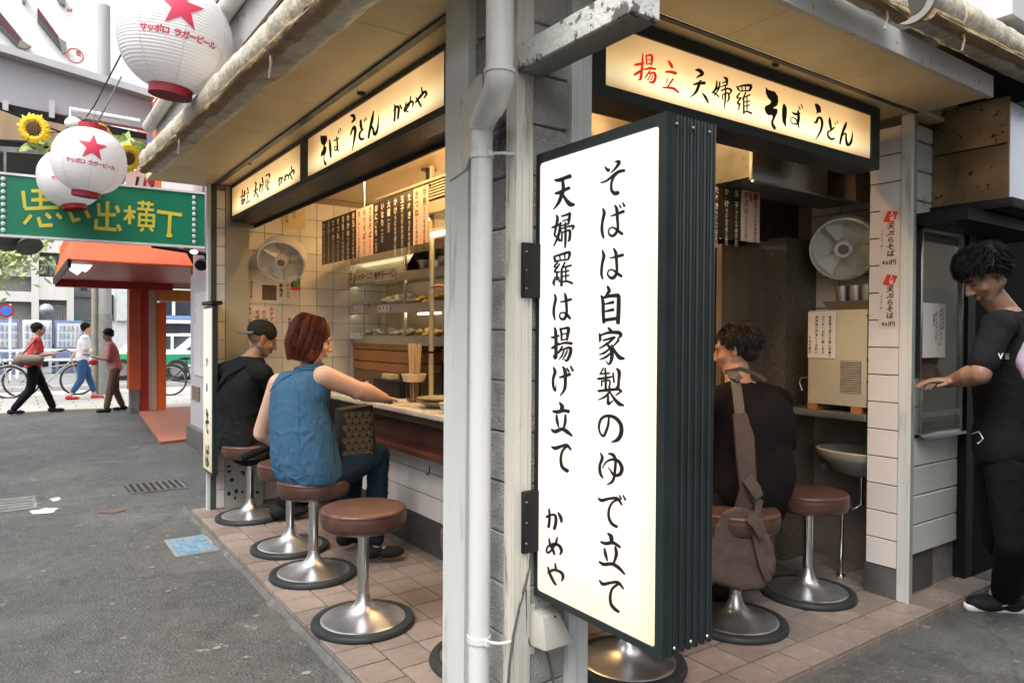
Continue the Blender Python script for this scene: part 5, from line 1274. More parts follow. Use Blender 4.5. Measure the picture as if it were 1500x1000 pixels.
# ================================================================ hatch and duct at the right end
YW = 1.905
a, b_ = at(1343,333,'Y',YW), at(1402,630,'Y',YW)
ck = thing('serving_hatch', 'metal framed glass hatch in the white block wall where the standing man reaches in', 'hatch', ((a.x+b_.x)/2,YW,b_.z))
X0h, X1h, Z0h, Z1h = a.x, b_.x, b_.z, a.z
fw_ = .016
for q_ in ((X0h,X0h+fw_,Z0h,Z1h),(X1h-fw_,X1h,Z0h,Z1h),(X0h,X1h,Z0h,Z0h+fw_),(X0h,X1h,Z1h-fw_,Z1h)):
    obj('frame_bar', MB().box(q_[0],YW-.03,q_[2],q_[1],YW+.001,q_[3]), m_steel, ck, bevel=.002, segs=1)
obj('hatch_inside', MB().box(X0h+fw_,YW-.006,Z0h+fw_,X1h-fw_,YW-.004,Z1h-fw_), M('hatch_inner',(.15,.115,.075),.35,var=.6,scale=2.6,vscale=(1,1,.5)), ck)
obj('sliding_pane', MB().box(X0h+fw_,YW-.016,Z0h+fw_,X1h-fw_,YW-.013,Z1h-fw_), glass('hatch_glass',(.86,.88,.84),.05,.5), ck)
obj('hatch_shelf', MB().box(X0h+fw_,YW-.012,Z0h+.10,X1h-fw_,YW-.007,Z0h+.13), m_steel, ck)
obj('hatch_shelf', MB().box(X0h+fw_,YW-.012,Z0h+.04,X1h-.08,YW-.007,Z0h+.075), m_dsteel, ck)
obj('warm_reflection', MB().box(X0h+fw_+.01,YW-.010,Z1h-.33,X1h-.07,YW-.007,Z1h-.04), M('painted_warm_reflection',(.34,.20,.09),.4,var=.3,scale=4), ck)  # warm reflected light in the hatch, painted as a flat panel
obj('white_slip', MB().box(X0h+fw_+.01,YW-.012,Z0h+.20,X0h+fw_+.05,YW-.008,Z0h+.32), m_paper, ck)
obj('sill', MB().box(X0h,YW-.05,Z0h-.012,X1h,YW-.03,Z0h+.004), m_steel, ck)
na, nb_ = at(1350,443,'Y',YW-.018), at(1384,523,'Y',YW-.018)
ntc = thing('notice', 'paper notice with red and black columns of writing behind the hatch glass', 'notice', (na.x,YW-.019,nb_.z))
obj('sheet', MB().box(na.x,YW-.019,nb_.z,nb_.x,YW-.017,na.z), m_paper, ntc)
tm_ = MB(); tr_ = MB()
for j, s in enumerate(('お客様各位','食券をお求めの上','カウンターへお出し','願いますお願い','営業中')):
    text(tr_ if j in (2,) else tm_, s, lambda u,v: Vector((u,YW-.0196,v)), nb_.x-.025-.028*j, na.z-.03-.01*j, .023, vertical=True, bold=.02, step=.026)
obj('lettering', tm_, m_ink, ntc); obj('red_lettering', tr_, m_red, ntc)
# duct box over it
DX = 4.2
fy, ny_ = at(1362,230,'X',DX).y, at(1478,208,'X',DX).y
zb0, zb1 = at(1365,310,'X',DX).z, at(1478,140,'X',DX).z
zb0 = (zb0+at(1478,284,'X',DX).z)/2
dk = thing('metal_duct_box', 'stained metal duct box jutting from the wall above the standing man', 'duct', (DX+.3,(fy+ny_)/2,zb0))
m_bronze = M('stained_metal', (.23,.16,.09), .34, metal=.6, var=.4, scale=2.4, dirt=(.02,.016,.012), dscale=26, dthr=.60, dsoft=.04)
zm = at(1420,220,'X',DX).z
obj('side_panel', MB().box(DX,ny_,zb0,DX+.01,fy+.03,zm-.004), m_bronze, dk, bevel=.001)
obj('side_panel', MB().box(DX,ny_,zm+.004,DX+.01,fy+.03,zb1), m_bronze, dk, bevel=.001)
obj('front_panel', MB().box(DX+.01,ny_-.002,zb0,DX+.9,ny_+.01,zb1-.03), M('bright_metal',(.55,.56,.60),.25,metal=.9,var=.15,scale=4), dk)
obj('duct_core', MB().box(DX+.012,ny_+.012,zb0+.01,DX+.9,1.89,zb1-.01), m_dark, dk)
obj('duct_base', MB().box(DX-.03,ny_-.03,zb0-.05,DX+.9,1.90,zb0-.001), m_black, dk, bevel=.003)
obj('lower_shade', MB().box(3.96,1.62,zb0-.12,5.2,1.90,zb0-.06), m_black, shop)
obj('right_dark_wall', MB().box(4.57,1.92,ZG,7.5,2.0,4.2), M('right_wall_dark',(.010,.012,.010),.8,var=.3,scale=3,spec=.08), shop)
obj('dark_post', MB().box(4.565,1.86,ZG,4.66,1.92,CE), m_black, shop)
# ================================================================ rolled awnings along the canopy edges
m_tarp = M('dusty_plastic_roll', (.50,.455,.36), .42, var=.28, scale=14, vscale=(1,1,1), bump=.9, bscale=34, dirt=(.20,.13,.06), dscale=9, dthr=.53, dsoft=.2, rvar=.2)
m_tarp2 = M('brown_canvas', (.26,.18,.09), .6, var=.35, scale=20, bump=.9, bscale=60, dirt=(.36,.25,.06), dscale=14, dthr=.55, dsoft=.08)
m_flap = M('dusty_flap', (.26,.22,.15), .35, var=.3, scale=20, bump=.8, bscale=50)
def roll(name, label, pa, pb, r, down, n=70, flap=.055, seed=1, ties=(.25,.6,.85)):
    t = thing(name, label, 'awning', pa); pa = Vector(pa); pb = Vector(pb); d = (pb-pa); L_ = d.length; d.normalize()
    side = d.cross(Vector((0,0,1))).normalized(); upv = side.cross(d); mb = MB(); nn = 28; rings = []
    for i in range(n+1):
        s = i/n; c = pa+(pb-pa)*s + upv*(-.012*sin(pi*s)) ; 
        tie = min(abs(s-q) for q in ties)*L_
        for j in range(nn):
            a = 2*pi*j/nn; ph = Vector((s*L_*9+seed, cos(a)*1.4, sin(a)*1.4))
            rr = r*(1+.09*noise.noise(ph)+.05*noise.noise(ph*3.1)) * (1-.30*math.exp(-(tie/.025)**2))
            mb.v.append(tuple(c+side*cos(a)*rr+upv*sin(a)*rr*.92))
    for i in range(n):
        for j in range(nn): mb.f.append((i*nn+j, i*nn+(j+1)%nn, (i+1)*nn+(j+1)%nn, (i+1)*nn+j))
    mb.f.append(tuple(range(nn))[::-1]); mb.f.append(tuple(n*nn+j for j in range(nn)))
    obj('roll', mb, m_tarp, t, smooth=True, auto=70)
    # canvas fold showing under the roll
    m_ = n; nn = 16; fb = MB()
    for i in range(m_+1):
        s = i/m_; tie = min(abs(s-q) for q in ties)*L_
        c = pa+(pb-pa)*s + side*down*(r*.62+.010*noise.noise(Vector((s*L_*3,seed,3)))) - upv*(r*.80+.012*noise.noise(Vector((s*L_*4,seed,8))))
        for j in range(nn):
            a = 2*pi*j/nn; rr = flap*.52*(1+.30*noise.noise(Vector((s*L_*11,cos(a)*1.5,sin(a)*1.5+seed))))*(1-.35*math.exp(-(tie/.03)**2))
            fb.v.append(tuple(c+side*cos(a)*rr*1.1+upv*sin(a)*rr*.8))
    for i in range(m_):
        for j in range(nn): fb.f.append((i*nn+j, i*nn+(j+1)%nn, (i+1)*nn+(j+1)%nn, (i+1)*nn+j))
    fb.f.append(tuple(range(nn))[::-1]); fb.f.append(tuple(m_*nn+j for j in range(nn)))
    obj('canvas_fold', fb, m_tarp2, t, smooth=True, auto=70)
    gb = MB()
    for i in range(m_+1):
        s = i/m_; c = pa+(pb-pa)*s; w1 = .006+.008*noise.noise(Vector((s*L_*5,seed,9)))
        o1 = side*(down*1.05*r)-upv*(r*.95); o2 = side*(down*(1.25*r))-upv*(r*1.1+w1)
        for o_ in (o1,o2): gb.v.append(tuple(c+o_))
    for i in range(m_): gb.f.append((i*2,(i+1)*2,(i+1)*2+1,i*2+1))
    obj('plastic_flap', gb, m_flap, t, smooth=True)
    for q in ties:
        c = pa+(pb-pa)*q; k = MB().tube([c+(side*cos(a)+upv*sin(a))*r*.86 for a in [2*pi*j/20 for j in range(21)]],.006,6,caps=False)
        e = c+side*down*r*.7-upv*r*.7; k.tube([e, e+Vector((0,0,-.05))+d*.01, e+Vector((0,0,-.10))-d*.012],.005,6)
        obj('tie_rope', k, M('rope',(.50,.44,.33),.8), t, smooth=True)
a = at(224,236,'X',.80); b_ = at(405,68,'X',.80); e = b_+(b_-a)*1.1
roll('rolled_awning', 'long lumpy roll of dusty plastic and brown canvas along the alley edge of the canopy', a, e, .090, 1, n=160, seed=1, ties=(.22,.5,.9))
a = at(1338,2,'Y',1.45); b_ = at(1500,86,'Y',1.45); e = b_+(b_-a)*1.2
roll('rolled_awning', 'rolled dusty plastic blind with a round open end at the top right over the street', a, e, .092, 1, n=70, seed=5, ties=(.12,.55))
rg = MB().lathe([(.074,-.01),(.092,-.012),(.094,.01),(.072,.012)], a, 30, ax=(b_-a)); rg2 = MB().lathe([(.001,0),(.06,.0),(.06,.004),(.001,.004)], a-(b_-a).normalized()*.013, 30, ax=(b_-a))
tr_ = [o for o in D.objects if o.name.startswith('rolled_awning') and o.parent is None][-1]
obj('roll_end', rg, M('roll_grey',(.24,.24,.22),.6,var=.2), tr_, smooth=True); obj('roll_mouth', rg2, M('mouth_dark',(.06,.055,.045),.8), tr_)
a = at(1160,-78,'Y',1.44); b_ = at(1312,14,'Y',1.44)
roll('rolled_awning', 'short brown roll at the top edge over the wide sign', a, b_, .05, 1, n=60, seed=8, ties=(.3,.8))
# gutter and boards of the upper floor over the alley
ug = thing('upper_gutter', 'pale round gutter with boards below it along the upper floor over the alley', 'gutter', (.85,4,3))
a = at(218,186,'X',.86); zg = a.z
obj('gutter_pipe', MB().tube([(.86,1.6,zg),(.86,a.y,zg)],.045,20), m_pipe, ug, smooth=True)
obj('pale_board', MB().box(.905,1.6,zg-.20,.92,a.y-.05,zg+.02), m_fascia, ug)
obj('dark_gap', MB().box(.95,1.55,CE+.03,.97,6.1,zg+.3), m_dark, ug)
obj('upper_board', MB().box(.97,1.55,zg+.05,1.0,6.1,zg+1.6), M('upper_pale',(.30,.29,.27),.7,var=.15), ug)
# upper right: end of the neighbouring canopy
ur = thing('upper_board', 'pale grey metal boards above the rolled blind at the top right corner', 'boards', (4,1.6,3))
a = at(1405,-20,'Y',1.62); b_ = at(1459,62,'Y',1.62)
obj('grey_board', MB().box(a.x-.7,1.62,b_.z,b_.x,1.66,3.6), M('lilac_grey',(.42,.42,.47),.6,var=.1), ur)
a = at(1483,14,'Y',1.40); b_ = at(1560,34,'Y',1.40)
obj('white_box', MB().box(a.x,1.40,a.z-.02,a.x+1.0,1.9,3.5), M('pale_box',(.62,.62,.66),.5,var=.06), ur)
obj('box_underside', MB().box(a.x-.25,1.5,a.z-.16,a.x+1.0,1.9,a.z-.03), m_dark, ur)

# ================================================================ paper lanterns
m_lan = M('lantern_paper', (.90,.89,.90), .55, var=.015, scale=3, spec=.3)
def _tr(m, wgt=.35):
    n = m.node_tree.nodes; l = m.node_tree.links; b = n['Principled BSDF']; t = n.new('ShaderNodeBsdfTranslucent'); t.inputs[0].default_value = (.95,.94,.94,1)
    mx = n.new('ShaderNodeMixShader'); mx.inputs[0].default_value = wgt; l.new(b.outputs[0], mx.inputs[1]); l.new(t.outputs[0], mx.inputs[2]); l.new(mx.outputs[0], n['Material Output'].inputs[0])
_tr(m_lan)
m_lred = M('lantern_red', (.34,.012,.03), .45, var=.06); m_lprint = M('lantern_print', (.55,.03,.08), .6, var=.05)
def lantern(c, r, label, tilt=6):
    c = Vector(c); t = thing('paper_lantern', label, 'lantern', c, 'white paper lanterns strung along the alley')
    H_ = r*.99; Rm = Matrix.Rotation(radians(tilt),3,FW) @ Matrix.Rotation(0,3,'X')
    def rad(z): 
        q = min(.999, abs(z)/H_); return r*(1-q**2.2)**(1/2.2)
    zl = H_*.945; n_ = 34; prof = []
    for i in range(n_*4+1):
        z = -zl+2*zl*i/(n_*4); prof.append((rad(z)-.0035*r/.25*(.5+.5*cos(2*pi*i/4)), z))
    mb = MB().lathe(prof,(0,0,0),72); mb.v = [tuple(c+Rm@Vector(v)) for v in mb.v]
    obj('paper_body', mb, m_lan, t, smooth=True, auto=80)
    rr = r*.37
    for sg, nm in ((-1,'bottom_ring'),(1,'top_ring')):
        mb = MB().lathe([(rr,0),(rr+.003,0),(rr+.003,r*.19),(rr-.003,r*.19),(rr-.003,0)],(0,0,-zl-r*.15 if sg<0 else zl-.01),48)
        mb.v = [tuple(c+Rm@Vector(v)) for v in mb.v]; obj(nm, mb, m_lred, t, smooth=True)
    mb = MB()
    for k in range(8):
        a = 2*pi*k/8; mb.tube([Vector((cos(a)*(rad(z)+.001),sin(a)*(rad(z)+.001),z)) for z in [-zl+2*zl*j/20 for j in range(21)]],.0012,4,caps=False)
    mb.v = [tuple(c+Rm@Vector(v)) for v in mb.v]; obj('paper_seam', mb, M('seam_grey',(.60,.60,.61),.7), t)
    hk_ = MB().tube([(0,0,zl+r*.2),(0,-.0,zl+r*.45),(.01,0,zl+r*.62)],.003,6).tube([(-rr,0,zl+r*.2),(0,0,zl+r*.46),(rr,0,zl+r*.2)],.0025,6); hk_.v = [tuple(c+Rm@Vector(v)) for v in hk_.v]
    obj('hook_wire', hk_, m_dsteel, t)
    toc = (Vector((0,0,CAM_H))-c); base = math.atan2(toc.y, toc.x)+radians(4)
    def f(u,v,lift=.0022):
        q = rad(v)+lift; a = base+u/r; return c+Rm@Vector((cos(a)*q, sin(a)*q, v))
    st = MB(); R1 = r*.42; 
    pts = [((R1 if k%2==0 else R1*.40)*sin(pi*k/5), r*.27+(R1 if k%2==0 else R1*.40)*cos(pi*k/5)) for k in range(10)]
    cen = (0, r*.27)
    for k in range(10):
        p0, p1 = pts[k], pts[(k+1)%10]
        N = 7; g_ = []
        for i in range(N+1):
            for j in range(i+1):
                w1_ = i/N; w2 = (j/i if i else 0); x_ = cen[0]+((p0[0]-cen[0])*(1-w2)+(p1[0]-cen[0])*w2)*w1_; y_ = cen[1]+((p0[1]-cen[1])*(1-w2)+(p1[1]-cen[1])*w2)*w1_; g_.append((x_,y_))
        idx = lambda i,j: i*(i+1)//2+j
        fs = []
        for i in range(N):
            for j in range(i+1):
                fs.append((idx(i,j),idx(i+1,j),idx(i+1,j+1)))
                if j < i: fs.append((idx(i,j),idx(i+1,j+1),idx(i,j+1)))
        st.add([f(*g) for g in g_], fs)
    obj('red_star', st, m_lprint, t)
    tx_ = MB(); text(tx_, 'サッポロ ラガービール', f, -r*.60, -r*.20, r*.145, step=r*.128, vertical=False, bold=.035)
    obj('lettering', tx_, m_lprint, t)
    return t
lantern(atd(258,58,3.37), .25, 'largest white paper lantern with a red star, nearest at the top left')
lantern(atd(131,236,5.35), .25, 'white paper lantern with a red star in front of the green banner')
lantern(atd(103,262,6.2), .25, 'white paper lantern half hidden behind the one with the star over the green banner', tilt=-8)
lw = MB(); 
lw.tube([(.66,-1,3.75),(.634,3.7,3.32),(.5,6.2,3.2),(.45,7.3,3.25),(.3,9,3.6)],.005,6)
tag(obj('lantern_wire', lw, m_black, smooth=True), 'dark wire strung along the alley above the paper lanterns', 'wire')
lw = MB().tube([atd(178,112,5.4),atd(143,180,5.4)],.006,6)
tag(obj('stay_wire', lw, m_dsteel), 'thin slanting stay wire rising from the second lantern', 'wire')

# ================================================================ banner over the alley
BY = 7.5
bn = thing('alley_banner', 'green banner sign with blocky yellow characters and rows of white dots, hung across the alley', 'banner', (.7,BY,2.33))
c_ = [at(*q,'Y',BY) for q in ((5,256),(300,285),(298,361),(0,343))]
m_green = M('banner_green', (.006,.165,.085), .4, var=.06, scale=3)
xl, xr = -.17, c_[1].x
ztl = c_[0].z; ztr = c_[1].z; zbl = c_[3].z; zbr = c_[2].z
obj('banner_board', MB().prism([(xl,BY,zbl),(xr,BY,zbr),(xr,BY,ztr),(xl,BY,ztl)],(0,.05,0)), m_green, bn)
obj('top_rail', MB().prism([(xl,BY-.012,ztl),(xr,BY-.012,ztr),(xr,BY-.012,ztr+.02),(xl,BY-.012,ztl+.02)],(0,.07,0)), M('rail_white',(.62,.62,.60),.4), bn)
obj('bottom_rail', MB().prism([(xl,BY-.012,zbl-.02),(xr,BY-.012,zbr-.02),(xr,BY-.012,zbr),(xl,BY-.012,zbl)],(0,.07,0)), D.materials['rail_white'], bn)
fbn = lambda px,py,i: at(px,py,'Y',BY-.002-.0001*i)
tx = MB(); brush(tx, BI, (0,240), 4.6875, fbn, 1.0, square=True); obj('yellow_lettering', tx, M('banner_yellow',(.60,.50,.05),.5,var=.05), bn)
m_dot = M('banner_dot', (.50,.52,.50), .35)
for k in range(9):
    for px_, py_ in ((22,104+44*k),(1332,232+38*k)):
        v = at(px_/4.6875, 240+py_/4.6875, 'Y', BY-.006); obj('dot', MB().ell(v,(.018,.008,.021),n=14,m=8), m_dot, bn, smooth=True)
obj('hanger', MB().box(xr-.02,BY,ztr,xr,BY+.04,ztr+.25).box(xl+.1,BY,ztl,xl+.12,BY+.04,ztl+.2), m_dsteel, bn)
# round lamps under the banner
for (px_,py_,lab) in ((14,352,'dark round spotlight under the left end of the green banner'),(42,358,'glossy round spotlight under the green banner, second from the left')):
    v = at(px_,py_,'Y',8.2); t = thing('spotlight', lab, 'lamp', v)
    obj('lamp_dome', MB().lathe([(.01,.07),(.06,.06),(.10,.0),(.115,-.03),(.10,-.035),(.01,-.03)],v,24,ax=(-.2,.5,.6)), M('dome_grey',(.16,.16,.15),.25), t, smooth=True)
    obj('lamp_arm', MB().tube([v+Vector((0,.05,.04)),v+Vector((0,.1,.25))],.01,8), m_black, t)
# ---- sunflowers and leaves
m_pet = M('sunflower_yellow', (.78,.52,.02), .6, var=.18, scale=30); m_cen = M('seed_brown', (.10,.05,.015), .8, var=.4, scale=90, bump=.8)
m_leaf = M('leaf_green', (.16,.26,.05), .5, var=.3, scale=14); m_leaf2 = M('pale_leaf', (.36,.45,.16), .5, var=.3, scale=14)
def sunflower(px_, py_, dep, r, n, label):
    c = atd(px_,py_,dep); t = thing('sunflower', label, 'sunflower', c); n = Vector(n).normalized(); a = n.orthogonal().normalized(); b2 = n.cross(a)
    obj('seed_head', MB().lathe([(.001,.02),(r*.25,.022),(r*.42,.016),(r*.46,.0),(r*.3,-.02),(.001,-.02)],c,24,ax=n), m_cen, t, smooth=True)
    for k in range(34):
        an = 2*pi*k/34+random.uniform(-.06,.06); ln = r*random.uniform(.85,1.06)*(1 if k%2 else .9); d = a*cos(an)+b2*sin(an); e_ = n.cross(d); w1 = r*.14
        lift = n*(.012 if k%2 else -.004)
        vs = [c+d*r*.38+lift, c+d*r*.6+e_*w1+lift+n*.01, c+d*r*.6-e_*w1+lift+n*.01, c+d*r*.85+e_*w1*.7+lift, c+d*r*.85-e_*w1*.7+lift, c+d*ln+lift-n*.015]
        obj('petal', MB().add(vs,[(0,1,2),(1,3,4,2),(3,5,4)]), m_pet, t)
    return t
random.seed(8)
sunflower(50,189,6.4,.145,(-.35,-.8,-.15),'big yellow sunflower on its own at the upper left, left of the lanterns')
sunflower(153,200,6.3,.13,(.7,-.6,.2),'sunflower seen edge on just above the second lantern')
sunflower(187,232,6.2,.135,(.35,-.8,-.35),'yellow sunflower at the right side of the second lantern')
sunflower(78,220,6.5,.09,(-.7,-.4,.5),'small half hidden sunflower left of the second lantern')
lf = thing('leaf_garland', 'pale green artificial leaves around the sunflowers above the banner', 'leaves', atd(130,205,6.4))
for (px_,py_,n_,sp) in ((175,203,9,16),(60,212,7,12),(200,215,5,9),(95,215,4,9),(42,215,3,8)):
    for k in range(n_):
        c = atd(px_+random.uniform(-sp,sp),py_+random.uniform(-sp*.5,sp*.5),6.45); d = Vector((random.uniform(-1,1),random.uniform(-.5,.5),random.uniform(-.6,.6))).normalized(); nn_ = Vector((random.uniform(-.4,.4),-1,random.uniform(-.2,.8))); e_ = nn_.cross(d).normalized()
        L2 = random.uniform(.06,.12)
        vs = [c-d*L2, c-d*L2*.3+e_*L2*.42, c-d*L2*.3-e_*L2*.42, c+d*L2*.4+e_*L2*.34, c+d*L2*.4-e_*L2*.34, c+d*L2]
        obj('leaf', MB().add(vs,[(0,1,2),(1,3,4,2),(3,5,4)]), random.choice([m_leaf,m_leaf2,m_leaf2]), lf)
# ---- beams, boards and wires above the alley behind the flowers
GY = 9.0
gd = thing('overhead_girder', 'wide lilac grey girder crossing high over the alley behind the lanterns', 'girder', (0,GY,4))
g0, g1, g2, g3 = at(0,78,'Y',GY), at(222,142,'Y',GY), at(0,152,'Y',GY), at(222,190,'Y',GY)
def ext(p0, p1, x): k = (x-p0.x)/(p1.x-p0.x); return p0+(p1-p0)*k
m_gir = M('lilac_girder', (.37,.36,.385), .5, var=.1, scale=2, streak=True)
A_, B_, C__, D_ = ext(g0,g1,-4), ext(g0,g1,1.3), ext(g2,g3,1.3), ext(g2,g3,-4)
obj('web', MB().prism([D_,C__,B_,A_],(0,.12,0)), m_gir, gd)
h0_ = at(0,64,'Y',GY-.15); h1_ = at(222,132,'Y',GY-.15)
A2, B2 = ext(h0_,h1_,-4), ext(h0_,h1_,1.3)
obj('top_flange', MB().prism([A2,B2,B2-Vector((0,0,.075)),A2-Vector((0,0,.075))],(0,.4,0)), M('flange_grey',(.46,.45,.47),.5,var=.06), gd)
bd = thing('overhead_boards', 'tan plywood board and dark beams under the girder over the alley', 'boards', (0,8.6,3.4))
q = [at(0,162,'Y',8.8), at(108,186,'Y',8.8), at(108,210,'Y',8.8), at(0,204,'Y',8.8)]
obj('tan_board', MB().prism([ext(q[3],q[2],-3),q[2],q[1],ext(q[0],q[1],-3)],(0,.05,0)), M('tan_ply',(.36,.26,.15),.7,var=.25,scale=5,streak=True), bd)
q = [at(100,186,'Y',8.85), at(215,205,'Y',8.85), at(215,232,'Y',8.85), at(100,212,'Y',8.85)]
obj('brown_board', MB().prism([q[3],q[2],q[1],q[0]],(0,.05,0)), M('brown_ply',(.16,.10,.06),.7,var=.25), bd)
q = [at(0,150,'Y',8.95), at(215,196,'Y',8.95), at(215,208,'Y',8.95), at(0,164,'Y',8.95)]
obj('dark_slot', MB().prism([ext(q[3],q[2],-3),q[2],q[1],ext(q[0],q[1],-3)],(0,.03,0)), m_black, bd)
for px_ in (8,76):
    v = at(px_,150,'Y',8.9); obj('batten', MB().box(v.x-.025,8.9,v.z-.16,v.x+.025,8.94,v.z+.02), D.materials['flange_grey'], bd)
for (y0_,y1_,mm__) in ((205,212,m_black),(214,222,m_dsteel),(224,255,m_dark)):
    q = [at(0,y0_,'Y',8.3), at(135,y0_+8,'Y',8.3), at(135,y1_+10,'Y',8.3), at(0,y1_,'Y',8.3)]
    obj('dark_beam', MB().prism([ext(q[3],q[2],-3),q[2],q[1],ext(q[0],q[1],-3)],(0,.08,0)), mm__, bd)
for (pa,pb) in (((0,160),(140,213)),((10,163),(60,181)),((0,206),(130,222))):
    tag(obj('overhead_wire', MB().tube([at(*pa,'Y',7.9),at(*pb,'Y',7.9)],.008,6), m_black), 'black wire under the girder ending near the %s' % ('leaves' if pa[0]==0 and pa[1]==160 else 'board' if pa[0]==10 else 'lanterns'), 'wire')
br = thing('lamp_bracket', 'white steel lamp bracket with a round white lamp above the second lantern', 'bracket', at(103,160,'Y',7.8))
m_bw = M('bracket_white',(.75,.75,.75),.4)
obj('bracket_bar', MB().tube([at(103,195,'Y',7.8),at(103,160,'Y',7.8),at(205,178,'Y',7.8)],.022,8), m_bw, br)
obj('round_lamp', MB().ell(at(108,182,'Y',7.75),(.075,.075,.065)), m_bw, br, smooth=True)
obj('lamp_wire', MB().tube([at(120,188,'Y',7.8),at(138,183,'Y',7.8),at(150,192,'Y',7.8)],.008,6), m_bw, br)
# ---- neighbour signs between girder and canopy
ns = thing('neighbour_sign', 'narrow orange and blue vertical signboard beside the end of the canopy', 'sign', (1.3,8.6,3.3))
q = [at(*v,'X',1.28) for v in ((194,246),(207,168),(234,205),(231,285))]
y0_, y1_ = at(228,230,'X',1.28).y, at(200,210,'X',1.28).y
zlo, zhi = 2.6, at(215,165,'X',1.28).z
obj('orange_board', MB().box(1.28,y0_,zlo,1.34,y1_,zhi), M('sign_orange',(.62,.16,.05),.5,var=.05), ns)
obj('blue_square', MB().box(1.275,y0_+.25,zlo+.80,1.279,y1_-.25,zlo+1.15), M('sign_blue',(.05,.16,.50),.5), ns)
obj('white_square', MB().box(1.270,y0_+.4,zlo+.88,1.274,y1_-.4,zlo+1.07), m_bw, ns)
ns2 = thing('neighbour_sign', 'small white signboard with red and black slashes above the green banner', 'sign', at(208,262,'Y',7.9))
a_, b2_ = at(185,248,'Y',7.9), at(228,300,'Y',7.9)
obj('white_board', MB().box(a_.x,7.9,b2_.z,b2_.x,7.94,a_.z), M('pink_board',(.60,.40,.34),.5), ns2)
for k, c in ((0,m_ink),(1,m_lred),(2,m_ink)):
    x_ = a_.x+.05+.07*k; obj('slash', MB().add([(x_,7.897,b2_.z+.02),(x_+.025,7.897,b2_.z+.02),(x_+.065,7.897,a_.z-.06),(x_+.04,7.897,a_.z-.06)],[(0,1,2,3)]), c, ns2)
obj('red_circle', MB().lathe([(.02,0),(.032,0),(.032,.004),(.02,.004)],(b2_.x-.04,7.895,a_.z-.1),20,ax=(0,-1,0)), m_lred, ns2)

# ---- lit vertical sign and pale panel of the next shop
vs_ = thing('vertical_lit_sign', 'narrow glowing vertical sign with black lettering at the far corner of the noodle shop', 'sign', (1.25,6.35,.3))
VX = 1.24; y0_, y1_ = at(310,560,'X',VX).y, at(297.5,560,'X',VX).y
z1_, z0_ = at(303,452,'X',VX).z, at(303,688,'X',VX).z
obj('sign_box', MB().box(VX+.006,y0_,z0_-.02,VX+.045,y1_,z1_+.02), m_gdark, vs_)
obj('lit_panel', MB().box(VX,y0_+.02,z0_,VX+.006,y1_-.01,z1_), panel_emit('vertical_glow', [(0,(.62,.50,.24)),(.2,(.9,.82,.6)),(.5,(1,.97,.85)),(1,(1,.98,.9))], [(0,(1,1,1)),(1,(1,1,1))], 'Y', .24), vs_)
tx = MB(); fv = lambda u,v: Vector((VX-.003, y1_-u, v))
text(tx, 'かめや', fv, (y1_-y0_)*.5, z1_-.42, .08, vertical=True, step=.2, bold=.03); text(tx, 'そば', fv, (y1_-y0_)*.55, z0_+.36, .19, vertical=True, step=.26, bold=.04, wide=.7)
obj('lettering', tx, m_ink, vs_)
obj('top_knob', MB().box(VX+.01,y0_+.05,z1_+.03,VX+.09,y1_+.1,z1_+.06), m_black, vs_)
nb = thing('neighbour_shopfront', 'pale lilac grey shopfront with a white poster between the noodle shop and the orange kiosk', 'shopfront', (1.7,8,0))
m_lil = M('lilac_panel', (.50,.49,.52), .4, var=.06)
obj('wall', MB().box(1.93,6.25,ZG,3.5,10.2,2.25), m_lil, nb)
obj('upper_wall', MB().box(1.96,6.25,2.26,3.5,10.2,5.5), M('neighbour_upper',(.42,.41,.42),.7,var=.1), nb)
obj('poster', MB().box(1.915,8.6,.95,1.928,9.9,2.0), M('poster_glow',(.66,.64,.66),.3,var=.12,scale=2), nb)
obj('base_step', MB().box(1.86,6.3,ZG,1.93,10.1,.28), m_dsteel, nb)
obj('brown_plate', MB().box(1.918,9.6,.62,1.928,10.05,.80), M('plate_brown',(.18,.13,.08),.5), nb)
t = thing('spotlight', 'black spotlight bracket under the right end of the green banner', 'lamp', (1.4,7.9,2.3))
q = [at(*v,'Y',7.9) for v in ((222,360),(300,372),(304,390),(298,386))]
obj('arm', MB().tube([q[0],q[1],q[2]],.022,8), m_black, t)
obj('lamp_head', MB().lathe([(.01,0),(.05,.01),(.06,.08),(.055,.085),(.01,.05)],at(296,384,'Y',7.8),18,ax=(-.3,-.8,-.5)), m_black, t, smooth=True)
obj('lit_lamp', MB().ell(at(284,369,'Y',7.8),(.04,.03,.022)), ME('spot_lit',(1,.9,.75),.7), t, smooth=True)

# ================================================================ orange kiosk
kx = 1.95; KZ = ZG
ks = thing('orange_kiosk', 'orange and red shop corner with a sloping orange awning and an open doorway', 'kiosk', (2.2,12,0))
m_or = M('orange_awning', (.60,.085,.022), .5, var=.05, scale=2); m_or2 = M('orange_brown_panel', (.50,.095,.03), .45, var=.06, scale=2); m_or3 = M('bright_orange_panel', (.80,.14,.02), .45, var=.05)
m_rd = M('dark_red_panel', (.38,.032,.024), .45, var=.1); m_cr = M('cream_panel', (.60,.50,.36), .5, var=.06); m_yo = M('yellow_orange_beam', (.75,.30,.04), .45, var=.05)
KY = 10.25
q = [at(103,379,'Y',KY), at(283,389,'Y',KY), at(283,377,'Y',KY+.3), at(122,352,'Y',KY+.45)]
xA, xB = q[0].x, q[1].x; zA = q[0].z; zT = q[3].z
obj('awning_front', MB().add([(xA,KY,zA),(xB,KY,zA),(xB,KY+.9,zT+.12),(xA+.10,KY+.9,zT+.12),(xA,KY,zA-.02),(xB,KY,zA-.02)],[(0,1,2,3),(4,5,1,0)]), m_or, ks)
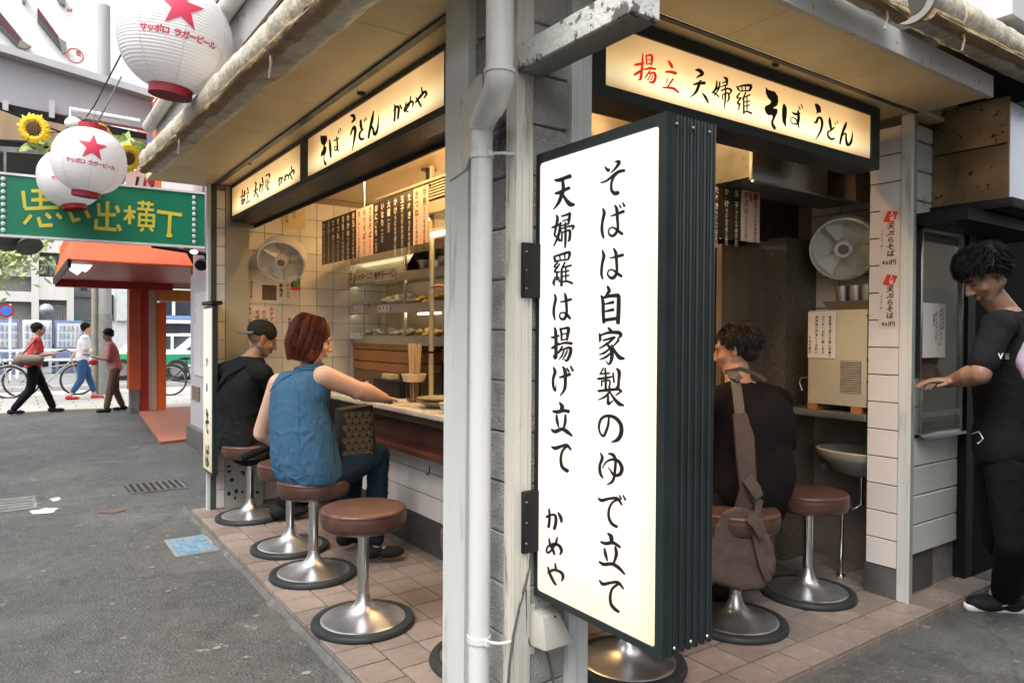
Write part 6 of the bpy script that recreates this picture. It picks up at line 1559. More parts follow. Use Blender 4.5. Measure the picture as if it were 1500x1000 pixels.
obj('awning_side', MB().add([(xA,KY,zA),(xA+.10,KY+.9,zT+.12),(xA+.10,15.0,zT+.12),(xA,15.0,zA)],[(0,1,2,3)]), m_or2, ks)
obj('awning_ceiling', MB().box(xA+.02,KY+.02,zA-.02,xB+1.5,14.2,zA), m_rd, ks)
obj('awning_edge', MB().box(xA-.03,KY,zA-.10,xA+.01,14.2,zA), m_black, ks)
obj('rear_beam', MB().box(xA,14.1,zA-.14,xB+.4,14.25,zA-.02), m_rd, ks)
K2 = 14.45
def kp(name, x0_, y0_, x1_, y1_, mat, d=0, dep=.1, foot=False):
    a, b2 = at(x0_,y0_,'Y',K2), at(x1_,y1_,'Y',K2); zb2 = KZ if foot else b2.z
    return obj(name, MB().box(a.x,K2-d,zb2,b2.x,K2-d+dep,a.z), mat, ks)
kp('corner_panel',188,405,205,570,m_or2,.12,.3); kp('corner_foot',190,570,203,608,m_dsteel,.1,.26,True)
kp('door_frame',205.5,385,217,600,m_rd,.05,.2,True); kp('wall_panel',217.5,385,230,600,m_cr,0,.1,True)
kp('orange_panel',231,443,243,600,m_or3,.03,.12,True); kp('header',230.5,375,300,424,m_cr,0,.1); kp('beam',230.5,424,300,442.5,m_yo,.03,.14)
obj('front_post', MB().box(1.955,10.25,KZ,2.02,10.33,zA), m_or2, ks)
obj('roof', MB().box(xA+.10,KY+.9,zT+.12,4.5,15.0,zT+.3), m_or, ks)
obj('upper_storey', MB().box(2.2,11.4,zT+.5,4.5,14.9,6), D.materials['neighbour_upper'], ks)
obj('ramp', MB().prism([(1.565,10.19,ZG),(2.02,10.34,ZG),(2.95,14.8,ZG),(1.88,14.8,ZG)],(0,0,.035)), M('brick_red_ramp',(.34,.13,.075),.7,var=.2,scale=10,bump=.3), ks)
obj('inner_floor', MB().box(2.3,14.81,ZG,4.4,15.4,ZG+.03), M('pale_inner_floor',(.45,.38,.33),.6), ks)
for (px_,py_,w1) in ((112,392,.10),(124,388,.10)):
    v = at(px_,py_,'Y',11.0); obj('awning_lamp', MB().box(v.x-.07,10.8,v.z-.05,v.x+.07,11.3,v.z+.05,R=Matrix.Rotation(.6,3,'Y')), ME('lamp_white',(1,.97,.95),.6), ks, bevel=.01)
v = at(143,393,'Y',11.6); obj('round_downlight', MB().lathe([(.01,-.02),(.10,-.02),(.11,.03),(.01,.04)],v,24), ME('lamp_warm',(1,.85,.7),1.0), ks, smooth=True)

# ================================================================ street at the end of the alley
def bike(x, y, rz, label, col=(.35,.36,.36), saddle=None):
    t = thing('bicycle', label, 'bicycle', (x,y,ZG+.02)); m_fr = M('bike_frame_%d' % int(col[0]*100), col, .35, metal=.3); R_ = .34; z = ZG+.02
    def W(u,v,h): return Vector((x+cos(rz)*u-sin(rz)*v, y+sin(rz)*u+cos(rz)*v, z+h))
    for s in (-.53,.53):
        wh = obj('wheel', MB().tube([W(s+cos(a)*R_,0,R_+sin(a)*R_) for a in [2*pi*k/36 for k in range(37)]],.017,8,caps=False), m_rubber, t, smooth=True)
        obj('rim', MB().tube([W(s+cos(a)*(R_-.025),0,R_+sin(a)*(R_-.025)) for a in [2*pi*k/36 for k in range(37)]],.009,6,caps=False), m_chrome, wh, smooth=True)
        sp = MB()
        for k in range(16): a = 2*pi*k/16; sp.tube([W(s,0.01,R_),W(s+cos(a)*(R_-.03),0,R_+sin(a)*(R_-.03))],.0018,3,caps=False)
        obj('spokes', sp, m_chrome, wh)['kind'] = 'stuff'
        obj('hub', MB().tube([W(s,-.05,R_),W(s,.05,R_)],.02,10), m_chrome, wh)
        obj('mudguard', MB().tube([W(s+cos(a)*(R_+.03),0,R_+sin(a)*(R_+.03)) for a in [pi*(.1+.8*k/16)+(.35 if s<0 else 0) for k in range(17)]],.014,6,caps=False), m_fr, t)
    fr_ = MB()
    for a,b2 in (((-.53,0,R_),(-.08,0,.28)),((-.08,0,.28),(.40,0,.78)),((-.08,0,.28),(-.20,0,.80)),((-.20,0,.66),(-.53,0,R_)),((-.19,0,.62),(.38,0,.70)),((.53,0,R_),(.40,0,.85)),((.40,0,.85),(.36,0,1.0))):
        fr_.tube([W(*a),W(*b2)],.016,8)
    obj('frame', fr_, m_fr, t, smooth=True)
    obj('handlebar', MB().tube([W(.15,.26,1.0),W(.32,.22,1.03),W(.37,0,.99),W(.32,-.22,1.03),W(.15,-.26,1.0)],.012,8), m_black, t)
    obj('saddle', MB().ell(W(-.22,0,.84),(.14,.075,.035),R=Matrix.Rotation(rz,3,'Z')), saddle or m_black, t, smooth=True)
    bk_ = MB(); 
    for h in (.72,.80,.88,.95): bk_.tube([W(.50,.16,h),W(.78,.16,h),W(.78,-.16,h),W(.50,-.16,h),W(.50,.16,h)],.006,5)
    for u in (.50,.60,.69,.78):
        for vv in (.16,-.16): bk_.tube([W(u,vv,.72),W(u,vv,.95)],.004,4)
    obj('basket', bk_, m_dsteel, t)['kind'] = 'stuff'
    obj('crank', MB().tube([W(-.08,.0,.28),W(-.08,.06,.28),W(.06,.08,.16)],.012,8), m_dsteel, t)
    return t
v = at(13,583,'Z',ZG+.02); bike(v.x-.53, v.y, .0, 'silver bicycle at the left edge behind the man in red, its front wheel in view', (.45,.46,.46))
v = at(114,578,'Z',ZG+.02); bike(v.x-.53, v.y, 0.05, 'bicycle with a green saddle cover parked behind the two walking men', (.40,.42,.41), M('green_cover',(.03,.30,.09),.5))
v = at(262,580,'Z',ZG+.02); bike(v.x+.4, v.y+.3, .05, 'dark bicycle seen through the orange kiosk doorway', (.06,.06,.06))
def taxi(x, y, label, col, band):
    t = thing('parked_car', label, 'car', (x,y,ZG)); m_c = M('car_paint_%d' % int(col[1]*100), col, .25, coat=.6, var=.02)
    s_ = [(-2.25,.45),(-2.2,.75),(-1.35,.88),(-.75,1.40),(.65,1.43),(1.35,.98),(2.05,.92),(2.25,.7),(2.22,.4),(1.75,.32),(-1.8,.32)]
    obj('body', MB().prism([(x+u,y-.82,ZG+h) for u,h in s_],(0,1.64,0)), m_c, t, bevel=.06, segs=3)
    for u0,u1,u2,u3 in ((-1.15,-.68,-.08,-.08),(0,0,.62,1.15)):
        obj('side_window', MB().add([(x+u0,y-.835,ZG+.93),(x+u3 if u3>0 else x-.08,y-.835,ZG+.93),(x+u2,y-.835,ZG+1.34),(x+u1,y-.835,ZG+1.34)],[(0,1,2,3)]), M('car_glass',(.04,.05,.055),.08), t)
    obj('green_band' if band[1] > band[0] else 'side_band', MB().box(x-2.2,y-.832,ZG+.50,x+2.15,y-.826,ZG+.80), M('band_%d' % int(band[1]*100),band,.4), t)
    for u in (-1.4,1.35):
        w2 = obj('wheel', MB().lathe([(.2,-.1),(.31,-.1),(.33,-.05),(.33,.05),(.31,.1),(.2,.1)],(x+u,y-.74,ZG+.33),28,ax=(0,1,0)), m_rubber, t, smooth=True)
        obj('hub_cap', MB().lathe([(.01,0),(.2,0),(.19,.02),(.01,.03)],(x+u,y-.85,ZG+.33),24,ax=(0,-1,0)), m_steel, w2, smooth=True)
    obj('headlight', MB().ell((x+2.2,y-.6,ZG+.68),(.06,.15,.07)), m_chrome, t, smooth=True)
taxi(at(128,560,'Y',25).x+2.25, 25, 'white taxi with a green band half hidden behind the utility pole', (.75,.76,.76), (.03,.35,.12))
taxi(at(262,540,'Y',24).x+1.2, 24.0, 'white and green car seen through the kiosk doorway', (.74,.76,.75), (.02,.30,.14))
# pole and thin pole
vp_ = at(152,577,'Z',ZG+.02); pz = thing('utility_pole', 'grey concrete utility pole with a darker foot by the street', 'pole', vp_)
obj('shaft', MB().tube([(vp_.x,vp_.y,ZG),(vp_.x,vp_.y,9)],[.17,.13],24), M('pole_concrete',(.34,.35,.34),.8,var=.12,streak=True,bump=.2), pz, smooth=True)
obj('pole_sleeve', MB().tube([(vp_.x,vp_.y,ZG),(vp_.x,vp_.y,1.9)],[.178,.174],24), M('pole_sleeve',(.25,.26,.25),.7,var=.15), pz, smooth=True)
vp2 = at(138,578,'Z',ZG+.02); tag(obj('sign_pole', MB().tube([(vp2.x,vp2.y,ZG),(vp2.x,vp2.y,4.2)],.055,14), M('pole_tan',(.30,.27,.22),.7,var=.15), smooth=True), 'thin tan street pole just left of the concrete utility pole', 'pole')
# guard rail
gr = thing('guard_rail', 'white pipe guard rail along the far side of the street', 'guard rail', (0,27,ZG))
for zz in (.55,.85): obj('rail', MB().tube([(-8,27,ZG+zz),(4.2,27,ZG+zz)],.045,10), m_bw, gr, smooth=True)
for k in range(7): obj('post', MB().tube([(-7.5+k*1.9,27,ZG),(-7.5+k*1.9,27,ZG+.9)],.05,10), m_bw, gr, smooth=True)
np_ = thing('no_parking_sign', 'round blue and red no parking sign on a white post at the left edge', 'road sign', at(9,500,'Y',26))
v = at(9,455,'Y',26)
obj('post', MB().tube([(v.x+.1,26.03,ZG),(v.x+.1,26.03,v.z+.2)],.035,10), m_bw, np_)
obj('red_rim', MB().lathe([(.01,0),(.20,0),(.20,.01),(.01,.01)],(v.x,25.98,v.z),28,ax=(0,-1,0)), m_lred, np_)
obj('blue_disc', MB().lathe([(.01,0),(.145,0),(.145,.006),(.01,.006)],(v.x,25.965,v.z),28,ax=(0,-1,0)), M('sign_blue2',(.04,.14,.45),.5), np_)
# vending machines
random.seed(31)
vm0 = at(50,520,'Y',30)
for k, cc in enumerate(((.16,.20,.34),(.55,.56,.60),(.14,.18,.32))):
    x_ = at(4,500,'Y',29.6).x-.4+k*.95
    t = thing('vending_machine', ('leftmost blue vending machine beside the far building','white vending machine with rows of drinks between two blue ones','right hand blue vending machine nearest the garage')[k], 'vending machine', (x_,30,ZG))
    obj('cabinet', MB().box(x_,29.6,ZG,x_+.85,30.3,ZG+1.85), M('vend_%d' % k, cc, .35, var=.1), t, bevel=.02)
    obj('display', MB().box(x_+.05,29.585,ZG+.9,x_+.8,29.6,ZG+1.75), M('vend_display',(.55,.58,.62),.2), t)
    for r_ in range(3):
        for c2 in range(6):
            obj('can', MB().tube([(x_+.12+c2*.125,29.57,ZG+.95+r_*.27),(x_+.12+c2*.125,29.57,ZG+1.12+r_*.27)],.035,8), random.choice([M('can_a',(.40,.30,.28),.5),M('can_b',(.25,.30,.42),.5),M('can_c',(.5,.5,.5),.5),M('can_d',(.36,.42,.38),.5)]), t)
    obj('dispenser_slot', MB().box(x_+.1,29.59,ZG+.2,x_+.75,29.6,ZG+.45), m_black, t)
# far concrete building
fb_ = thing('concrete_building', 'pale concrete office building with bands of windows across the street', 'building', (0,33,0))
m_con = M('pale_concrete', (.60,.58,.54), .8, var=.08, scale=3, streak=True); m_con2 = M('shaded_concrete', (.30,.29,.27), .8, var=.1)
m_win = M('window_dark', (.10,.11,.12), .15, var=.3, scale=2)
FY = 33
def rect(px0,py0,px1,py1,d,mat,name,dep=.4,par=fb_):
    a, b2 = at(px0,py0,'Y',FY), at(px1,py1,'Y',FY); return obj(name, MB().box(a.x,FY-d,b2.z,b2.x,FY-d+dep,a.z), mat, par)
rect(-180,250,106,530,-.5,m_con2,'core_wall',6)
rect(-180,330,48,405,0,m_con,'upper_band'); rect(-180,420,48,442,.02,m_con,'middle_band'); rect(46,330,57,530,.06,m_con,'pier'); rect(98,400,108,525,.06,m_con,'pier')
rect(57,340,108,372,.03,m_con,'balcony_front'); rect(57,405,106,440,.05,m_con,'balcony_front')
rect(-180,250,106,330,.05,m_con,'top_band')
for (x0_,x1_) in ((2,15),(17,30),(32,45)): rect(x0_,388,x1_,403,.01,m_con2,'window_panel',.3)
for (x0_,x1_) in ((59,70),(72,83),(85,96)): 
    f_ = rect(x0_,374,x1_,402,-.25,m_win,'window',.1)
    rect(x0_,387,x1_,388.5,-.15,m_con,'window_bar',.03,f_)
rect(57,446,97,505,-.3,M('garage_shutter',(.33,.34,.34),.5,var=.1,streak=True),'shutter',.05)
for k in range(9): rect(60+k*4,448,61+k*4,503,-.25,m_dsteel,'shutter_rib',.03)
obj('dome_mirror', MB().ell(at(68,453,'Y',FY-1),(.24,.2,.22)), M('mirror_grey',(.45,.48,.52),.1,metal=.6), fb_, smooth=True)
fb2 = thing('grey_annex', 'grey annex with a turquoise screen behind the walking man in white', 'building', (4,36,0)); FY = 36
rect(104,395,160,470,0,M('annex_grey',(.36,.36,.36),.8,var=.1),'annex_wall',3,fb2)
rect(107,430,150,436,.1,m_con2,'annex_beam',.2,fb2); rect(118,403,128,425,.05,m_win,'window',.1,fb2)
rect(108,466,120,485,.2,M('turquoise_screen',(.05,.50,.50),.5),'screen',.1,fb2)
rect(104,485,190,512,.3,m_bw,'low_wall',.3,fb2)
wb_ = thing('white_street_sign', 'white building edge with a narrow upright black lettered sign right of the utility pole', 'building', (6,34,0)); FY = 34
rect(158,400,190,560,0,m_bw,'white_wall',2,wb_); rect(163,432,166,470,.1,m_ink,'sign_marks',.05,wb_); rect(170,425,186,470,.15,M('pale_green_white',(.6,.66,.62),.5),'pale_panel',.1,wb_)
ws_ = thing('dark_shopfront', 'dark windowed shopfront seen through the kiosk doorway', 'shopfront', (10,32,0)); FY = 32
rect(235,440,290,505,0,M('shop_dark',(.03,.035,.05),.3,var=.3),'dark_glass',.3,ws_); rect(235,462,290,468,.1,M('shop_blue',(.20,.32,.60),.5),'blue_strip',.1,ws_); rect(235,468,290,474,.1,m_bw,'white_strip',.1,ws_)
rect(252,442,256,462,.1,m_bw,'mullion',.1,ws_); rect(235,505,300,530,.1,m_bw,'white_plinth',.1,ws_)
# tall white building with window slits at the top left
tw_ = thing('white_tower', 'overexposed white tower with slanting dark red window bands at the top left', 'building', (-2,40,0)); FY = 40
rect(-300,-200,196,250,0,M('tower_white',(.80,.79,.78),.6,var=.02),'tower_wall',6,tw_)
def slit(pts, mat, d, nm, parent): 
    return obj(nm, MB().prism([at(*q,'Y',FY-d) for q in pts],(0,.3,0)), mat, parent)
m_slr = M('slit_red', (.10,.03,.035), .5); m_slg = M('slit_grey', (.07,.08,.075), .5); m_slc = M('slit_cream', (.22,.20,.16), .6)
for (P0, sc_) in (((0,0),1),((0,0),2)):
    pass
s_1 = slit([(-20,-3),(0,18),(34,60),(30,66),(0,36),(-20,12)],m_slr,.32,'window_slit',tw_); slit([(-20,14),(0,36),(30,66),(26,68),(0,42),(-20,22)],m_slg,.34,'slit_frame',s_1); slit([(30,58),(46,68),(38,71),(26,68)],m_slc,.36,'slit_reveal',s_1)
s_2 = slit([(55,11),(86,54),(86,62),(55,24)],m_slr,.32,'window_slit',tw_); slit([(55,24),(86,62),(92,76),(55,30)],m_slg,.34,'slit_frame',s_2); slit([(85,55),(97,62),(97,76),(92,78)],m_slc,.36,'slit_reveal',s_2)
s_3 = slit([(83,-4),(96,-4),(96,8),(88,4)],m_slc,.32,'window_slit',tw_); s_4 = slit([(31,-6),(38,-6),(37,4),(33,3)],m_slc,.32,'window_slit',tw_)
v = at(110,82,'Y',FY-.5); obj('red_round_emblem', MB().tube([v+Vector((cos(a)*.33,0,sin(a)*.33)) for a in [2*pi*j/28 for j in range(29)]],.035,6,caps=False), M('faded_red',(.45,.12,.11),.6), tw_); obj('red_round_emblem', MB().prism([at(*q,'Y',FY-.5) for q in ((111,74),(118,76),(119,84),(112,81))],(0,.05,0)), D.materials['faded_red'], tw_)
obj('red_mark', MB().prism([at(*q,'Y',FY-.5) for q in ((98,13),(106,13),(106,18),(98,17))],(0,.05,0)), D.materials['faded_red'], tw_)
for r_ in range(6):
    for c2 in range(2): rect(146+c2*8,10+r_*16,149+c2*8,13+r_*16,.1,M('tower_win',(.60,.60,.62),.5),'window',.1,tw_)
# tree at the left edge
random.seed(12)
tc_ = at(8,362,'Y',17); tt = thing('street_tree', 'light green leafy street tree at the left edge under the banner', 'tree', (tc_.x-.9,17,0))
obj('trunk', MB().tube([(tc_.x-1.2,17,ZG),(tc_.x-1.15,17,2.4),(tc_.x-.9,17,3.6)],[.12,.10,.06],12), M('bark',(.12,.09,.06),.9,bump=.6), tt)
obj('limb', MB().tube([(tc_.x-1.15,17,2.5),(tc_.x-.5,16.9,3.3),(tc_.x+.1,16.9,3.55)],[.05,.035,.015],8), D.materials['bark'], tt)
lm = MB()
for k in range(4200):
    cx = tc_.x-.35+random.gauss(0,.5); cy = 17+random.gauss(0,.5); cz = 3.30+random.gauss(0,.34)
    if noise.noise(Vector((cx*2.5,cy*2.5,cz*2.5))) < -.2: continue
    d = Vector([random.uniform(-1,1) for _ in range(3)]).normalized(); e_ = d.orthogonal().normalized(); s_ = random.uniform(.05,.10); c = Vector((cx,cy,cz))
    lm.add([c-d*s_,c+e_*s_*.45,c+d*s_,c-e_*s_*.45],[(0,1,2,3)])
obj('crown', lm, m_leaf2, tt)['kind'] = 'stuff'
# the other side of the alley (left of the frame) and the upper part of the block, which shade the alley
ob = thing('opposite_building', 'building on the other side of the alley', 'building', (-2.6,2,0))
obj('wall', MB().box(-7,-1.5,ZG,-3.6,14,4.2), M('opposite_wall',(.42,.40,.37),.8,var=.1), ob)

ob2 = thing('street_building', 'unseen building across the side street behind the viewer, added for shade', 'building', (5,-3,0))
obj('wall', MB().box(1.2,-6,ZG,14,-2.1,7.0), M('street_wall',(.30,.28,.26),.8,var=.1), ob2)  # out of view; placed and raised to darken the right side
# ================================================================ people
m_skin  = M('skin', (.46,.25,.165), .5, var=.08, scale=9, bump=.08, bscale=160, sss=.12)
m_skinl = M('pale_skin', (.60,.37,.27), .5, var=.06, scale=9, bump=.05, bscale=160, sss=.12)
m_skint = M('tan_skin', (.27,.155,.105), .5, var=.1, scale=9, bump=.08, bscale=160, sss=.12)
m_hairb = M('black_hair', (.008,.0065,.006), .6, var=.4, scale=60, spec=.22)
m_hairr = M('auburn_hair', (.115,.030,.014), .45, var=.5, scale=50, spec=.4)
m_hairg = M('dark_brown_hair', (.016,.012,.010), .6, var=.4, scale=60)
m_lip = M('lip', (.32,.15,.11), .5); m_eyew = M('eye_white', (.6,.58,.55), .2); m_eyeb = M('iris_dark', (.01,.008,.007), .15)
def fab(name, col, **k): 
    return M(name, col, k.pop('rough', .85), var=k.pop('var', .14), scale=k.pop('scale', 14), bump=k.pop('bump', .5), bscale=k.pop('bscale', 220), sheen=.0, spec=k.pop('spec', .15), **k)
m_denim = fab('washed_denim', (.042,.108,.190), scale=60, var=.16, dirt=(.060,.135,.225), dscale=4, dthr=.48, dsoft=.3, vscale=(1,1,.4))
m_denimd= fab('dark_denim', (.009,.023,.044), var=.25)
m_blk1 = fab('black_cotton', (.010,.0105,.012)); m_blk2 = fab('charcoal_shirt', (.012,.0125,.015), var=.2); m_blk3 = fab('black_knit', (.011,.008,.0075), var=.2)
m_blkp = fab('black_trousers', (.008,.008,.009)); m_capm = fab('dark_green_cap', (.020,.024,.018), var=.2); m_capb = fab('grey_brim', (.11,.12,.11))
m_redt = fab('red_tshirt', (.55,.06,.07)); m_whit = fab('white_tshirt', (.72,.73,.76)); m_chk = fab('checked_shirt', (.42,.20,.20), scale=60, var=.4); m_brnt = fab('brown_trousers', (.10,.07,.05))
m_lav = fab('lavender_sweat', (.36,.30,.40)); m_bag = fab('taupe_canvas', (.10,.070,.058), var=.12, dirt=(.135,.10,.085), dscale=6, dthr=.55, dsoft=.2); m_strap = fab('webbing_strap', (.17,.14,.11), bscale=300, bump=.8)
m_grybag = fab('grey_bag', (.22,.18,.15)); m_sole = M('white_sole', (.70,.70,.70), .5); m_blkshoe = fab('black_shoe', (.016,.016,.018), rough=.6)
def remesh(name, mb, mat, parent, vox=.009, sm=6, disp=None, kind=None, sub=False):
    me = D.meshes.new(name); me.from_pydata(mb.v, [], mb.f)
    bm = bmesh.new(); bm.from_mesh(me); bmesh.ops.recalc_face_normals(bm, faces=bm.faces); bm.to_mesh(me); bm.free()
    tmp = D.objects.new('tmp', me); COL.objects.link(tmp)
    r = tmp.modifiers.new('r', 'REMESH'); r.mode = 'VOXEL'; r.voxel_size = vox; r.adaptivity = 0
    s = tmp.modifiers.new('s', 'SMOOTH'); s.iterations = sm; s.factor = .5
    dg = bpy.context.evaluated_depsgraph_get(); m2 = D.meshes.new_from_object(tmp.evaluated_get(dg)); m2.name = name
    D.objects.remove(tmp); D.meshes.remove(me)
    if disp:
        nor = [v.normal.copy() for v in m2.vertices]
        for v, n_ in zip(m2.vertices, nor): v.co += n_*disp(v.co)
        m2.update()
    m2.materials.clear()
    return obj(name, m2, mat, parent, smooth=True, auto=180)
def folds(amp, fx=9, seed=0, zs=.5, sharp=True):
    def rd(a, w_): return max(0, 1-abs(a)*w_)
    def f(co):
        p_ = Vector((co.x*fx, co.y*fx, co.z*fx*zs+seed)); w_ = noise.noise_vector(p_*.7)*.6
        a = noise.noise(p_*.9+w_); b = noise.noise(p_*1.9+w_*1.5+Vector((9,3,1))); c = noise.noise(Vector((co.x*fx*.9+co.z*fx*.8, co.y*fx*.9, co.z*fx*1.2-co.x*fx*.5+seed))+w_)
        m_ = .5+.5*noise.noise(p_*.35+Vector((5,5,5)))*1.6
        return amp*m_*(.75*rd(a,4)+.45*rd(b,4.5)+.6*rd(c,5)) + amp*.35*noise.noise(p_*.5)
    return f
def basis(f, up=(0,0,1)):
    f = Vector(f).normalized(); u = Vector(up); r = f.cross(u).normalized(); u = r.cross(f).normalized(); return r, f, u
def Rb(r, f, u): return Matrix((r, f, u)).transposed()
def head_parts(mb, c, f, up, s=1.0, nose=True, male=True):
    r, f, u = basis(f, up); R3 = Rb(r, f, u); W = lambda x,y,z: Vector(c)+(r*x+f*y+u*z)*s
    mb.ell(W(0,-.018,.035),(.078*s,.094*s,.086*s),R3,20,14)       # skull
    mb.ell(W(0,.022,-.030),(.062*s,.070*s,.078*s),R3,18,12)       # face
    mb.ell(W(0,.052,-.088),(.030*s,.028*s,.022*s),R3)             # chin
    for sx in (-1,1):
        mb.cap(W(sx*.056,-.005,-.045),W(sx*.022,.055,-.088),.024*s,.018*s)   # jaw
        mb.ell(W(sx*.038,.058,-.030),(.024*s,.022*s,.020*s),R3)   # cheek
        mb.ell(W(sx*.078,-.008,-.008),(.009*s,.020*s,.032*s),R3 @ Matrix.Rotation(sx*.35,3,'Z'))     # ear
        mb.ell(W(sx*.083,-.016,.006),(.008*s,.014*s,.018*s),R3)
    mb.cap(W(0,.086,.010),W(0,.106,-.028),.008*s,.013*s)          # nose
    for sx in (-1,1): mb.ell(W(sx*.012,.098,-.034),(.009*s,.010*s,.008*s),R3)
    mb.cap(W(-.034,.074,.026),W(.034,.074,.026),.013*s,.013*s)    # brow
    mb.ell(W(0,.080,-.062),(.024*s,.012*s,.010*s),R3)             # mouth mound
    return W, R3
def face_bits(t, body, W, R3, s, brow=m_hairb, down=True):
    for sx, nm in ((-1,'eye'),(1,'eye')):
        if down: obj('eye', MB().tube([W(sx*(.018+.024*q),.0835-.010*q*q,.003-.004*sin(pi*q)) for q in (0,.25,.5,.75,1)],.0016*s,6), m_eyeb, t, smooth=True)
        else:
            e = obj('eye', MB().ell(W(sx*.030,.0785,.004),(.0120*s,.006*s,.0042*s),R3), m_eyew, t, smooth=True)
            obj('pupil', MB().ell(W(sx*.030,.0845,.004),(.0052*s,.0026*s,.0044*s),R3), m_eyeb, e, smooth=True)
        obj('eyebrow', MB().cap(W(sx*.016,.090,.026),W(sx*.046,.080,.028),.004*s,.003*s), brow, t, smooth=True)
    obj('lips', MB().cap(W(-.016,.088,-.060),W(.016,.088,-.060),.0042*s,.0042*s).cap(W(-.012,.0885,-.067),W(.012,.0885,-.067),.0048*s,.0048*s), m_lip, t, smooth=True)
def hand_parts(mb, w_, d, n, s=1.0, curl=.5, side=1):
    """w_ wrist, d direction of the fingers, n palm normal; five fingers, unequal and bent"""
    d = Vector(d).normalized(); n = (Vector(n)-d*Vector(n).dot(d)).normalized(); x = d.cross(n)*side
    w_ = Vector(w_); R3 = Matrix((x, d, n)).transposed()
    mb.ell(w_+d*.045*s,(.038*s,.052*s,.015*s),R3,14,10)
    for k, (ox, ln) in enumerate(((-.027,.064),(-.009,.074),(.010,.070),(.027,.056))):
        p0 = w_+d*.082*s+x*ox*s; b1 = curl*.55
        d1 = (d*cos(b1)+n*sin(b1)); p1 = p0+d1*ln*.42*s; d2 = (d*cos(b1*2.1)+n*sin(b1*2.1)); p2 = p1+d2*ln*.33*s; d3 = (d*cos(b1*2.9)+n*sin(b1*2.9)); p3 = p2+d3*ln*.27*s
        mb.cap(w_+d*.05*s+x*ox*.8*s,p0,.0095*s,.0092*s,8); mb.cap(p0,p1,.0090*s,.0082*s,8); mb.cap(p1,p2,.0082*s,.0074*s,8); mb.cap(p2,p3,.0074*s,.0062*s,8)
    t0 = w_+d*.02*s-x*.028*s; t1 = t0+(d*.6-x*.75+n*.25).normalized()*.040*s; t2 = t1+(d*.95-x*.2+n*.3).normalized()*.032*s
    mb.cap(t0,t1,.013*s,.010*s,8); mb.cap(t1,t2,.010*s,.0075*s,8)
def strands(name, t, mat, seeds, path, n, w=.0022, seg=6):
    """many fine ribbons following path(k, t01) -> point"""
    mb = MB()
    for k in range(n):
        pts = path(k)
        if not pts: continue
        k0 = len(mb.v); m_ = len(pts)
        side = Vector((random.uniform(-1,1),random.uniform(-1,1),random.uniform(-.4,.4))).normalized()
        for i, p_ in enumerate(pts):
            d = (pts[min(i+1,m_-1)]-pts[max(i-1,0)]); s_ = d.cross(side); s_ = s_.normalized() if s_.length > 1e-9 else side
            ww = w*(1 if i < m_-2 else .45 if i == m_-2 else .12)
            mb.v += [tuple(p_-s_*ww), tuple(p_+s_*ww)]
        for i in range(m_-1): mb.f.append((k0+2*i,k0+2*i+1,k0+2*i+3,k0+2*i+2))
    o = obj(name, mb, mat, t, smooth=True); o['kind'] = 'stuff'; return o
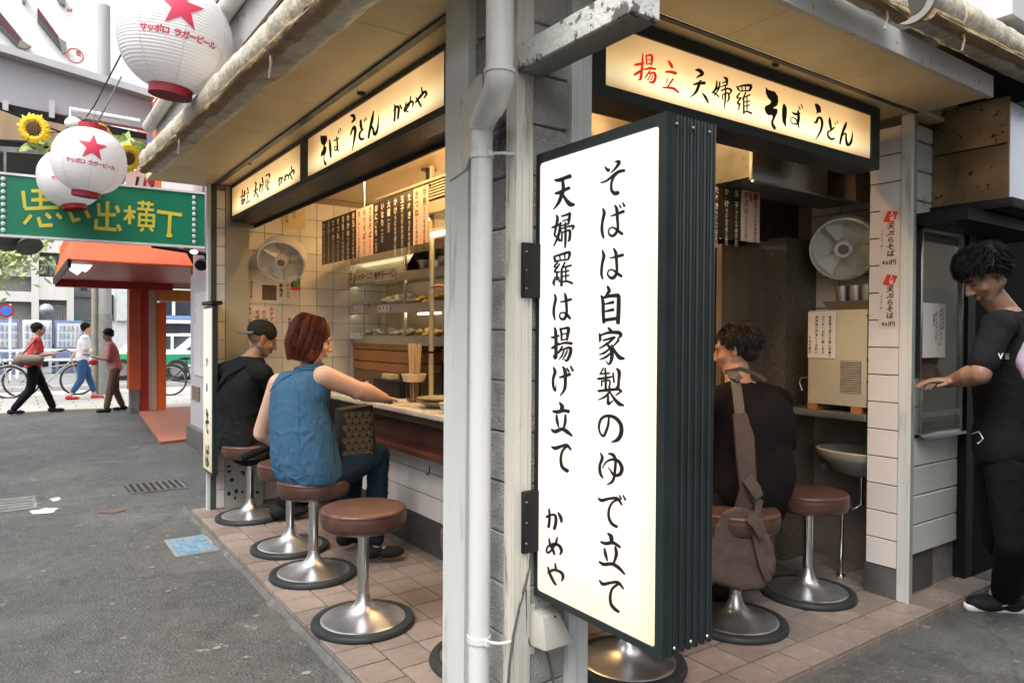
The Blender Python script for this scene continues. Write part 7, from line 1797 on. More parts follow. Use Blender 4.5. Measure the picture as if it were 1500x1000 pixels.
def hair(t, c, f, up, s, mat, style='short', n=2200):
    r, f, u = basis(f, up); R3 = Rb(r, f, u); W = lambda v: Vector(c)+(r*v[0]+f*v[1]+u*v[2])*s
    mb = MB()
    if style == 'bob':
        mb.ell(W((0,-.026,.040)),(.096*s,.108*s,.094*s),R3,24,16); mb.ell(W((0,-.058,-.035)),(.088*s,.070*s,.085*s),R3,20,14)
        for sx in (-1,1): mb.ell(W((sx*.074,-.004,-.035)),(.026*s,.050*s,.088*s),R3)
    else:
        mb.ell(W((0,-.028,.048)),(.090*s,.098*s,.084*s),R3,24,16); mb.ell(W((0,-.062,.0)),(.076*s,.052*s,.068*s),R3)
        for sx in (-1,1): mb.ell(W((sx*.070,-.030,.010)),(.020*s,.038*s,.045*s),R3)
        if style == 'fringe':
            mb.ell(W((0,.045,.075)),(.070*s,.050*s,.040*s),R3); 
    def dsp(co):
        a = noise.noise(Vector((co.x*22,co.y*22,co.z*6)))
        return .006*a+.004*noise.noise(Vector((co.x*60,co.y*60,co.z*14)))
    base = remesh('hair', mb, mat, t, .0075, 4, dsp)
    rnd = random.Random(int(abs(c[0])*1000)+5)
    if style == 'bob':
        def path(k):
            az = rnd.uniform(0.95,2*pi-.95) + pi/2; el = rnd.uniform(-.05,1.0)
            L0 = rnd.uniform(.95,1.04); pts = []
            zend = -.125 + .02*rnd.random() + (.012*abs(cos(az)))
            for i in range(9):
                q = i/8; z = .132*(1-q)**.7*1 if False else .135+(zend-.135)*(q**1.15*(1-.0)+0)
                zz = z-.02; base_r = math.sqrt(max(.0, 1-((zz-.03)/.110)**2)) if zz > .03 else 1
                ra = (.099 if zz > -.06 else .099-(-.06-zz)*.42)*L0
                x_ = cos(az+.10*q*sin(k))*ra*max(.12,base_r); y_ = sin(az+.10*q*sin(k))*ra*1.12*max(.12,base_r)-.028
                pts.append(W((x_,y_,zz+.015*(1-q))))
            return pts
        strands('hair_strands', t, mat, None, path, n, .0019)
        def fly(k):
            p_ = path(k); o_ = Vector((rnd.uniform(-1,1),rnd.uniform(-1,1),rnd.uniform(-.2,1)))*.012
            return [q+o_*(i/8)**1.5 for i, q in enumerate(p_)]
        strands('loose_hair', t, mat, None, fly, 500, .0008)
    else:
        def path(k):
            for _ in range(20):
                th = math.acos(rnd.uniform(-.35,1)); ph = rnd.uniform(0,2*pi); v = Vector((sin(th)*cos(ph),sin(th)*sin(ph),cos(th)))
                if v.y > .35 and v.z < .55: continue
                if v.z < -.1 and v.y > -.1: continue
                break
            ln = rnd.uniform(.03,.06)*(1.6 if style == 'fringe' and v.y > -.2 else 1.0)
            p0 = Vector((v.x*.090,v.y*.098-.028,v.z*.084+.045))
            fl = Vector((v.x*.5, .9, -.15)) if (style == 'fringe' and v.y > -.35 and v.z > .1) else Vector((v.x*.3+.25, -.25, -.9))
            fl = fl+Vector((rnd.uniform(-.45,.45),rnd.uniform(-.45,.45),rnd.uniform(-.3,.3))); fl = (fl-v*fl.dot(v)).normalized()
            pts = []; p_ = p0-v*.004; lift = rnd.uniform(.12,.42)
            for i in range(7):
                pts.append(W(p_)); q = i/6; p_ = p_+(fl*(1-.15*q)+v*(lift*(1-1.7*q))).normalized()*ln/6
            return pts
        strands('hair_strands', t, mat, None, path, n, .0019)
    return base
def limb(mb, a, b, ra, rb, mid=None): mb.cap(a, b, ra, rb)
def loft(mb, secs, r, f, n=28, k=6, pw=2.3):
    """closed tube through elliptical sections (centre, half width, half depth)"""
    S = [(*c, a, b) for c, a, b in secs]; out = []
    m_ = len(S)
    for i in range(m_-1):
        p0, p1, p2, p3 = S[max(i-1,0)], S[i], S[i+1], S[min(i+2,m_-1)]
        for j in range(k):
            t = j/k; out.append([.5*((2*p1[d])+(-p0[d]+p2[d])*t+(2*p0[d]-5*p1[d]+4*p2[d]-p3[d])*t*t+(-p0[d]+3*p1[d]-3*p2[d]+p3[d])*t**3) for d in range(5)])
    out.append(list(S[-1])); k0 = len(mb.v)
    for q in out:
        c = Vector(q[:3])
        for j in range(n):
            a = 2*pi*j/n; ca, sa = cos(a), sin(a); x_ = math.copysign(abs(ca)**(2/pw), ca); y_ = math.copysign(abs(sa)**(2/pw), sa)
            mb.v.append(tuple(c+r*x_*q[3]+f*y_*q[4]))
    for i in range(len(out)-1):
        for j in range(n): mb.f.append((k0+i*n+j,k0+i*n+(j+1)%n,k0+(i+1)*n+(j+1)%n,k0+(i+1)*n+j))
    mb.f.append(tuple(k0+j for j in range(n))[::-1]); mb.f.append(tuple(k0+(len(out)-1)*n+j for j in range(n)))
def torso_parts(mb, pel, che, nk, shL, shR, k=1.0, g=0.0, male=True, shr=1.0, low=1.0):
    pel, che, nk, shL, shR = map(Vector, (pel, che, nk, shL, shR)); r = (shR-shL).normalized(); u = (nk-pel).normalized(); f = u.cross(r).normalized()
    u1 = (che-pel).normalized(); sw = (shR-shL).length/2
    lo = .085 if g else .06
    W_ = lambda w_: (w_+g)*k
    secs = [(pel-u1*lo, W_(.150)*low, W_(.105)*low), (pel, W_(.160)*low, W_(.112)*low), (pel.lerp(che,.4), W_(.148 if g else .138)*(.5+.5*low), W_(.104)), (che, W_(.160), W_(.112)),
            (che.lerp(nk,.42), W_(.160), W_(.098)), (che.lerp(nk,.78), W_(.115), W_(.072)), (nk, W_(.060), W_(.058))]
    loft(mb, secs, r, f)
    mb.cap(shL,nk.lerp(che,.25),(.050+g)*k*shr,(.058+g)*k); mb.cap(shR,nk.lerp(che,.25),(.050+g)*k*shr,(.058+g)*k)
    return r, f, u
def person(label, J, face, up, mats, loc, k=1.0, hs=1.0, vox=.010, hairstyle='short', sleeve='short', legs='long', hands=True, bits=True, extra=None, hairn=2200, fold=.006, seed=1, armr=1.0, more=None, shr=1.0, pw=1.0, bvox=.0065):
    """J joints in scene coordinates; one continuous body with clothing as children"""
    t = thing('person', label, 'person', loc)
    J = {a: Vector(b) for a, b in J.items()}
    skin, top, bot, hairm = mats
    mb = MB(); torso_parts(mb, J['pel'], J['che'], J['nk'], J['sL'], J['sR'], k)
    mb.cap(J['nk']-Vector((0,0,.02)), J['hd']-Vector((0,0,.05*hs)), .054*k, .050*k)
    W, R3 = head_parts(mb, J['hd'], face, up, hs)
    for S in 'LR':
        mb.cap(J['s'+S],J['e'+S],.045*k*armr,.037*k*armr); mb.cap(J['e'+S],J['e'+S].lerp(J['w'+S],.35),.036*k*armr,.041*k*armr); mb.cap(J['e'+S].lerp(J['w'+S],.35),J['w'+S],.041*k*armr,.025*k*(1+(armr-1)*.6)); mb.ell(J['e'+S]-Vector((0,0,.008)),(.037*k*armr,)*3)
        if 'h'+S in J: hand_parts(mb, J['w'+S], J['h'+S], J.get('n'+S,(0,0,-1)), 1.0*k, .5, 1 if S == 'R' else -1)
        if 'p'+S in J:
            mb.cap(J['p'+S],J['k'+S],.080*k,.054*k); mb.cap(J['k'+S],J['a'+S],.054*k,.034*k)
            fd = Vector(J['t'+S])-J['a'+S]; fd.z = 0; fd.normalize(); b0 = Vector(J['a'+S]); 
            mb.cap(b0-fd*.03-Vector((0,0,.035)), b0+fd*.12-Vector((0,0,.045)), .032*k, .026*k)
    remesh('body', mb, skin, t, min(vox, bvox), 3)
    if bits: face_bits(t, None, W, R3, hs, hairm)
    # top
    mb = MB(); torso_parts(mb, J['pel']+Vector((0,0,.02)), J['che'], J['nk']-Vector((0,0,.015)), J['sL'], J['sR'], k, .014, shr=shr)
    if more: more(mb, J)
    for S in 'LR':
        if sleeve == 'short': mb.cap(J['s'+S],J['s'+S].lerp(J['e'+S],.78),.056*k,.056*k)
        elif sleeve == 'long': mb.cap(J['s'+S],J['e'+S],.056*k,.050*k); mb.cap(J['e'+S],J['w'+S],.050*k,.038*k)
        else: pass
    remesh('top', mb, top, t, vox, 10, folds(fold, 8, seed, .55))
    if 'pL' in J:
        mb = MB()
        r_ = (J['sR']-J['sL']).normalized(); u_ = (J['che']-J['pel']).normalized(); f_ = u_.cross(r_).normalized(); R1 = Matrix((r_,f_,u_)).transposed()
        mb.ell(J['pel']-Vector((0,0,.01)),(.168*k,.122*k,.115*k),R1,20,14)
        for S in 'LR':
            mb.cap(J['p'+S],J['k'+S],.094*k,.070*k)
            en = J['k'+S].lerp(J['a'+S],.92 if legs=='long' else .7); mb.cap(J['k'+S],en,.070*k,.055*k)
        remesh('trousers', mb, bot, t, vox, 8, folds(fold*1.1, 8, seed+4, .45))
        for S in 'LR':
            fd = Vector(J['t'+S])-J['a'+S]; fd.z = 0; fd.normalize(); b0 = J['a'+S].copy(); sh = MB(); rr_, ff_, uu_ = basis(fd); Rs = Rb(rr_, ff_, uu_)
            gz = b0.z-.075*k
            sh.ell(b0-fd*.02+Vector((0,0,-.035)),(.046*k,.070*k,.050*k),Rs); sh.ell(b0+fd*.09+Vector((0,0,-.048)),(.050*k,.092*k,.036*k),Rs)
            if mats[1] is not None: remesh('shoe', sh, J.get('shoe', m_blkshoe) if not isinstance(J.get('shoe'), Vector) else m_blkshoe, t, max(.007, vox*.8), 3)
    if hairstyle: hair(t, J['hd'], face, up, hs, hairm, hairstyle, hairn)
    if extra: extra(t, J, W, R3)
    return t
V = Vector
from mathutils.bvhtree import BVHTree
def draper(t, part, lift=.002):
    """points on the surface of a garment, so that seams and prints lie on the cloth"""
    o = [c for c in D.objects if c.parent == t and c.name.startswith(part)][0]; m_ = wm(o)
    bv = BVHTree.FromPolygons([m_ @ v.co for v in o.data.vertices], [tuple(p.vertices) for p in o.data.polygons])
    def f(px_, py_):
        d = ray(px_, py_).normalized(); h = bv.ray_cast(Vector((0,0,CAM_H)), d)
        return h[0]+h[1]*lift if h[0] is not None else atd(px_, py_, 4)
    return f
# ---------------------------------------------------------------- woman in denim on the second stool
def w_extra(t, J, W, R3):
    # yoke seam, collar, placket folds, hem
    r_ = (J['sR']-J['sL']).normalized(); u_ = (J['nk']-J['pel']).normalized(); f_ = u_.cross(r_).normalized(); b_ = -f_
    col_ = MB(); cn = J['nk']-V((0,0,.005))
    pts = [cn+(r_*cos(a)*.075+f_*sin(a)*.065)+V((0,0,.012*sin(a))) for a in [2*pi*j/24 for j in range(25)]]
    col_.tube(pts,.016,8,caps=False); obj('collar', col_, m_denim, t, smooth=True)
    dr = draper(t, 'top')
    obj('side_seam', MB().tube([dr(x,y) for x,y in ((478,588),(482,605),(485,622),(488,640),(489,660),(490,678))],.0022,6), m_denimd, t, smooth=True)
    obj('yoke_seam', MB().tube([dr(x,y) for x,y in ((462,541),(450,542),(438,544),(426,549),(414,556),(402,566),(395,573))],.0022,6), m_denimd, t, smooth=True)
    obj('back_pleat', MB().tube([dr(x,y) for x,y in ((437,548),(437,565),(437,590),(438,620),(439,650),(440,680))],.0015,6), m_denim, t, smooth=True)
    obj('hem_seam', MB().tube([dr(x,y) for x,y in ((400,682),(412,690),(430,695),(450,697),(470,696),(486,692))],.0018,6), m_denimd, t, smooth=True)
    for p0 in (J['wR'],): obj('bracelet', MB().tube([p0+(V((0,1,0))*cos(a)+V((0,0,1))*sin(a))*.031 for a in [2*pi*j/20 for j in range(21)]],.003,6,caps=False), m_black, t)
hip = V((1.46, 4.05, .735))
wf = V((.93,.36,0)).normalized(); wr = wf.cross(V((0,0,1)))
wrist = atd(563,583,4.36)
def w_more(mb, J):
    r3 = (J['sR']-J['sL']); r3.z = 0; r3.normalize(); f3 = V((0,0,1)).cross(r3)
    loft(mb, [(atd(455,704,4.12),.190,.150),(atd(450,685,4.12),.208,.160),(atd(444,645,4.11),.196,.150),(atd(438,600,4.11),.180,.130),(atd(436,565,4.11),.160,.105),(atd(440,545,4.12),.130,.07)], r3, f3, pw=2.5)
person('woman with an auburn bob in a sleeveless denim shirt, one arm on the counter',
  dict(pel=atd(448,685,4.14), che=atd(441,600,4.12), nk=atd(452,536,4.14), hd=atd(459,498,4.15), sL=atd(409,562,4.24), sR=atd(474,551,4.06),
       eL=atd(384,632,4.34), wL=atd(430,655,4.5), hL=(.8,.3,.1), eR=atd(522,570,4.18), wR=wrist, hR=(.55,.75,-.10), nR=(0,0,-1),
       pL=atd(455,700,4.26), kL=hip+wf*.40+V((-.02,.16,.0)), aL=V((1.80,4.42,.19)), tL=V((2.0,4.46,.1)),
       pR=atd(475,703,4.08), kR=hip+wf*.42+wr*.06+V((.0,-.02,.0)), aR=V((1.83,4.06,.19)), tR=V((2.0,4.0,.1))),
  (.95,-.12,-.28), (.05,0,1), (m_skinl, m_denim, m_denimd, m_hairr), (1.44,4.06,ZP), k=1.0, hs=1.06, vox=.0085, hairstyle='bob', sleeve='none', extra=w_extra, hairn=5200, fold=.0085, seed=3, armr=1.42, more=w_more, shr=.78)
# ---------------------------------------------------------------- man in backward cap on the far stool
def cap_extra(t, J, W, R3):
    mb = MB(); c = J['hd']
    mb.ell(W(0,-.018,.052),(.098,.114,.094),R3,24,16)
    crown = remesh('cap_crown', mb, m_capm, t, .008, 4)
    obj('cap_brim', MB().add([W(x*.075,-.095-.085*(1-x*x),.010-.020*(1-x*x)) for x in (-1,-.6,-.2,.2,.6,1)]+[W(x*.085,-.085,.030) for x in (-1,-.6,-.2,.2,.6,1)]+
        [W(x*.075,-.095-.085*(1-x*x),.004-.020*(1-x*x)) for x in (-1,-.6,-.2,.2,.6,1)]+[W(x*.085,-.085,.022) for x in (-1,-.6,-.2,.2,.6,1)],
        [(i,i+1,i+7,i+6) for i in range(5)]+[(12+i,13+i,19+i,18+i) for i in range(5)]+[(i,i+1,i+13,i+12) for i in range(5)]), m_capb, t, smooth=True)
    obj('cap_button', MB().ell(W(0,-.02,.142),(.008,.008,.005)), m_capm, crown, smooth=True)
    # bag strap across the back
    r_ = (J['sR']-J['sL']).normalized(); u_ = (J['nk']-J['pel']).normalized(); f_ = u_.cross(r_).normalized()
    mb = MB(); mb.tube([J['che']+r_*.12-f_*.04+V((0,0,.20)), J['che']+r_*.03-f_*.135+V((0,0,.12)), J['che']-r_*.08-f_*.14+V((0,0,.02)), J['che']-r_*.17-f_*.07+V((0,0,-.08))],.012,8); obj('strap', mb, m_blkp, t, smooth=True)
    mb = MB(); p0 = atd(397,653,5.15); mb.cap(p0+V((-.18,.0,-.06)),p0+V((.10,.05,.02)),.030,.018); obj('strap_pouch', mb, m_blkp, t, smooth=True)
person('man in a black jacket and a backward dark cap on the far stool',
  dict(pel=atd(352,645,5.42), che=atd(353,574,5.42), nk=atd(368,520,5.45), hd=atd(384,497,5.47), sL=atd(326,545,5.56), sR=atd(386,547,5.28),
       eL=atd(325,605,5.7), wL=atd(372,600,5.9), hL=(.8,.3,.2), eR=atd(418,597,5.42), wR=atd(445,562,5.72), hR=(.6,.5,.2),
       pL=atd(356,660,5.55), kL=V((1.90,5.66,.64)), aL=V((1.78,5.62,.18)), tL=V((1.98,5.66,.1)), pR=atd(362,662,5.35), kR=V((1.90,5.42,.64)), aR=V((1.66,5.36,.19)), tR=V((1.84,5.34,.1))),
  (.93,-.05,-.34), (.25,.0,1), (m_skint, m_blk1, m_blkp, m_hairb), (1.48,5.59,ZP), k=1.14, hs=1.12, vox=.010, hairstyle=None, sleeve='long', extra=cap_extra, hairn=500, fold=.009, seed=7)
# ---------------------------------------------------------------- seated man with the shoulder bag, right side
def r_more(mb, J):
    mb.ell(atd(1112,690,3.66),(.20,.17,.24),None,24,16); mb.ell(atd(1116,625,3.70),(.195,.16,.20),None,24,16)
def r_extra(t, J, W, R3):
    r_ = (J['sR']-J['sL']).normalized(); u_ = (J['nk']-J['pel']).normalized(); f_ = u_.cross(r_).normalized(); b_ = -f_
person('broad man in a black shirt seen from behind, bent over the right hand counter',
  dict(pel=atd(1098,715,3.62), che=atd(1100,625,3.66), nk=atd(1082,560,3.72), hd=atd(1077,512,3.80), sL=atd(1040,592,3.60), sR=atd(1140,588,3.86),
       eL=atd(1020,650,3.72), wL=atd(1035,618,4.0), hL=(.1,.9,.2), eR=atd(1150,665,4.05), wR=atd(1105,605,4.25), hR=(-.2,.9,.2),
       pL=atd(1072,740,3.6), kL=V((2.62,2.60,.66)), aL=V((2.62,2.48,.2)), tL=V((2.6,2.7,.1)), pR=atd(1118,740,3.75), kR=V((3.05,2.66,.66)), aR=V((3.05,2.45,.2)), tR=V((3.05,2.7,.1))),
  (-.42,.85,-.18), (-.05,.15,1), (m_skin, m_blk3, m_blkp, m_hairg), (2.91,2.21,ZP), k=1.26, hs=1.12, vox=.010, hairstyle='short', sleeve='short', extra=r_extra, hairn=6500, fold=.009, seed=11, more=r_more)
# his bag: a thing of its own hanging from his shoulder
bgt = thing('shoulder_bag', 'taupe canvas messenger bag hanging on its strap down the back of the seated man', 'bag', atd(1090,790,3.35))
dB = 3.36
def BP(px_, py_, d=0): return atd(px_, py_, dB+d)
mb = MB(); k0 = [(1046,775),(1060,748),(1085,740),(1118,752),(1132,800),(1135,838),(1120,862),(1085,866),(1044,850)]
front = [BP(x,y,-.05) for x,y in k0]; back = [BP(x,y,.09) for x,y in k0]
mb.cap(BP(1062,805,.02),BP(1106,812,.02),.072,.066); mb.cap(BP(1052,832,.02),BP(1112,836,.02),.066,.060); mb.cap(BP(1030,800,.02),BP(1030,838,.02),.07,.065)
mb.prism(front,(back[0]-front[0])); remesh('bag_body', mb, m_bag, bgt, .009, 14, folds(.009, 7, 31, .7))
st_ = [(1071,545,.12),(1078,560,.03),(1082,590,-.02),(1086,625,-.045)]
def ribbon(path, w_, th, mat, nm):
    mb = MB(); n_ = len(path); pts = [BP(x,y,d) for x,y,d in path]; 
    for i, p_ in enumerate(pts):
        d = (pts[min(i+1,n_-1)]-pts[max(i-1,0)]).normalized(); s_ = d.cross(FW).normalized(); nn_ = s_.cross(d).normalized(); ww = w_[i] if isinstance(w_, list) else w_
        mb.v += [tuple(p_-s_*ww-nn_*th),tuple(p_+s_*ww-nn_*th),tuple(p_+s_*ww+nn_*th),tuple(p_-s_*ww+nn_*th)]
    for i in range(n_-1):
        for j in range(4): mb.f.append((i*4+j,i*4+(j+1)%4,(i+1)*4+(j+1)%4,(i+1)*4+j))
    mb.f += [(0,1,2,3),tuple((n_-1)*4+j for j in (3,2,1,0))]
    return obj(nm, mb, mat, bgt, smooth=True, bevel=.0015, segs=1)
ribbon(st_, .024, .003, m_strap, 'webbing')
ribbon([(1062,545,.16),(1085,540,.20),(1108,548,.22),(1122,558,.20)], .011, .003, m_bag, 'webbing')
ribbon([(1068,548,.07),(1080,551,.02),(1084,556,.02)], .019, .006, m_strap, 'buckle')
ribbon([(1083,605,-.03),(1090,640,-.055),(1093,680,-.06),(1096,715,-.05),(1092,745,-.03)], [.030,.044,.042,.038,.05], .012, m_bag, 'padded_strap')
ribbon([(1100,722,-.065),(1112,735,-.075),(1108,758,-.075)], [.016,.020,.012], .004, m_bag, 'strap_tab')
ribbon([(1094,700,-.075),(1106,716,-.09),(1112,728,-.085)], [.026,.028,.022], .006, m_bag, 'flap')
ribbon([(1098,755,-.10),(1110,768,-.11),(1118,785,-.10)], [.026,.028,.022], .006, m_bag, 'flap')
ribbon([(1078,745,-.03),(1066,762,-.04),(1050,772,-.03),(1038,778,0)], .014, .004, m_bag, 'strap_tab')
ribbon([(1099,748,-.05),(1108,785,-.075),(1118,825,-.08),(1126,850,-.065)], [.016,.020,.022,.016], .005, m_bag, 'gusset')
# ---------------------------------------------------------------- standing man in black at the hatch
def m_extra(t, J, W, R3):
    for S in 'LR':
        fd = Vector(J['t'+S])-J['a'+S]; fd.z = 0; fd.normalize(); b0 = J['a'+S].copy(); rr_, ff_, uu_ = basis(fd); Rs = Rb(rr_, ff_, uu_); gz = ZG
        so = MB().cap(V((b0.x,b0.y,gz+.016))-fd*.07,V((b0.x,b0.y,gz+.016))+fd*.17,.040,.038); so.v = [(x,y,gz+max(0,min(z-gz,.030))) for x,y,z in so.v]
        sh = [c for c in D.objects if c.parent == t and c.name.startswith('shoe')][0 if S == 'L' else 1]
        obj('sole', so, m_sole, sh, smooth=True)
        for sd in (-1,1):
            sw = [(-.06,.050),(-.03,.040),(.02,.046),(.07,.062),(.03,.055),(-.02,.056),(-.05,.062)]
            obj('swoosh_mark', MB().add([b0+fd*(.07-u)+rr_*sd*.050+V((0,0,-.075-.02+h)) for u,h in sw],[tuple(range(7))]), m_sole, sh)
    tm_ = MB(); r_ = (J['sR']-J['sL']).normalized(); 
    dr = draper(t, 'top', .003); text(tm_, 'VE', lambda u,v: dr(1465+u*285, 522-v*285), .0, 0, .040, step=.034, vertical=False, bold=.04); obj('chest_lettering', tm_, m_sole, t)
    ch = MB().tube([atd(1424,635,3.5),atd(1434,632,3.48),atd(1440,642,3.47),atd(1432,650,3.48)],.004,6); obj('belt_chain', ch, m_chrome, t)
FZ = ZG+.085
toe = at(1402,890,'Z',ZG); fdv = V((-.72,.69,0)); heel = toe-fdv*.24
toe2 = at(1440,872,'Z',ZG); heel2 = toe2-fdv*.24
person('tall young man in a black t-shirt and trousers reaching into the hatch at the right',
  dict(pel=atd(1474,655,3.72), che=atd(1474,540,3.72), nk=atd(1472,452,3.72), hd=atd(1442,402,3.70), sL=atd(1462,478,3.52), sR=atd(1464,476,3.94),
       eL=atd(1436,546,3.46), wL=atd(1396,558,3.64), hL=(-.62,.78,.0), nL=(0,0,-1), eR=atd(1440,545,4.0), wR=atd(1385,560,3.98), hR=(-.95,.25,.0), nR=(0,0,-1),
       pL=atd(1480,690,3.62), kL=atd(1486,795,3.56), aL=V((heel.x,heel.y,FZ)), tL=toe, pR=atd(1464,690,3.82), kR=atd(1466,790,3.84), aR=V((heel2.x,heel2.y,FZ)), tR=toe2),
  (-.80,.62,-.80), (-.5,.35,1), (m_skint, m_blk2, m_blkp, m_hairb), (4.45,1.65,ZG), k=1.2, hs=1.20, vox=.010, hairstyle='fringe', sleeve='short', extra=m_extra, hairn=7500, fold=.008, seed=17, armr=1.12)
# passer-by whose lavender sleeve enters at the right edge
person('passer-by in a lavender sweatshirt, only a sleeve in view at the right edge',
  dict(pel=atd(1600,640,2.9), che=atd(1605,520,2.9), nk=atd(1600,430,2.9), hd=atd(1600,370,2.9), sL=atd(1640,460,2.75), sR=atd(1548,462,2.95), eL=atd(1660,580,2.8), wL=atd(1650,680,2.8), eR=atd(1506,530,2.95), wR=atd(1540,585,2.7),
    pL=atd(1620,670,2.85), kL=V((3.9,.55,.5)), aL=V((3.9,.5,FZ)), tL=V((3.7,.5,.05)), pR=atd(1590,670,2.95), kR=V((4.0,.85,.5)), aR=V((4.0,.85,FZ)), tR=V((3.8,.85,.05))),
  (-1,0,0), (0,0,1), (m_skin, m_lav, m_blkp, m_hairb), (3.95,.7,ZG), k=1.0, hs=1.0, vox=.016, hairstyle=None, sleeve='long', bits=False, fold=.006)
# ---------------------------------------------------------------- cook half hidden by the pillar
person('cook in black behind the showcase, one hand reaching out beside the corner pillar',
  dict(pel=V((3.0,4.0,.95)), che=V((2.98,4.0,1.27)), nk=V((2.96,4.0,1.50)), hd=V((2.93,4.0,1.64)), sL=V((2.98,3.84,1.44)), sR=V((2.96,4.17,1.44)), eL=V((2.85,3.8,1.2)), wL=V((2.65,3.75,1.15)), eR=V((2.90,4.28,1.45)), wR=atd(662,424,4.9), hR=(-.75,.3,.25), nR=(-.2,0,-1),
     pL=V((3.0,3.9,.9)), kL=V((3.0,3.9,.5)), aL=V((3.0,3.9,.17)), tL=V((2.8,3.9,.1)), pR=V((3.0,4.1,.9)), kR=V((3.0,4.1,.5)), aR=V((3.0,4.1,.17)), tR=V((2.8,4.1,.1))),
  (-1,.1,-.2), (0,0,1), (m_skin, m_blk1, m_blkp, m_hairb), (3.0,4.0,ZP), vox=.013, sleeve='short', hairn=600)
# ---------------------------------------------------------------- walkers at the end of the alley
def walker(label, px_, py_, H_, fx, mats, st=.30, lean=.03, vox=.016, phone=False, extra=None, arm=(.25,-.2), y=None, legs='long'):
    g = at(px_, py_, 'Z', ZG+.02); 
    k = H_/1.72; x, y, z = g
    J = dict(pel=V((x,y,.93*k)), che=V((x+fx*lean,y,1.22*k)), nk=V((x+fx*lean*1.6,y,1.44*k)), hd=V((x+fx*(lean*1.6+.03),y,1.58*k)),
      sL=V((x+fx*lean*1.5,y+fx*.18*k,1.38*k)), sR=V((x+fx*lean*1.5,y-fx*.18*k,1.38*k)),
      pL=V((x,y+fx*.09,.88*k)), pR=V((x,y-fx*.09,.88*k)),
      kL=V((x+fx*(st*.55),y+fx*.09,.48*k)), aL=V((x+fx*st,y+fx*.09,.12*k)), tL=V((x+fx*(st+.2),y+fx*.09,.05)),
      kR=V((x-fx*(st*.15),y-fx*.09,.47*k)), aR=V((x-fx*st,y-fx*.09,.13*k)), tR=V((x-fx*(st-.2),y-fx*.09,.05)))
    J['sR'], J['sL'] = J['sR'], J['sL']
    if phone:
        for S, sg in (('L',1),('R',-1)):
            J['e'+S] = J['s'+S]+V((fx*.05,0,-.28*k)); J['w'+S] = J['e'+S]+V((fx*.20,-sg*fx*.10,.04)); J['h'+S] = (fx,0,.2)
    else:
        J['eL'] = J['sL']+V((-fx*.12,0,-.26*k)); J['wL'] = J['eL']+V((fx*arm[1],0,-.20*k)); J['hL'] = (fx*.3,0,-1)
        J['eR'] = J['sR']+V((fx*.02,0,-.27*k)); J['wR'] = J['eR']+V((fx*arm[0],0,.02)); J['hR'] = (fx,0,.3)
    return person(label, J, (fx,0,-.12 if not phone else -.5), (0,0,1), mats, (x,y,ZG), k=k*1.05, hs=k*1.02, vox=vox, bvox=.012, sleeve='short', hairn=300, extra=extra, fold=.008, legs=legs)
def red_x(t, J, W, R3):
    mb = MB(); c = J['pel']+V((-.08,-.24,.12)); mb.cap(c+V((-.12,0,-.02)),c+V((.14,0,-.02)),.10,.09); remesh('tote_bag', mb, m_grybag, t, .015, 3)
    mb = MB().tube([c+V((-.08,0,.08)), J['sR']+V((-.02,-.06,.03)), J['sR']+V((.05,.0,.05)), c+V((.10,.02,.08))],.02,8); obj('bag_strap', mb, m_grybag, t, smooth=True)
    for sx in (-1,1): obj('glasses_lens', MB().tube([W(sx*.030+cos(a)*.018,.095,.004+sin(a)*.014) for a in [2*pi*j/14 for j in range(15)]],.002,5,caps=False), m_black, t)
walker('man in a red t-shirt and black trousers striding with a grey bag', 49, 604, 1.66, 1, (m_skin, m_redt, m_blkp, m_hairb), st=.30, extra=red_x, arm=(.20,.05))
def wh_x(t, J, W, R3):
    for o in [c for c in D.objects if c.parent == t and c.name.startswith('shoe')]: o.data.materials[0] = m_redt
walker('young man in a white t-shirt and rolled blue jeans walking with red shoes', 121, 584, 1.70, 1, (m_skinl, m_whit, fab('blue_jeans',(.04,.10,.24)), m_hairb), st=.24, extra=wh_x, arm=(-.05,-.12), legs='rolled')
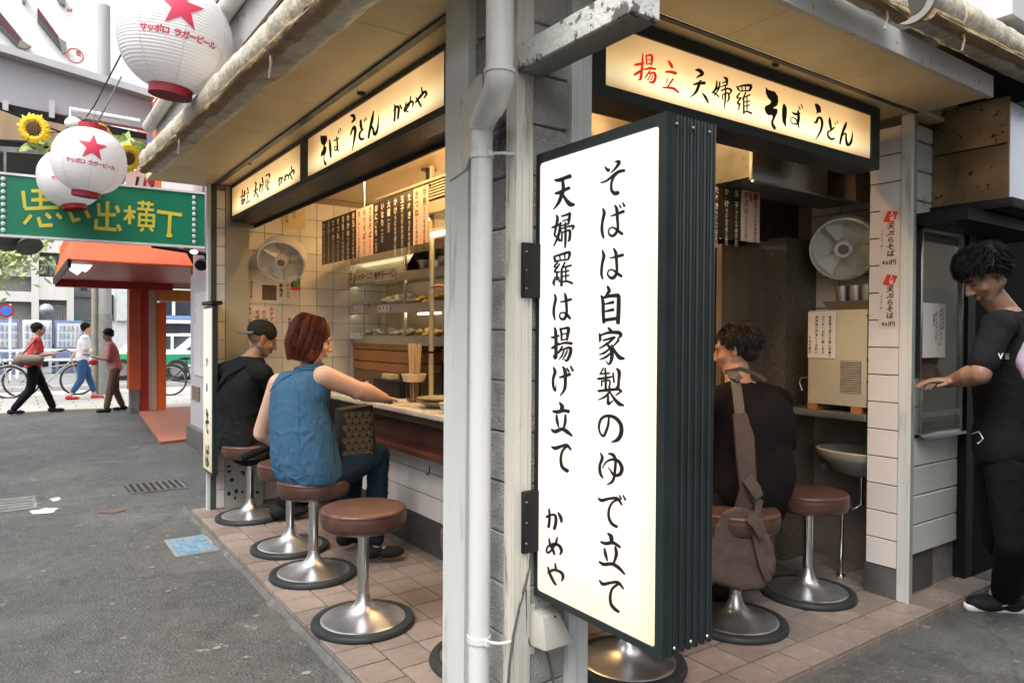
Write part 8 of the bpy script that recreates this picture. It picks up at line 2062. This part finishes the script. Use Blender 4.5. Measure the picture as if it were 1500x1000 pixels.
def la_x(t, J, W, R3):
    obj('phone', MB().box(J['wR'].x-.05,J['wR'].y-.02,J['wR'].z+.03,J['wR'].x-.17,J['wR'].y+.05,J['wR'].z+.05), m_black, t)
    mb = MB(); c = J['wR']+V((-.02,-.08,-.10)); mb.ell(c,(.08,.03,.05)); obj('red_purse', mb, m_redt, t, smooth=True)
walker('person in a pink checked shirt and brown trousers looking down at a phone', 168, 601, 1.56, -1, (m_skint, m_chk, m_brnt, m_hairb), st=.14, lean=.05, phone=True, extra=la_x)
# black patterned shopping bag hanging under the counter by the woman
pb_ = thing('patterned_bag', 'black shopping bag with a thin gold geometric pattern hanging between the woman and the counter', 'bag', at(535,690,'Z',.6))
X_ = 1.99; c4 = [at(*q,'X',1.86) for q in ((497,594),(540,590),(557,668),(500,668))]
m_pb = M('bag_black', (.014,.011,.009), .5, var=.2)
qy0, qy1 = at(553,630,'Y',3.96), at(498,630,'Y',3.96)
bx0, bx1 = at(499,630,'Y',4.02).x, at(553,630,'Y',4.02).x; bz1, bz0 = at(525,594,'Y',4.02).z, at(525,668,'Y',4.02).z
bx1 = min(bx1, 2.19)
obj('bag_body', MB().prism([(bx0,4.02,bz0),(bx1,4.02,bz0),(bx1-.03,4.02,bz1),(bx0+.01,4.02,bz1-.02)],(0,.12,0)), m_pb, pb_, bevel=.006)
pm = MB(); cw = (bx1-bx0)/5.2; m_gold = M('gold_print', (.20,.15,.08), .5)
for i in range(5):
    for j in range(7):
        cx_ = bx0+.03+cw*(i+.5*(j%2))*.98; cz_ = bz0+.02+cw*.86*j
        if cz_ > bz1-.03: continue
        for a0 in (0,2*pi/3,4*pi/3):
            for off in (-.009,0,.009):
                a1 = a0+pi/6; p0 = V((cx_,4.0185,cz_))+V((-sin(a1),0,cos(a1)))*off; p1 = p0+V((cos(a1),0,sin(a1)))*cw*.48; nn2 = V((-sin(a1),0,cos(a1)))*.0018
                if max(p0.x,p1.x) > bx1-.03 or min(p0.x,p1.x) < bx0+.005: continue
                pm.quad(p0-nn2,p1-nn2,p1+nn2,p0+nn2)
obj('geometric_pattern', pm, m_gold, pb_)['kind'] = 'stuff'
